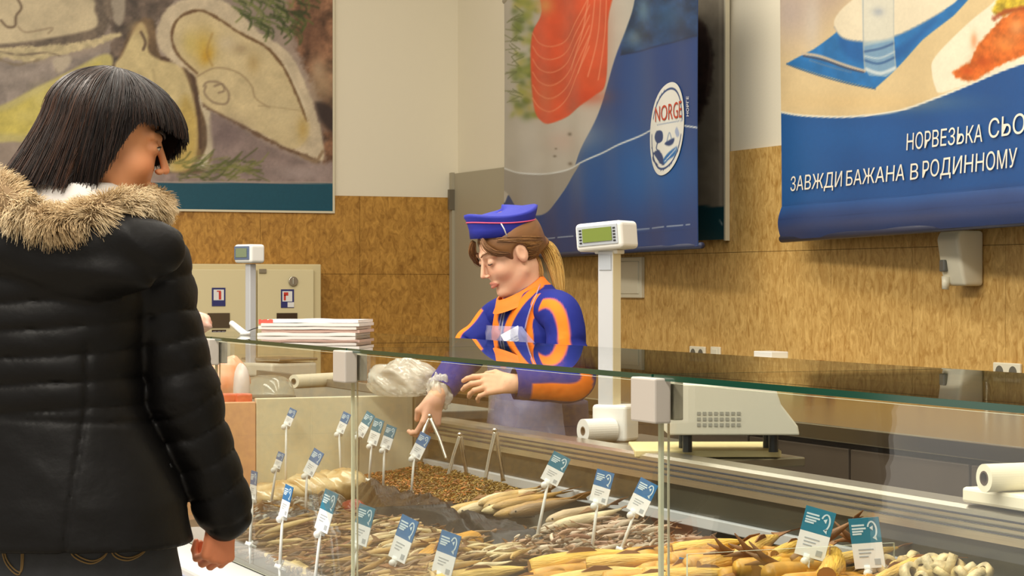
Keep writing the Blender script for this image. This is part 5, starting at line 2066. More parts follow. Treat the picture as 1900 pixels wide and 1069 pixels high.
cardm = [to_me(card_mesh(0), 'card', [b, M_tagw, M_tagl, M_tagg]) for b in (M_tagb, M_tagt)]
clipm = to_me(MB().box((0, 0.004, 0.004), (0.022, 0.01, 0.016)).ball((-0.006, 0.002, -0.004), 0.009, 8).box((0.004, 0.004, 0.018), (0.012, 0.007, 0.02)), 'clip', [M_stem], True)
footm = to_me(MB().tube([(0, 0, 0.006), (0, 0, -0.05)], [.0045, .0015], 8).tube([(-.012, 0, .004), (.016, 0, -.008)], [.005, .003], 8).tube([(0, -.01, -.002), (.004, .012, .006)], [.004, .003], 8), 'foot', [M_stem], True)
TAGS = [  # foot, clip, top of card, card width in the photo, heap height, teal?, label
    ((530, 856), (531, 792), (544, 761), 15, .05, 0, 'price tag farthest left against the cream end panel'),
    ((633, 864), (629, 806), (644, 768), 16, .05, 0, 'price tag against the cream end panel just left of the far glass upright'),
    ((663, 866), (665, 812), (688, 768), 18, .05, 1, 'pale price tag on a black stem just right of the far glass upright'),
    ((685, 892), (689, 828), (704, 779), 20, .05, 1, 'price tag at the left end of the shrimp heap, left of two close together'),
    ((711, 908), (713, 836), (727, 792), 20, .05, 1, 'price tag at the left end of the shrimp heap, right of two close together'),
    ((763, 918), (768, 852), (790, 807), 22, .05, 0, 'price tag in the shrimp right below the assistant gloved hand'),
    ((567, 956), (569, 884), (592, 838), 22, .05, 0, 'price tag standing among the bags of tan snacks'),
    ((503, 934), (512, 872), (522, 842), 14, .05, 0, 'small price tag at the left of the snack bags'),
    ((464, 1010), (468, 930), (472, 876), 15, .05, 0, 'price tag nearest the customer sleeve'),
    ((519, 1052), (524, 962), (537, 903), 18, .05, 0, 'narrow price tag with a long stem rising from the pale wooden board'),
    ((583, 1090), (594, 990), (616, 913), 28, .05, 1, 'tilted price tag in the thin brown fish left of the far glass upright'),
    ((648, 1100), (664, 1015), (682, 940), 32, .05, 1, 'price tag seen right behind the far glass upright low in the photo'),
    ((716, 1110), (734, 1044), (762, 962), 34, .05, 0, 'price tag leaning right over the pale dried fish left of the hollow ended golden fish'),
    ((800, 1120), (817, 1072), (838, 990), 38, .06, 0, 'price tag at the near edge of the pale dried fish above the golden fish'),
    ((995, 1004), (1016, 900), (1043, 846), 34, .05, 1, 'teal price tag on a leaning stem beside the black plastic sheet'),
    ((1098, 1022), (1108, 938), (1124, 876), 32, .05, 0, 'price tag behind the silver dried fish, left of a close pair'),
    ((1153, 1020), (1176, 956), (1205, 895), 34, .05, 0, 'price tag behind the silver dried fish, right of a close pair'),
    ((1497, 1090), (1500, 1040), (1524, 946), 54, .06, 1, 'large upright price tag in the golden fish, left one of two'),
    ((1612, 1100), (1616, 1060), (1602, 962), 52, .06, 1, 'large upright price tag in the golden fish, right one of two'),
    ((1268, 1190), (1270, 1130), (1284, 1040), 44, .04, 0, 'low price tag cut by the photo bottom, left of two among the golden fish'),
    ((1336, 1200), (1338, 1140), (1346, 1055), 46, .04, 0, 'low price tag cut by the photo bottom, right of two among the golden fish'),
    ((1912, 1160), (1910, 1110), (1904, 1030), 46, .04, 0, 'price tag cut by the right edge of the photo'),
]
for k, (ft, cl, tp, wpx, hh, teal, lab) in enumerate(TAGS):
    if ft[1] > 1075:
        # foot below the picture: keep it at the depth where the heap meets that column
        b0 = bed(ft[0], 1069, hh)
        Z = (b0 - CAM).dot(FW) * 1.0
        b0 = pz(ft[0], ft[1], Z)
        b0.z = max(b0.z, zbed(b0.x) + 0.012)
    else:
        b0 = bed(ft[0], ft[1], hh)
    if b0.y > YE - 0.07:
        b0 = onY(ft[0], ft[1], YE - 0.07)
        b0.z = min(b0.z, zbed(b0.x) + 0.05)
    b0.x = min(b0.x, 2.35)
    Z = (b0 - CAM).dot(FW)
    px0 = 950 + FPX * (b0 - CAM).dot(RT) / Z
    py0 = HOR - FPX * (b0.z - CAM.z) / Z
    L = math.hypot(cl[0] - px0, cl[1] - py0) * Z / FPX
    lean = math.atan2(cl[0] - px0, py0 - cl[1])
    H = math.hypot(tp[0] - cl[0], tp[1] - cl[1]) * Z / FPX
    lean2 = math.atan2(tp[0] - cl[0], cl[1] - tp[1])
    cs = H / 0.10
    wr = wpx * Z / FPX / (0.060 * cs)
    e = math.acos(min(1.0, max(0.35, wr)))
    wsc = max(1.0, wr) if wr > 1 else 1.0
    root = thing('price_tag', lab, 'price tag', b0, 'price tags on stems in the fish')
    root.rotation_euler = (0, 0, -YAW)
    blackstem = (k == 2)
    n_ = Vector((math.sin(lean) * L, 0, math.cos(lean) * L))
    obj('stem', MB().tube([(0, 0, 0), n_ * .5, n_], [.0042, .0036, .0032], 8), M_black if blackstem else M_stem, root, smooth=True, local=True)
    f_ = link('foot', footm, [], root)
    c_ = link('clip', clipm, [], root, n_)
    c_.rotation_euler = (0, lean2, 0)
    kd = link('card', cardm[teal], [], root, n_ + Vector((0, 0.0, 0.0)) + Vector((math.sin(lean2), 0, math.cos(lean2))) * 0.006)
    kd.rotation_euler = (Euler((0, lean2, 0)).to_matrix() @ Euler((0.0, 0, -e)).to_matrix()).to_euler()
    kd.scale = (cs * wsc, cs, cs * .95)

# ================================================================== TONGS
M_tong = mat('tong_steel', (200, 196, 184), rough=0.2, metal=1.0)


def tongs(apex, la, lb, Zs, label, dark=False):
    a = pz(apex[0], apex[1], Zs)
    p1, p2 = pz(la[0], la[1], Zs - 0.01), pz(lb[0], lb[1], Zs + 0.01)
    t = thing('tongs', label, 'tongs', p1, 'tongs at the shrimp heap')
    for p_ in (p1, p2):
        d_ = p_ - a
        path = [a + d_ * 0.0, a + d_ * .08 + RT * 0.002, a + d_ * .5, a + d_ * .93, a + d_ * 1.0]
        obj('arm', MB().tube(path, [.005, .0065, .006, .0055, .007], 8, flat=.4, side=RT), M_tong, t, smooth=True)
    m = MB().ball(a, (.008, .008, .006), 8)
    obj('hinge', m, M_tong, t, smooth=True)


zt1 = min((bed(848, 882, 0.035) - CAM).dot(FW), 2.33 / ray(866, 882).x)
tongs((853, 806), (831, 884), (866, 881), zt1, 'steel tongs standing open in the shrimp, left pair')
zt2 = min((bed(918, 890, 0.035) - CAM).dot(FW), 2.33 / ray(934, 892).x)
tongs((918, 798), (900, 892), (934, 893), zt2, 'steel tongs standing open in the shrimp, right pair')

# ================================================================== PEOPLE
from mathutils.bvhtree import BVHTree


def smax(a, b, k):
    return -smin(-a, -b, k)


def head_sd(P, neck):
    q = P.copy()
    q[:, 1] = np.abs(q[:, 1])
    d = ellip(q, (-.018, 0, .038), (.098, .074, .080))
    d = smin(d, ellip(q, (.026, 0, -.034), (.062, .058, .084)), .03)
    d = smin(d, capsule(q, (.0, .047, -.058), (.058, .018, -.100), .017, .014), .022)
    d = smin(d, ellip(q, (.072, 0, -.100), (.014, .017, .014)), .016)
    d = smin(d, ellip(q, (.056, .036, -.030), (.026, .023, .024)), .02)
    d = smin(d, capsule(q, (.083, .010, .024), (.069, .046, .025), .008), .014)
    d = smax(d, -ellip(q, (.100, .031, .006), (.017, .017, .011)), .012)
    d = smin(d, ellip(q, (.076, .031, .004), (.0135, .0145, .0125)), .004)
    d = smin(d, capsule(q, (.089, 0, .012), (.109, 0, -.029), .0055, .0078), .008)
    d = smin(d, ellip(q, (.0985, .0095, -.034), (.008, .0062, .0055)), .005)
    d = smin(d, capsule(q, (.0935, 0, -.060), (.082, .020, -.064), .0052, .003), .005)
    d = smin(d, capsule(q, (.0925, 0, -.0715), (.083, .016, -.069), .0062, .003), .004)
    d = smax(d, -capsule(q, (.1015, 0, -.0655), (.088, .024, -.0655), .0028), .002)
    d = smin(d, ellip(q, (-.008, .072, -.004), (.019, .010, .031)), .006)
    d = smax(d, -ellip(q, (-.003, .083, -.002), (.010, .006, .018)), .004)
    d = smin(d, capsule(P, (-.024, 0, -.06), neck, .050, .056), .025)
    return d


def head_mesh(neck, h=0.003):
    n = np.array(neck)
    lo = np.minimum(np.array((-.13, -.10, -.17)), n - .03)
    hi = np.maximum(np.array((.13, .10, .13)), n + .03)
    return surface(lambda P: head_sd(P, neck), lo, hi, h)


def head_colours(L, skin, lip, blush):
    """skin tones by place on the head (local points)"""
    c = np.tile(np.array(skin, dtype=float), (len(L), 1))
    y = np.abs(L[:, 1])
    b = np.exp(-(((L[:, 0] - .07) / .03) ** 2 + ((y - .038) / .02) ** 2 + ((L[:, 2] + .028) / .02) ** 2))
    c = c * (1 - .45 * b[:, None]) + np.array(blush) * (.45 * b[:, None])
    b = np.exp(-(((L[:, 0] - .112) / .014) ** 2 + (y / .014) ** 2 + ((L[:, 2] + .03) / .014) ** 2))
    c = c * (1 - .3 * b[:, None]) + np.array(blush) * (.3 * b[:, None])
    m = (L[:, 0] > .078) & (y < .021) & (np.abs(L[:, 2] + .066) < .0105 - .00028 * (y * 1000))
    c[m] = lip
    return lin_np(c)


def hand_sd(P, o, x, y, z, curls, s=1.0, thumb=((.022, .026, -.006), (.052, .046, -.014), (.078, .046, -.022)), spread=.06):
    M = np.stack([np.array(x), np.array(y), np.array(z)], 1)
    q = ((P - np.array(o)) @ M) / s
    d = ellip(q, (.006, 0, 0), (.026, .026, .018))
    ys = (.030, .010, -.010, -.029)
    kx = (.088, .092, .088, .080)
    Ls = ((.041, .024, .020), (.045, .028, .021), (.042, .026, .020), (.034, .020, .018))
    for i in range(4):
        d = smin(d, capsule(q, (.004, ys[i] * .55, 0), (kx[i], ys[i], .001), .0135, .0105), .014)
    d = smin(d, ellip(q, (.036, .022, -.008), (.030, .013, .014)), .012)
    for i in range(4):
        p = np.array((kx[i], ys[i], .0))
        a = 0.0
        r = .0095 if i < 3 else .0082
        f = None
        for j in range(3):
            a += curls[i][j]
            e = p + Ls[i][j] * np.array((math.cos(a), spread * (1.5 - i) * math.cos(a), -math.sin(a)))
            g_ = capsule(q, p, e, r, r * .92)
            f = g_ if f is None else smin(f, g_, .003)
            p, r = e, r * .92
        d = smin(d, f, .0045)
    t0, t1, t2 = [np.array(t) for t in thumb]
    d = smin(d, capsule(q, t0, t1, .0125, .011), .012)
    d = smin(d, capsule(q, t1, t2, .0105, .0088), .003)
    return d * s


def hand_mesh(o, x, y, z, curls, s=1.0, h=0.003, arm_from=None, arm_r=.026, **kw):
    x, y, z = [np.array(v, dtype=float) for v in (x, y, z)]
    x /= np.linalg.norm(x)
    z = z - x * (z @ x)
    z /= np.linalg.norm(z)
    y2 = np.cross(z, x)
    if y2 @ y < 0:
        y2 = -y2
    o = np.array(o)
    c = o + x * .06 * s
    r = .125 * s

    def fn(P):
        d = hand_sd(P, o, x, y2, z, curls, s, **kw)
        if arm_from is not None:
            d = smin(d, capsule(P, np.array(arm_from), o + x * .01, arm_r * 1.15, arm_r * .85), .015)
        return d
    lo, hi = c - r, c + r
    if arm_from is not None:
        lo, hi = np.minimum(lo, np.array(arm_from) - .05), np.maximum(hi, np.array(arm_from) + .05)
    return surface(fn, lo, hi, h)


def eye_parts(par, O, F, Lf, U, skin_sign, closed, m_lash, m_brow, brow_drop=0.0):
    """eyeballs with iris, lash line and brow, one set per side; placed from the head's own axes"""
    T = lambda f, l, u: O + F * f + Lf * l + U * u
    for s in (1, -1):
        ec = np.array((.0765, .031 * s, .0042))
        R_ = .0142
        V, Fc, C = [], [], []
        nu, nv = 17, 9
        hv = .0012 if closed else .0038
        zoff = -.004 if closed else 0.0
        for j in range(nv):
            for i in range(nu):
                u = -1 + 2 * i / (nu - 1)
                v = -1 + 2 * j / (nv - 1)
                l = u * .0118
                zz = zoff + v * hv * (1 - u * u) ** .6 - (.0 if not closed else .002 * (1 - u * u))
                x = math.sqrt(max(1e-8, R_ * R_ - l * l - zz * zz))
                V.append(T(*(ec + np.array((x, l, zz)))))
                ang = math.hypot((l - 0.0012 * (0)) / .0055, (zz + (.001 if not closed else .006)) / .0055)
                C.append(lin((24, 18, 14)) if ang < .5 else (lin((64, 40, 24)) if ang < 1 else lin((214, 204, 194))))
        for j in range(nv - 1):
            for i in range(nu - 1):
                Fc.append((j * nu + i, j * nu + i + 1, (j + 1) * nu + i + 1, (j + 1) * nu + i))
        e = obj_np('eye', np.array(V), Fc, M_eyeball, par, col=np.array(C))
        lash = []
        for i in range(13):
            u = -1.08 + 2.16 * i / 12
            l = u * .0118
            zz = zoff + hv * max(0, 1 - u * u) ** .6 - (.0 if not closed else .0025 * max(0, 1 - u * u))
            x = math.sqrt(max(1e-8, (R_ + .0006) ** 2 - l * l - zz * zz))
            lash.append(T(*(ec + np.array((x, l, zz + .0003)))))
        obj('eyelash', MB().tube(lash, [.0006] + [.0014] * 11 + [.0008], 6), m_lash, e, smooth=True)
        b = [T(.0955, .011 * s, .027 - brow_drop), T(.092, .022 * s, .033 - brow_drop), T(.083, .036 * s, .0355 - brow_drop), T(.069, .050 * s, .029 - brow_drop)]
        obj('eyebrow', MB().tube(b, [.0022, .0034, .003, .0012], 8, flat=.7), m_brow, par, smooth=True)


M_eyeball = vcol_mat('eye_surface', rough=0.15)
M_skin = vcol_mat('skin', rough=0.5, spec=0.35, sss=0.08)

# ------------------------------------------------------------------ customer in the black jacket
ZC = 3.9


def cp(px, py, b=0.0):
    return pz(px, py, ZC + b)


base = cp(130, 528)
base.z = 0
cust = thing('person', 'woman with a dark bob and fur hooded black quilted jacket, back to the camera', 'person', base)

a_y, a_p = math.radians(12), math.radians(12)
Fh = (RT * math.cos(a_y) + FW * math.sin(a_y))
Lh = (FW * math.cos(a_y) - RT * math.sin(a_y))
HF = (Fh * math.cos(a_p) - UP * math.sin(a_p)).normalized()
HL = Lh.normalized()
HU = HF.cross(HL).normalized()
HO = cp(203, 263)
Mh = np.array([list(HF), list(HL), list(HU)])          # rows


def to_local(P):
    d_ = Vector(P) - HO
    return (d_.dot(HF), d_.dot(HL), d_.dot(HU))


neck_l = to_local(cp(165, 430, -.01))
hv, hf = head_mesh(neck_l)
hc = head_colours(hv, (214, 150, 106), (176, 92, 74), (206, 112, 76))
hw = hv @ Mh + np.array(HO)

# right hand, loosely closed
wr = cp(411, 958, .095)
hx = (-UP * .97 - RT * .12 + FW * .1)
curl = ((.95, 1.2, .7), (1.0, 1.25, .8), (1.05, 1.3, .8), (1.1, 1.3, .8))
rv, rf = hand_mesh(wr, hx, FW, RT * .62 - FW * .75, curl, s=.9, arm_from=cp(405, 925, .085), arm_r=.023, thumb=((.022, .026, -.006), (.054, .040, -.022), (.078, .026, -.036)))
lw = cp(-150, 985, .02)
lv, lf = hand_mesh(lw, -UP, FW, -RT, curl, s=.96, h=.006, arm_from=cp(-150, 930, .02))


def cust_body(P):
    d = loftd(P, [1.44, 1.38, 1.25, 1.1, .95, .86], *[[f[i] for f in [(*cp(px, 500).to_tuple()[:2], w_, t_) for px, w_, t_ in ((140, .10, .06), (115, .17, .09), (105, .15, .10), (105, .13, .09), (120, .16, .11), (120, .16, .11))]] for i in range(4)], ax=(RT.x, RT.y))
    for px, fx in ((35, 30), (205, 215)):
        d = smin(d, capsule(P, cp(px, 960), (*cp(fx, 528).to_tuple()[:2], .08), .10, .05), .03)
        d = smin(d, capsule(P, (*cp(fx, 528).to_tuple()[:2], .045), (*(cp(fx, 528) + FW * .15).to_tuple()[:2], .035), .045, .035), .02)
    for pts in ((cp(283, 478), cp(338, 735, .03), cp(405, 940, .085)), (cp(-88, 478), cp(-150, 735), cp(-150, 940, .02))):
        d = smin(d, capsule(P, pts[0], pts[1], .045, .04), .03)
        d = smin(d, capsule(P, pts[1], pts[2], .04, .03), .02)
    return d


lo = np.min([cp(-230, 500), cp(480, 500, -.25), cp(-230, 500, .25), cp(480, 500)], 0) - .05
hi = np.max([cp(-230, 500), cp(480, 500, -.25), cp(-230, 500, .25), cp(480, 500)], 0) + .05
bv, bf = surface(cust_body, (lo[0], lo[1], -.02), (hi[0], hi[1], 1.46), .014)
V, F = join_np([(hw, hf), (rv, rf), (lv, lf), (bv, bf)])
skin_c = np.tile(lin_np((206, 132, 90)), (len(V), 1))
skin_c[:len(hw)] = hc
skin_c[len(hw):len(hw) + len(rv)] = lin_np((206, 128, 90))
body = obj_np('body', V, F, M_skin, cust, col=skin_c)
M_lash = mat('dark_lash', (20, 14, 12), rough=0.6)
M_browd = mat('dark_brow', (44, 28, 20), rough=0.8)
eye_parts(body, HO, HF, HL, HU, 1, False, M_lash, M_browd)

# jacket
M_nylon = mat('black_nylon', (8, 7, 7), rough=0.5, spec=0.17, bump=0.25, bscale=22)
rows = [(392, 60, 215, .075), (425, -24, 262, .11), (455, -76, 292, .128), (500, -95, 292, .138), (600, -80, 278, .147), (700, -62, 264, .142), (760, -55, 272, .140), (850, -65, 314, .152), (930, -75, 344, .166), (1008, -78, 357, .172)]
jz = [cp(0, r[0]).z for r in rows]
jc = [cp((r[1] + r[2]) / 2, 500) for r in rows]
jw = [(r[2] - r[1]) / 2 * ZC / FPX for r in rows]
jt = [r[3] for r in rows]
RT2 = np.array((RT.x, RT.y))
FW2 = np.array((FW.x, FW.y))
AX0 = np.array(cp(110, 500))


def quilt(ph):
    return (np.abs(np.sin(PI * ph)) + 1e-4) ** .38


def jacket(P):
    a = (P[:, :2] - AX0[:2]) @ RT2
    b = (P[:, :2] - AX0[:2]) @ FW2
    z = P[:, 2]
    d = loftd(P, jz, [c[0] for c in jc], [c[1] for c in jc], jw, jt, ax=RT2, power=2.3)
    nz = vnoise3(P, 9, 3) - .5
    ph = (z - .06 * a + .012 * nz) / .049
    win = np.clip((z - 1.055) / .03, 0, 1) * np.clip((1.40 - z) / .04, 0, 1)
    seam_a = .075 + np.clip((1.10 - z) / .25, 0, 1) * -.03
    panel = 1 / (1 + np.exp((a - seam_a) / .006))
    d = d - .005 * (vnoise3(P * np.array((1, 1, 1.5)), 16, 31) - .5) - .0115 * (quilt(ph) - .55) * win * (0.55 + .45 * panel)
    # panel seams below the waist, yoke folds
    for s0, s1 in ((.075, .045),):
        sa = s0 + (s1 - s0) * np.clip((1.10 - z) / .25, 0, 1)
        d = d + .0045 * np.exp(-((a - sa) / .005) ** 2) * (b < .05) * (z < 1.2)
    d = d + .0035 * np.exp(-((z - 1.062 + .05 * a) / .005) ** 2)
    d = d - .010 * (vnoise3(P * np.array((1, 1, 1.6)), 11, 9) - .5) * np.clip((1.10 - z) / .05, .25, 1)
    for pts, ra in (((cp(284, 480), cp(338, 735, .03), cp(416, 948, .09)), (.064, .061, .053)), ((cp(-92, 480), cp(-150, 735), cp(-150, 950, .02)), (.064, .061, .053))):
        p0, p1, p2 = [np.array(p) for p in pts]
        s1 = capsule(P, p0, p1, ra[0], ra[1])
        s2 = capsule(P, p1, p2, ra[1], ra[2])
        e1, e2 = p1 - p0, p2 - p1
        L1, L2 = np.linalg.norm(e1), np.linalg.norm(e2)
        t1 = ((P - p0) @ e1) / L1
        t2 = ((P - p1) @ e2) / L2 + L1
        ss = smin(s1, s2, .03)
        t = np.where(s1 < s2, t1, t2)
        nn = vnoise3(P, 13, 17) - .5
        n3 = vnoise3(P * np.array((1, 1, 1.8)), 24, 27) - .5
        ss = ss - .0085 * (quilt((t + .045 * nn + .02) / .058) - .6) - .010 * nn - .009 * n3 * quilt(t / .058)
        # cuff seam
        d = smin(d, ss, .016)
    hood = ellip(P, cp(148, 462, -.128), (.185, .06, .082), np.stack([np.array(RT), np.array(FW), np.array(UP)], 1))
    fold = ellip(P, cp(205, 498, -.115), (.10, .05, .05), np.stack([np.array(RT * .9 + UP * .35), np.array(FW), np.array(UP * .9 - RT * .35)], 1))
    hood = smin(hood, fold, .03) - .016 * (vnoise3(P * np.array((1, 1, 2.2)), 10, 5) - .5) + .016 * (.12 - np.minimum(.12, np.abs(vnoise3(P * np.array((1, 1, 2.0)), 8, 15) - .5))) / .12 * .6 - .006 * (vnoise3(P, 24, 6) - .5)
    d = smin(d, hood, .012)
    return d


lo = np.min([cp(-230, 500, -.22), cp(495, 500, -.22), cp(-230, 500, .25), cp(495, 500, .25)], 0)
hi = np.max([cp(-230, 500, -.22), cp(495, 500, -.22), cp(-230, 500, .25), cp(495, 500, .25)], 0)
jv, jf = surface(jacket, (lo[0], lo[1], .815), (hi[0], hi[1], 1.47), .0055)
jk = obj_np('jacket', jv, jf, M_nylon, cust)

# jeans and boots
M_denim = mat('dark_denim', (30, 32, 36), rough=0.8, noise=0.25, nscale=30, bump=0.1, bscale=200)


def jeans(P):
    d = loftd(P, [.98, .86, .78, .70], *[[f[i] for f in [(*cp(px, 500).to_tuple()[:2], w_, t_) for px, w_, t_ in ((130, .185, .125), (130, .192, .135), (128, .195, .135), (126, .19, .12))]] for i in range(4)], ax=RT2)
    for px, fx in ((40, 30), (222, 215)):
        foot = (*cp(fx, 528).to_tuple()[:2], .10)
        d = smin(d, capsule(P, (*cp(px, 528, .0).to_tuple()[:2], .74), foot, .108, .062), .03)
    return d - .004 * (vnoise3(P, 12, 8) - .5)


nv_, nf_ = surface(jeans, (lo[0], lo[1], .03), (hi[0], hi[1], .99), .009)
jn = obj_np('jeans', nv_, nf_, M_denim, cust)
bvh = BVHTree.FromPolygons([tuple(v) for v in nv_], [tuple(f) for f in nf_])


def hit(bv_, px, py, lift=0.0):
    r = ray(px, py)
    h_ = bv_.ray_cast(CAM, r.normalized())
    if h_[0] is None:
        return None
    return h_[0] - r.normalized() * lift


M_stitch = mat('ochre_stitching', (104, 82, 44), rough=0.8)
for pts in (((130, 1000), (134, 1030), (168, 1046), (196, 1030), (200, 1000)), ((205, 1000), (210, 1030), (238, 1040), (268, 1024), (272, 1000)), ((2, 980), (8, 1040), (36, 1066), (40, 1010))):
    for o_ in (0, 5):
        pp = [hit(bvh, x + o_ * .6, y - o_, .001) for x, y in catmull(pts, 6, False)]
        pp = [q for q in pp if q is not None]
        if len(pp) > 2:
            obj('pocket_stitching', MB().tube(pp, .0016, 6), M_stitch, jn, smooth=True)
M_boot = mat('black_boot', (24, 22, 22), rough=0.4)
for fx in (30, 215):
    f0 = cp(fx, 528)

    def boot(P, f0=f0):
        d = capsule(P, (f0.x, f0.y, .06), (f0.x, f0.y, .15), .058, .068)
        d = smin(d, capsule(P, (f0.x, f0.y, .05), (*(f0 + FW * .16).to_tuple()[:2], .042), .048, .04), .02)
        return np.maximum(d, .004 - P[:, 2])
    v_, f_ = surface(boot, (f0.x - .12, f0.y - .12, -.004), (f0.x + .16, f0.y + .26, .24), .008)
    obj_np('boot', v_, f_, M_boot, cust)

# white collar showing under the hair
m = MB()
cc = cp(120, 350, -.02)
rings = []
for k, (dz, rr) in enumerate(((-.03, .088), (0, .082), (.022, .074), (.026, .068))):
    rings.append([Vector((cc.x, cc.y, 1.455 + dz)) + RT * (rr * 1.15 * math.cos(2 * PI * j / 40) + .02) + FW * (rr * math.sin(2 * PI * j / 40) - .01) for j in range(40)])
m.loft(rings, caps=False)
obj('shirt_collar', m, mat('white_knit', (214, 210, 206), rough=0.9), cust, smooth=True)

# fur edge of the hood
fur_path = [cp(-95, 300, .06), cp(-62, 330, -.04), cp(-15, 358, -.11), cp(40, 392, -.15), cp(95, 412, -.165), cp(150, 404, -.16), cp(210, 388, -.14), cp(262, 378, -.085), cp(290, 378, -.01), cp(280, 372, .07)]
fp_ = catmull([tuple(p) for p in fur_path], 10, False)
core_r = np.interp(np.linspace(0, 1, len(fp_)), [0, .15, .45, .75, 1], [.03, .040, .024, .028, .014])
M_fur = vcol_mat('fur_strands', rough=0.7, spec=0.2)
M_furcore = mat('fur_base', (112, 90, 62), rough=0.95)
fc = obj('fur_trim', MB().tube([Vector(p) for p in fp_], list(core_r), 16), M_furcore, jk, smooth=True)
NS = 19000
rs = np.random.RandomState(12)
ti = rs.uniform(0, len(fp_) - 1.001, NS)
i0 = ti.astype(int)
fr_ = (ti - i0)[:, None]
C0 = fp_[i0] * (1 - fr_) + fp_[i0 + 1] * fr_
Tn = fp_[i0 + 1] - fp_[i0]
Tn /= np.linalg.norm(Tn, axis=1, keepdims=True)
rr = np.interp(ti, np.arange(len(fp_)), core_r)[:, None]
rn = rs.normal(size=(NS, 3))
rn -= Tn * (rn * Tn).sum(1, keepdims=True)
rn /= np.linalg.norm(rn, axis=1, keepdims=True)
root = C0 + rn * rr * .85
clump = np.stack([fbm(root[:, 0] * 30, root[:, 2] * 30 + root[:, 1] * 20, s, 2) - .5 for s in (1, 2, 3)], 1)
dirn = rn * .75 + Tn * (.5 * (fbm(ti * .35, ti * .0 + 2, 5, 2)[:, None] - .35)) + clump * 1.8 + np.array((0, 0, -.16)) + rs.normal(size=(NS, 3)) * .16
dirn /= np.linalg.norm(dirn, axis=1, keepdims=True)
Ls_ = rs.uniform(.014, .034, NS)[:, None] * np.interp(ti, [0, len(fp_) * .45, len(fp_)], [1.2, .9, .85])[:, None]
K = 5
pts_ = np.stack([root + dirn * Ls_ * t + np.array((0, 0, -.010)) * t * t + clump * .012 * t * t for t in np.linspace(0, 1, K)], 1)
fv, ff = strands(pts_, .0008, .0002, 3)
mix_ = rs.uniform(0, 1, NS)
tone = np.clip(fbm(root[:, 0] * 16, root[:, 2] * 16 + root[:, 1] * 9, 21, 3) + rs.uniform(-.2, .2, NS), 0, 1)
c_root = np.array((168, 142, 106)) * (.75 + .4 * mix_[:, None])
c_tip = (np.array((240, 224, 190)) * tone[:, None] + np.array((188, 160, 118)) * (1 - tone[:, None]))
tt = np.linspace(0, 1, K)[None, :, None] ** .7
fcol = c_root[:, None, :] * (1 - tt) + c_tip[:, None, :] * tt
fcol = lin_np(np.repeat(fcol[:, :, None, :], 3, 2).reshape(-1, 3))
o = obj_np('fur_pile', fv, ff, M_fur, fc, col=fcol)
o['kind'] = 'stuff'

# bob hair
M_hair = vcol_mat('dark_hair', rough=0.42, spec=0.36)
HC = np.array((-.012, 0, .034))


def bob(phi, t, off=0.0, lift=0.0):
    """point of the hair surface: phi 0 = over the face, + towards her left; t 0 crown, 1 tips"""
    phi = np.asarray(phi, dtype=float)
    t = np.asarray(t, dtype=float)
    ph = (phi + PI) % (2 * PI) - PI
    front = np.clip(1 - np.abs(ph) / 1.62, 0, 1)
    fr = np.clip(front * 3.6, 0, 1)
    fr = fr * fr * (3 - 2 * fr)
    # lower end of the hair by direction
    zend_long = -.098 + .012 * np.cos(ph) - .008 * np.clip(np.abs(ph) - 2.2, 0, 1)
    zend_bang = np.where(ph < 0, .030 + .012 * np.clip(-ph, 0, 1), .028 - .050 * np.clip(ph * 1.3, 0, 1))
    zend = zend_long * (1 - fr) + zend_bang * fr
    A = np.where(np.cos(ph) > 0, .113 + .020 * fr, .112) + off
    B = .094 + off
    Cc = .097 + off + lift
    zeq = HC[2]
    top = Cc
    # arc length split between dome and curtain
    arc = 1.45 * .1
    drop = np.maximum(zeq - zend, 0)
    tot = arc + drop
    s = t * tot
    th = np.clip(s / arc, 0, 1) * (PI / 2)
    bang_th = np.arccos(np.clip((zend - zeq) / top, -1, 1))
    th = np.where(zend > zeq, t * bang_th, th)
    dn = np.maximum(s - arc, 0) * (zend <= zeq)
    fl = dn / .12
    flare = np.where(np.abs(ph) > 1.9, .040, .002) * np.clip((np.abs(ph) - 1.2) / 1.2, 0, 1) * fl ** 1.3
    curl_in = -.010 * np.clip(fl - .65, 0, 1) * (np.abs(ph) < 1.9)
    rad = np.sin(th)
    x = HC[0] + ((A + flare + curl_in) * rad) * np.cos(ph)
    y = HC[1] + ((B + flare * .4 + curl_in) * rad) * np.sin(ph)
    z = zeq + top * np.cos(th) - dn
    # bangs sweep forward a little at their tips
    x = x + .012 * fr * t ** 3
    return np.stack([x, y, z], -1)


def hair_to_world(Lp):
    return Lp @ Mh + np.array(HO)


nu, nv = 140, 30
PHg, Tg = np.meshgrid(np.linspace(-PI, PI, nu), np.linspace(0, 1, nv))
sh = bob(PHg.ravel(), Tg.ravel(), off=-.004)
i = (np.arange(nv - 1)[:, None] * nu + np.arange(nu - 1)[None, :]).ravel()
SF = np.stack([i, i + 1, i + nu + 1, i + nu], 1)
inner = bob(PHg.ravel(), Tg.ravel() * .99, off=-.012)
V = np.concatenate([hair_to_world(sh), hair_to_world(inner)])
F = np.concatenate([SF, SF[:, ::-1] + len(sh)])
hcol = np.tile(lin_np((26, 19, 17)), (len(V), 1))
hair = obj_np('hair', V, F, M_hair, cust, col=hcol)
NH = 6500
ph0 = rs.uniform(-PI, PI, NH)
t0 = rs.beta(1, 2.2, NH) * .6
t1 = np.minimum(1.0, t0 + rs.uniform(.35, .95, NH)) * rs.uniform(.96, 1.05, NH)
offs = rs.uniform(-.005, .0045, NH) + .004 * (fbm(ph0 * 9, ph0 * 0, 3, 2) - .5)
drift = rs.normal(0, .05, NH) + .22 * (fbm(ph0 * 5, ph0 * 0 + 7, 8, 2) - .5)
K = 12
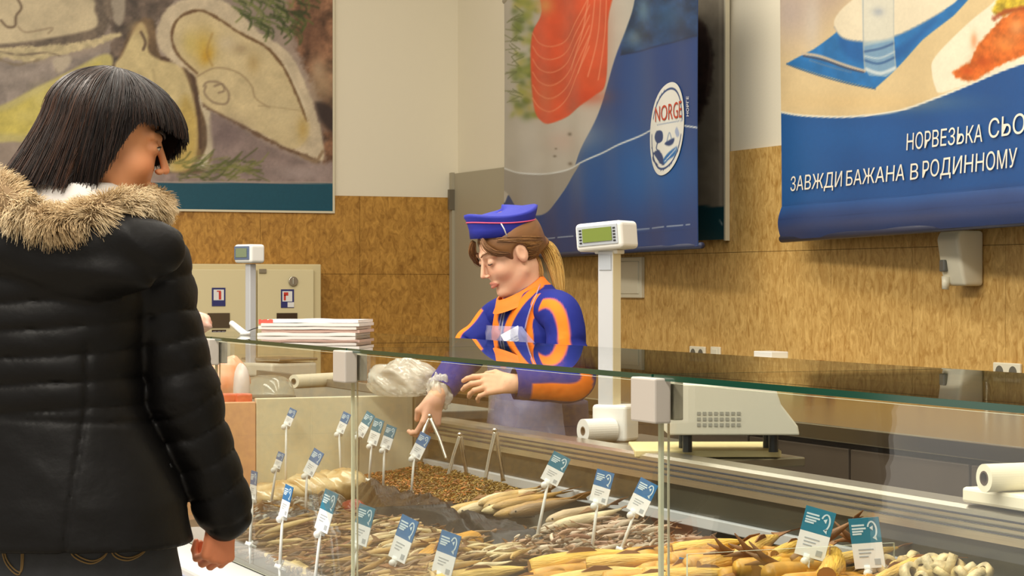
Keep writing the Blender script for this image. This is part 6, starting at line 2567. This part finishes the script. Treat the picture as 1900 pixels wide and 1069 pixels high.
pts_ = np.stack([bob(ph0 + drift * (u - .3), t0 + (t1 - t0) * u, off=0) + 0 for u in np.linspace(0, 1, K)], 1)
cen = np.array((HC[0], 0, HC[2]))
dv = pts_ - cen
dv[..., 2] *= .3
dv /= np.linalg.norm(dv, axis=-1, keepdims=True) + 1e-9
pts_ = pts_ + dv * (offs[:, None, None] * np.linspace(.6, 1.2, K)[None, :, None])
hv2, hf2 = strands(hair_to_world(pts_.reshape(-1, 3)).reshape(NH, K, 3), .0011, .0005, 3)
warm = np.clip(rs.normal(.25, .3, NH) + .6 * (np.cos(ph0) < -.3) * rs.uniform(0, 1, NH), 0, 1)
c = np.array((22, 17, 17)) * (1 - warm[:, None]) + np.array((58, 38, 28)) * warm[:, None]
tt = np.linspace(0, 1, K)[None, :, None]
c = c[:, None, :] * (.85 + .5 * tt * warm[:, None, None])
o = obj_np('hair_strands', hv2, hf2, M_hair, hair, col=lin_np(np.repeat(c[:, :, None, :], 3, 2).reshape(-1, 3)))
o['kind'] = 'stuff'

# ------------------------------------------------------------------ shop assistant behind the counter
ZA = 6.6


def ap(px, py, Z=ZA):
    return pz(px, py, Z)


base = ap(1000, 528)
base.z = 0
asst = thing('person', 'shop assistant in blue and orange uniform with a blue cap, leaning over the fish', 'person', base)
a_p = math.radians(25)
Fh = (RT * -.9 + FW * -.436).normalized()
Lh = UP.cross(Fh).normalized()
HF = (Fh * math.cos(a_p) - UP * math.sin(a_p)).normalized()
HL = Lh
HU = HF.cross(HL).normalized()
HO = pz(944, 469, 6.55)
Mh = np.array([list(HF), list(HL), list(HU)])
hv, hf = head_mesh(to_local(pz(972, 560, 6.58)))
hc = head_colours(hv, (226, 178, 148), (204, 132, 114), (220, 150, 124))
hw = hv @ Mh + np.array(HO)

SL, EL, WL = pz(1040, 584, 6.42), pz(1066, 706, 6.33), pz(946, 712, 6.28)
SR, ER, WR = pz(926, 592, 6.75), pz(868, 654, 6.72), pz(808, 738, 6.47)
lx = (-RT * .97 - UP * .02 + FW * -.05)
lv, lf = hand_mesh(WL + RT * .012, lx, UP * .8 + FW * .3, -FW * .75 + UP * .45, ((.25, .4, .3), (.35, .5, .3), (.45, .6, .4), (.55, .7, .4)), s=.92, h=.0028, arm_from=WL + RT * .05, arm_r=.025, thumb=((.022, .026, -.006), (.056, .050, -.016), (.084, .052, -.026)))
rx = (WR - ER).normalized() * .25 - UP * .9 - RT * .12
rv, rf = hand_mesh(WR, rx, -RT * .5 - FW * .6, -FW * .75 + RT * .6, ((.5, .9, .5), (.6, 1.0, .5), (.75, 1.1, .6), (.85, 1.1, .6)), s=.92, h=.0028, arm_from=WR + (ER - WR).normalized() * .05, arm_r=.025, thumb=((.022, .026, -.006), (.054, .042, -.022), (.080, .030, -.036)))

trows = [(528, 984, .070, .062), (545, 985, .115, .080), (575, 988, .160, .100), (620, 991, .180, .116), (680, 996, .176, .118), (740, 1001, .172, .118), (800, 1004, .185, .126), (846, 1004, .192, .130)]
tz = [ap(0, r[0]).z for r in trows]
tcn = [ap(r[1], 500) for r in trows]
tw, td = [r[2] for r in trows], [r[3] for r in trows]


def torso(P, k=0.0, shrink=0.0):
    return loftd(P, tz, [c.x for c in tcn], [c.y for c in tcn], [t - shrink for t in td], [t - shrink for t in tw], ax=(1, 0), power=2.25) - k


hipc = ap(1004, 528)


def abody(P):
    d = torso(P, shrink=.015)
    for s in (-1, 1):
        d = smin(d, capsule(P, (hipc.x, hipc.y + s * .09, .82), (hipc.x, hipc.y + s * .09, .08), .085, .045), .03)
        d = smin(d, capsule(P, (hipc.x, hipc.y + s * .09, .04), (hipc.x - .15, hipc.y + s * .09, .035), .042, .034), .02)
    for pts in ((SL, EL, WL), (SR, ER, WR)):
        d = smin(d, capsule(P, pts[0], pts[1], .044, .038), .03)
        d = smin(d, capsule(P, pts[1], pts[2], .037, .027), .02)
    return d


lo = np.array((hipc.x - .5, hipc.y - .42, -.02))
hi = np.array((hipc.x + .25, hipc.y + .42, 1.31))
bv, bf = surface(abody, lo, hi, .014)
V, F = join_np([(hw, hf), (lv, lf), (rv, rf), (bv, bf)])
sc = np.tile(lin_np((224, 172, 140)), (len(V), 1))
sc[:len(hw)] = hc
sc[len(hw) + len(lv):len(hw) + len(lv) + len(rv)] = lin_np((222, 170, 146))
body = obj_np('body', V, F, M_skin, asst, col=sc)
M_browb = mat('brown_brow', (120, 84, 56), rough=0.8)
eye_parts(body, HO, HF, HL, HU, 1, True, mat('brown_lash', (60, 40, 30), rough=0.7), M_browb)

# uniform jacket with orange piping
BLUE, ORG = (26, 37, 122), (238, 122, 30)
M_uni = vcol_mat('uniform_cloth', rough=0.75, spec=0.2, bump=0.12, bscale=30)


def vest(P):
    return torso(P) - .006 * (vnoise3(P * np.array((1, 1, .7)), 16, 4) - .5)


vlo = (hipc.x - .22, hipc.y - .26, tz[-1] - .02)
vhi = (hipc.x + .18, hipc.y + .26, tz[0] + .03)
vv, vf = surface(vest, vlo, vhi, .0048)
X_, Y_ = to_px(vv)
p = Paint(X_, Y_, BLUE)
p.fill([(930, 548), (908, 566), (894, 590), (897, 618), (916, 634), (930, 616), (924, 592), (934, 566)], ORG, 1.2)
p.line([(1004, 528), (972, 556), (950, 588), (940, 614)], 12, ORG, 1)
p.line([(984, 672), (984, 628), (982, 600), (990, 576)], 12, ORG, 1)
p.line([(936, 640), (934, 680)], 12, ORG, 1)
p.line([(940, 562), (932, 600), (928, 640)], 2.5, (190, 190, 200), .8)
jk = obj_np('uniform_jacket', vv, vf, M_uni, asst, col=p.linear(1.0))
vb = BVHTree.FromPolygons([tuple(v) for v in vv], [tuple(f) for f in vf])


def sleeve(name, pts, radii, stripe, nring=150, na=90, seed=0, cuff=True):
    path = catmull([tuple(q) for q in pts], 20, False)
    seg = np.linalg.norm(np.diff(path, axis=0), axis=1)
    s = np.concatenate([[0], np.cumsum(seg)])
    u = np.linspace(0, s[-1], nring)
    C = np.stack([np.interp(u, s, path[:, i]) for i in range(3)], 1)
    R_ = np.interp(u / s[-1], np.linspace(0, 1, len(radii)), radii)
    V, col = [], []
    prev = None
    for k in range(nring):
        t = C[min(k + 1, nring - 1)] - C[max(k - 1, 0)]
        t /= np.linalg.norm(t)
        if prev is None:
            prev = np.array(UP) if abs(t[2]) < .8 else np.array(-FW)
        a = prev - t * (prev @ t)
        a /= np.linalg.norm(a)
        prev = a
        b = np.cross(t, a)
        f = u[k] / s[-1]
        for j in range(na):
            an = 2 * PI * j / na
            n_ = a * math.cos(an) + b * math.sin(an)
            q = C[k] + n_ * R_[k]
            fold = .008 * (fbm(np.array([f * 9 + .6 * math.sin(an)]), np.array([math.cos(an) * 1.2 + seed]), seed, 3)[0] - .5)
            fold += .004 * math.sin(f * 34 + 1.5 * math.sin(an + seed)) * math.exp(-((f - .52) / .16) ** 2)
            V.append(C[k] + n_ * (R_[k] + fold))
            on = 0.0
            for f0, f1, d0, wd in stripe:
                if f0 <= f <= f1:
                    dd = np.array(d0, dtype=float)
                    dd = dd - t * (dd @ t)
                    dd /= np.linalg.norm(dd) + 1e-9
                    e_ = min(1.0, max(0.0, min(f - f0, f1 - f) / .008)) if wd < 6 else 1.0
                    on = max(on, e_ * min(1.0, max(0.0, .5 + (n_ @ dd - math.cos(wd)) / .04)))
            col.append(tuple(a_ * on + b_ * (1 - on) for a_, b_ in zip(lin(ORG), lin(BLUE))))
    F = []
    for k in range(nring - 1):
        for j in range(na):
            j2 = (j + 1) % na
            F.append((k * na + j, k * na + j2, (k + 1) * na + j2, (k + 1) * na + j))
    return obj_np(name, np.array(V), F, M_uni, asst, col=np.array(col))


sleeve('sleeve', [SL.lerp(pz(985, 568, 6.6), .75), SL, SL.lerp(EL, .5), EL + RT * .004, EL.lerp(WL, .45) - UP * .004, WL + RT * .012], [.056, .064, .059, .062, .054, .045], [(.115, .165, -FW, 7), (.22, .52, -RT * .1 - FW * 1.0, .30), (.62, .93, -FW * .85 - UP * .45, .55)], seed=3)
sleeve('sleeve', [SR.lerp(pz(985, 572, 6.6), .75), SR, SR.lerp(ER, .5), ER, ER.lerp(WR, .5), WR + (ER - WR).normalized() * .03], [.05, .062, .058, .056, .050, .042], [(.28, .68, -RT * .8 + UP * .6 - FW * .1, .5)], seed=5)
# orange stand collar
m = MB()
cA, cB = pz(970, 556, 6.575), pz(964, 533, 6.57)
rings = []
for t, r_ in ((0, .088), (.4, .078), (1, .068), (1.02, .062), (.5, .068)):
    c_ = cA.lerp(cB, t)
    rings.append([c_ + Vector((-math.cos(q) * r_ * 1.05, math.sin(q) * r_ * .95, -math.cos(q) * .044 * (1 - .1 * t))) for q in np.linspace(0, 2 * PI, 48, endpoint=False)])
m.loft(rings, caps=False)
obj('collar', m, mat('orange_cloth', ORG, rough=0.75, bump=0.15, bscale=40), asst, smooth=True)

# trousers
M_trs = mat('slate_trousers', (70, 70, 104), rough=0.8, bump=0.2, bscale=18)


def trs(P):
    d = loftd(P, [tz[-1] - .01, .95, .84, .74], [hipc.x] * 4, [hipc.y] * 4, [.128, .132, .138, .12], [.188, .188, .192, .185], ax=(1, 0))
    for s in (-1, 1):
        d = smin(d, capsule(P, (hipc.x, hipc.y + s * .092, .78), (hipc.x, hipc.y + s * .092, .06), .098, .062), .03)
    return np.maximum(d, P[:, 2] - .99)


tv, tf = surface(trs, (lo[0] + .25, lo[1], .02), (hi[0], hi[1], 1.02), .011)
obj_np('trousers', tv, tf, M_trs, asst)
for s in (-1, 1):
    f0 = Vector((hipc.x, hipc.y + s * .092, 0))

    def shoe(P, f0=f0):
        d = capsule(P, (f0.x + .02, f0.y, .045), (f0.x - .14, f0.y, .04), .05, .042)
        d = smin(d, capsule(P, (f0.x, f0.y, .05), (f0.x, f0.y, .10), .05, .05), .02)
        return np.maximum(d, .004 - P[:, 2])
    v_, f_ = surface(shoe, (f0.x - .22, f0.y - .08, -.004), (f0.x + .1, f0.y + .08, .17), .009)
    obj_np('shoe', v_, f_, M_boot, asst)

# film apron with straps
M_apron = glass_mat('apron_film', haze=0.42, haze_col=(168, 172, 214), rough=0.2)
za, zb2 = ap(0, 604).z, ap(0, 842).z


def apron(u, v):
    z = za + (zb2 - za) * v
    an = (u - .5) * 2 * (.75 + .75 * min(1, v * 3))
    cx = np.interp(z, tz[::-1], [c.x for c in tcn][::-1])
    cy = np.interp(z, tz[::-1], [c.y for c in tcn][::-1])
    w_ = np.interp(z, tz[::-1], tw[::-1])
    d_ = np.interp(z, tz[::-1], td[::-1])
    k = .014 + .010 * (fbm(np.array([u * 14.0]), np.array([v * 9.0]), 5, 4)[0] - .3) + .02 * v * v
    return Vector((cx - (d_ + k) * abs(math.cos(an)) ** (2 / 2.25), cy + (w_ + k) * math.copysign(abs(math.sin(an)) ** (2 / 2.25), math.sin(an)), z))


m = MB().grid(46, 60, apron)
apo = obj('apron', m, M_apron, asst, smooth=True)
for pts in (((1006, 516), (996, 545), (982, 580), (974, 612)), ((938, 566), (930, 590), (926, 612))):
    pp = []
    for x, y in catmull(pts, 5, False):
        q = hit(vb, x, y, .008)
        if q is not None:
            pp.append(q)
    if len(pp) > 2:
        obj('strap', MB().tube(pp, .011, 8, flat=.25, side=-FW), M_apron, apo, smooth=True)
# name badge
q = hit(vb, 951, 624, .016)
if q is None:
    q = pz(951, 624, 6.42)
bx = (RT * math.cos(.5) + UP * math.sin(.5))
bn = (-FW * .9 - RT * .42)
bn = (bn - bx * bn.dot(bx)).normalized()
by = bn.cross(bx)
R = Matrix((bx, bn, by)).transposed()
m = MB().box(q, (.060, .003, .042), 0, R)
bd = obj('name_badge', m, M_wht, asst, bevel=.002)
m = MB()
for k, (x0, w_) in enumerate(((-.016, .02), (.008, .022), (-.006, .03))):
    m.box(q + R @ Vector((x0 + .004, .0019, -.006 - .008 * (k // 2))), (w_, .0008, .004), 0, R)
obj('badge_print', m, M_tagg, bd)

# hair swept to a ponytail
M_brn = vcol_mat('brown_hair', rough=0.4, spec=0.45)


def cap_d(P):
    q = P.copy()
    q[:, 1] = np.abs(q[:, 1])
    d = ellip(q, (-.021, 0, .034), (.106, .083, .090))
    d = smin(d, capsule(q, (-.08, 0, -.01), (-.112, 0, -.026), .05, .026), .03)
    d = smax(d, q[:, 0] - (.040 + .58 * q[:, 2]), .006)
    d = smax(d, -ellip(q, (-.000, .086, -.012), (.026, .034, .036)), .006)
    return smax(d, -.062 - q[:, 2] - .25 * q[:, 0], .008)


cv, cf = surface(cap_d, (-.17, -.1, -.09), (.11, .1, .14), .004)
hcol = np.tile(lin_np((122, 84, 50)), (len(cv), 1)) * (0.7 + .6 * fbm(cv[:, 2] * 90, cv[:, 1] * 60, 3, 3))[:, None]
hair = obj_np('hair', cv @ Mh + np.array(HO), cf, M_brn, asst, col=hcol)
rs = np.random.RandomState(77)
NH = 2600
c0, r0 = np.array((-.021, 0, .034)), np.array((.106, .083, .090))
zz_ = rs.uniform(-.045, .085, NH)
sg = rs.choice([-1, 1], NH)
st = np.stack([.036 + .58 * zz_ - .004, sg * .07, zz_], 1)
st = (st - c0) / r0
st /= np.linalg.norm(st, axis=1, keepdims=True)
en = np.stack([np.full(NH, -.98), sg * rs.uniform(0, .16, NH), rs.uniform(-.75, -.45, NH)], 1)
en /= np.linalg.norm(en, axis=1, keepdims=True)
om = np.arccos(np.clip((st * en).sum(1), -1, 1))
K = 10
lift = rs.uniform(.98, 1.05, NH)
pt = []
s0 = rs.uniform(0, .5, NH)
s1 = np.minimum(1, s0 + rs.uniform(.4, .8, NH))
for t in np.linspace(0, 1, K):
    tt_ = s0 + (s1 - s0) * t
    v = (np.sin((1 - tt_) * om)[:, None] * st + np.sin(tt_ * om)[:, None] * en) / np.sin(om)[:, None]
    pt.append(c0 + v * r0 * lift[:, None])
pt = np.stack(pt, 1)
ear = (np.abs(pt[..., 0] + 0) < .024) & (np.abs(pt[..., 2] + .010) < .034)
keep = ~ear.any(1)
pt = pt[keep]
n_ = len(pt)
v_, f_ = strands((pt.reshape(-1, 3) @ Mh + np.array(HO)).reshape(n_, K, 3), .0011, .0006, 3)
wm = rs.uniform(0, 1, n_)[:, None]
cc = np.array((98, 66, 40)) * (1 - wm) + np.array((176, 130, 78)) * wm
o = obj_np('hair_strands', v_, f_, M_brn, hair, col=lin_np(np.repeat(cc, K * 3, axis=0)))
o['kind'] = 'stuff'


def lock(path, spread, n, c_a, c_b, name, par, tip=.5, seed=1, r_=.0011):
    rs = np.random.RandomState(seed)
    P_ = catmull([tuple(q) for q in path], 8, False)
    K = len(P_)
    o0 = rs.normal(size=(n, 1, 3)) * spread
    wv_ = np.sin(np.linspace(0, 5, K))[None, :, None] * rs.normal(size=(n, 1, 3)) * spread * .3
    prof_ = (np.sin(np.linspace(.35, PI * .86, K)) ** .6)[None, :, None]
    L_ = P_[None] + (o0 + wv_) * prof_
    v_, f_ = strands(L_, r_, r_ * tip, 3)
    m_ = rs.uniform(0, 1, n)[:, None]
    c_ = np.array(c_a) * (1 - m_) + np.array(c_b) * m_
    o = obj_np(name, v_, f_, M_brn, par, col=lin_np(np.repeat(c_, K * 3, axis=0)))
    o['kind'] = 'stuff'
    return o


LW = lambda f, l, u: HO + HF * f + HL * l + HU * u
lock([pz(994, 457, 6.62), pz(1008, 455, 6.63), pz(1022, 474, 6.63), pz(1032, 504, 6.62), pz(1038, 540, 6.6)], .0085, 700, (196, 150, 70), (232, 196, 116), 'ponytail', hair, seed=4)
lock([pz(990, 470, 6.58), pz(1000, 490, 6.57), pz(1004, 512, 6.56)], .004, 120, (170, 120, 60), (214, 170, 96), 'loose_lock', hair, seed=6)
lock([LW(.078, .034, .078), LW(.082, .050, .052), LW(.066, .066, .026), LW(.034, .076, .012)], .0035, 160, (96, 62, 36), (140, 98, 56), 'fringe', hair, seed=8)
lock([LW(.086, -.020, .075), LW(.094, -.036, .048), LW(.088, -.052, .020), LW(.076, -.060, -.004)], .0045, 160, (100, 68, 42), (146, 102, 60), 'fringe', hair, seed=9)
m = MB()
ring(m, pz(993, 458, 6.615), (RT * .9 + UP * .1 + FW * .4).normalized(), .009, .017, .016, 20)
obj('hair_tie', m, M_black, hair, smooth=True)

# blue cap
hcn = pz(930, 440, 6.55)
m = MB()
rings = []
NA = 64
for dz, A_, B_, tl in ((0, .099, .082, .0), (.025, .101, .085, .002), (.050, .108, .090, .006), (.066, .115, .094, .010), (.074, .116, .094, .012), (.076, .108, .086, .012), (.080, .07, .056, .018), (.082, .03, .024, .022), (.082, .002, .002, .022)):
    rg_ = []
    for k in range(NA):
        an = 2 * PI * k / NA
        wob = 1 + .012 * math.sin(5 * an + dz * 60)
        zz = dz + tl * math.cos(2 * an) * .8 * (1 if dz < .078 else 0) + (-.010 * math.cos(an) if dz > .06 else 0)
        rg_.append(hcn + Fh * (A_ * wob * math.cos(an)) + Lh * (B_ * wob * math.sin(an)) + UP * (zz + .012 * -math.cos(an) * .6))
    rings.append(rg_)
m.loft(rings)
hat = obj('cap', m, mat('royal_blue_cloth', (30, 40, 152), rough=0.7, bump=0.1, bscale=60), asst, smooth=True)
tr = [rings[2][k].lerp(rings[1][k], .2) + (rings[2][k] - hcn).normalized() * .0015 for k in range(NA)]
obj('cap_piping', MB().tube(tr + [tr[0]], .0022, 6, caps=False), mat('pink_piping', (214, 84, 120), rough=0.6), hat, smooth=True)
ks = min(range(NA), key=lambda k: abs(to_px(np.array(rings[1][k]))[0] - 940) + (0 if (rings[1][k] - hcn).dot(FW) < 0 else 1e3))
st = [rings[0][ks - 0] + (rings[0][ks] - hcn).normalized() * .002, rings[1][ks - 1] + (rings[1][ks - 1] - hcn).normalized() * .002, tr[ks - 2]]
obj('cap_stripe', MB().tube(st, .0022, 6), mat('white_stripe', (220, 220, 226), rough=0.6), hat, smooth=True)

# glove cuff, tongs in the hand, clear bag
M_film = glass_mat('crumpled_clear_film', haze=0.45, haze_col=(236, 232, 220), rough=0.12)
d_ = (ER - WR).normalized()
m = crumple(WR + d_ * .035, (.040, .036, .050), 26, .5, 4.2, 40)
obj('glove_cuff', m, M_film, asst, smooth=True)
tg = WR - UP * .075 - RT * .012
t = thing('tongs', 'steel tongs held in the assistant gloved hand over the shrimp', 'tongs', pz(800, 850, 6.42), 'tongs at the shrimp heap')
a_ = pz(797, 772, 6.44)
for e in (pz(829, 853, 6.40), pz(762, 852, 6.40)):
    obj('arm', MB().tube([a_, a_.lerp(e, .1), a_.lerp(e, .5) + (e - a_).cross(FW).normalized() * .003, a_.lerp(e, .95), e], [.005, .006, .006, .005, .006], 8, flat=.4, side=RT), M_tong, t, smooth=True)
obj('hinge', MB().ball(a_, .008, 8), M_tong, t, smooth=True)
c = pz(752, 700, 6.62)
m = crumple((c.x, c.y, .957 + .052), (.105, .12, .058), 34, .34, 2.6, 61, -.051)
tag(obj('plastic_bag', m, M_film, None, base=(c.x, c.y, .957), smooth=True), 'crumpled clear plastic bag on top of the cream end panel', 'bag')
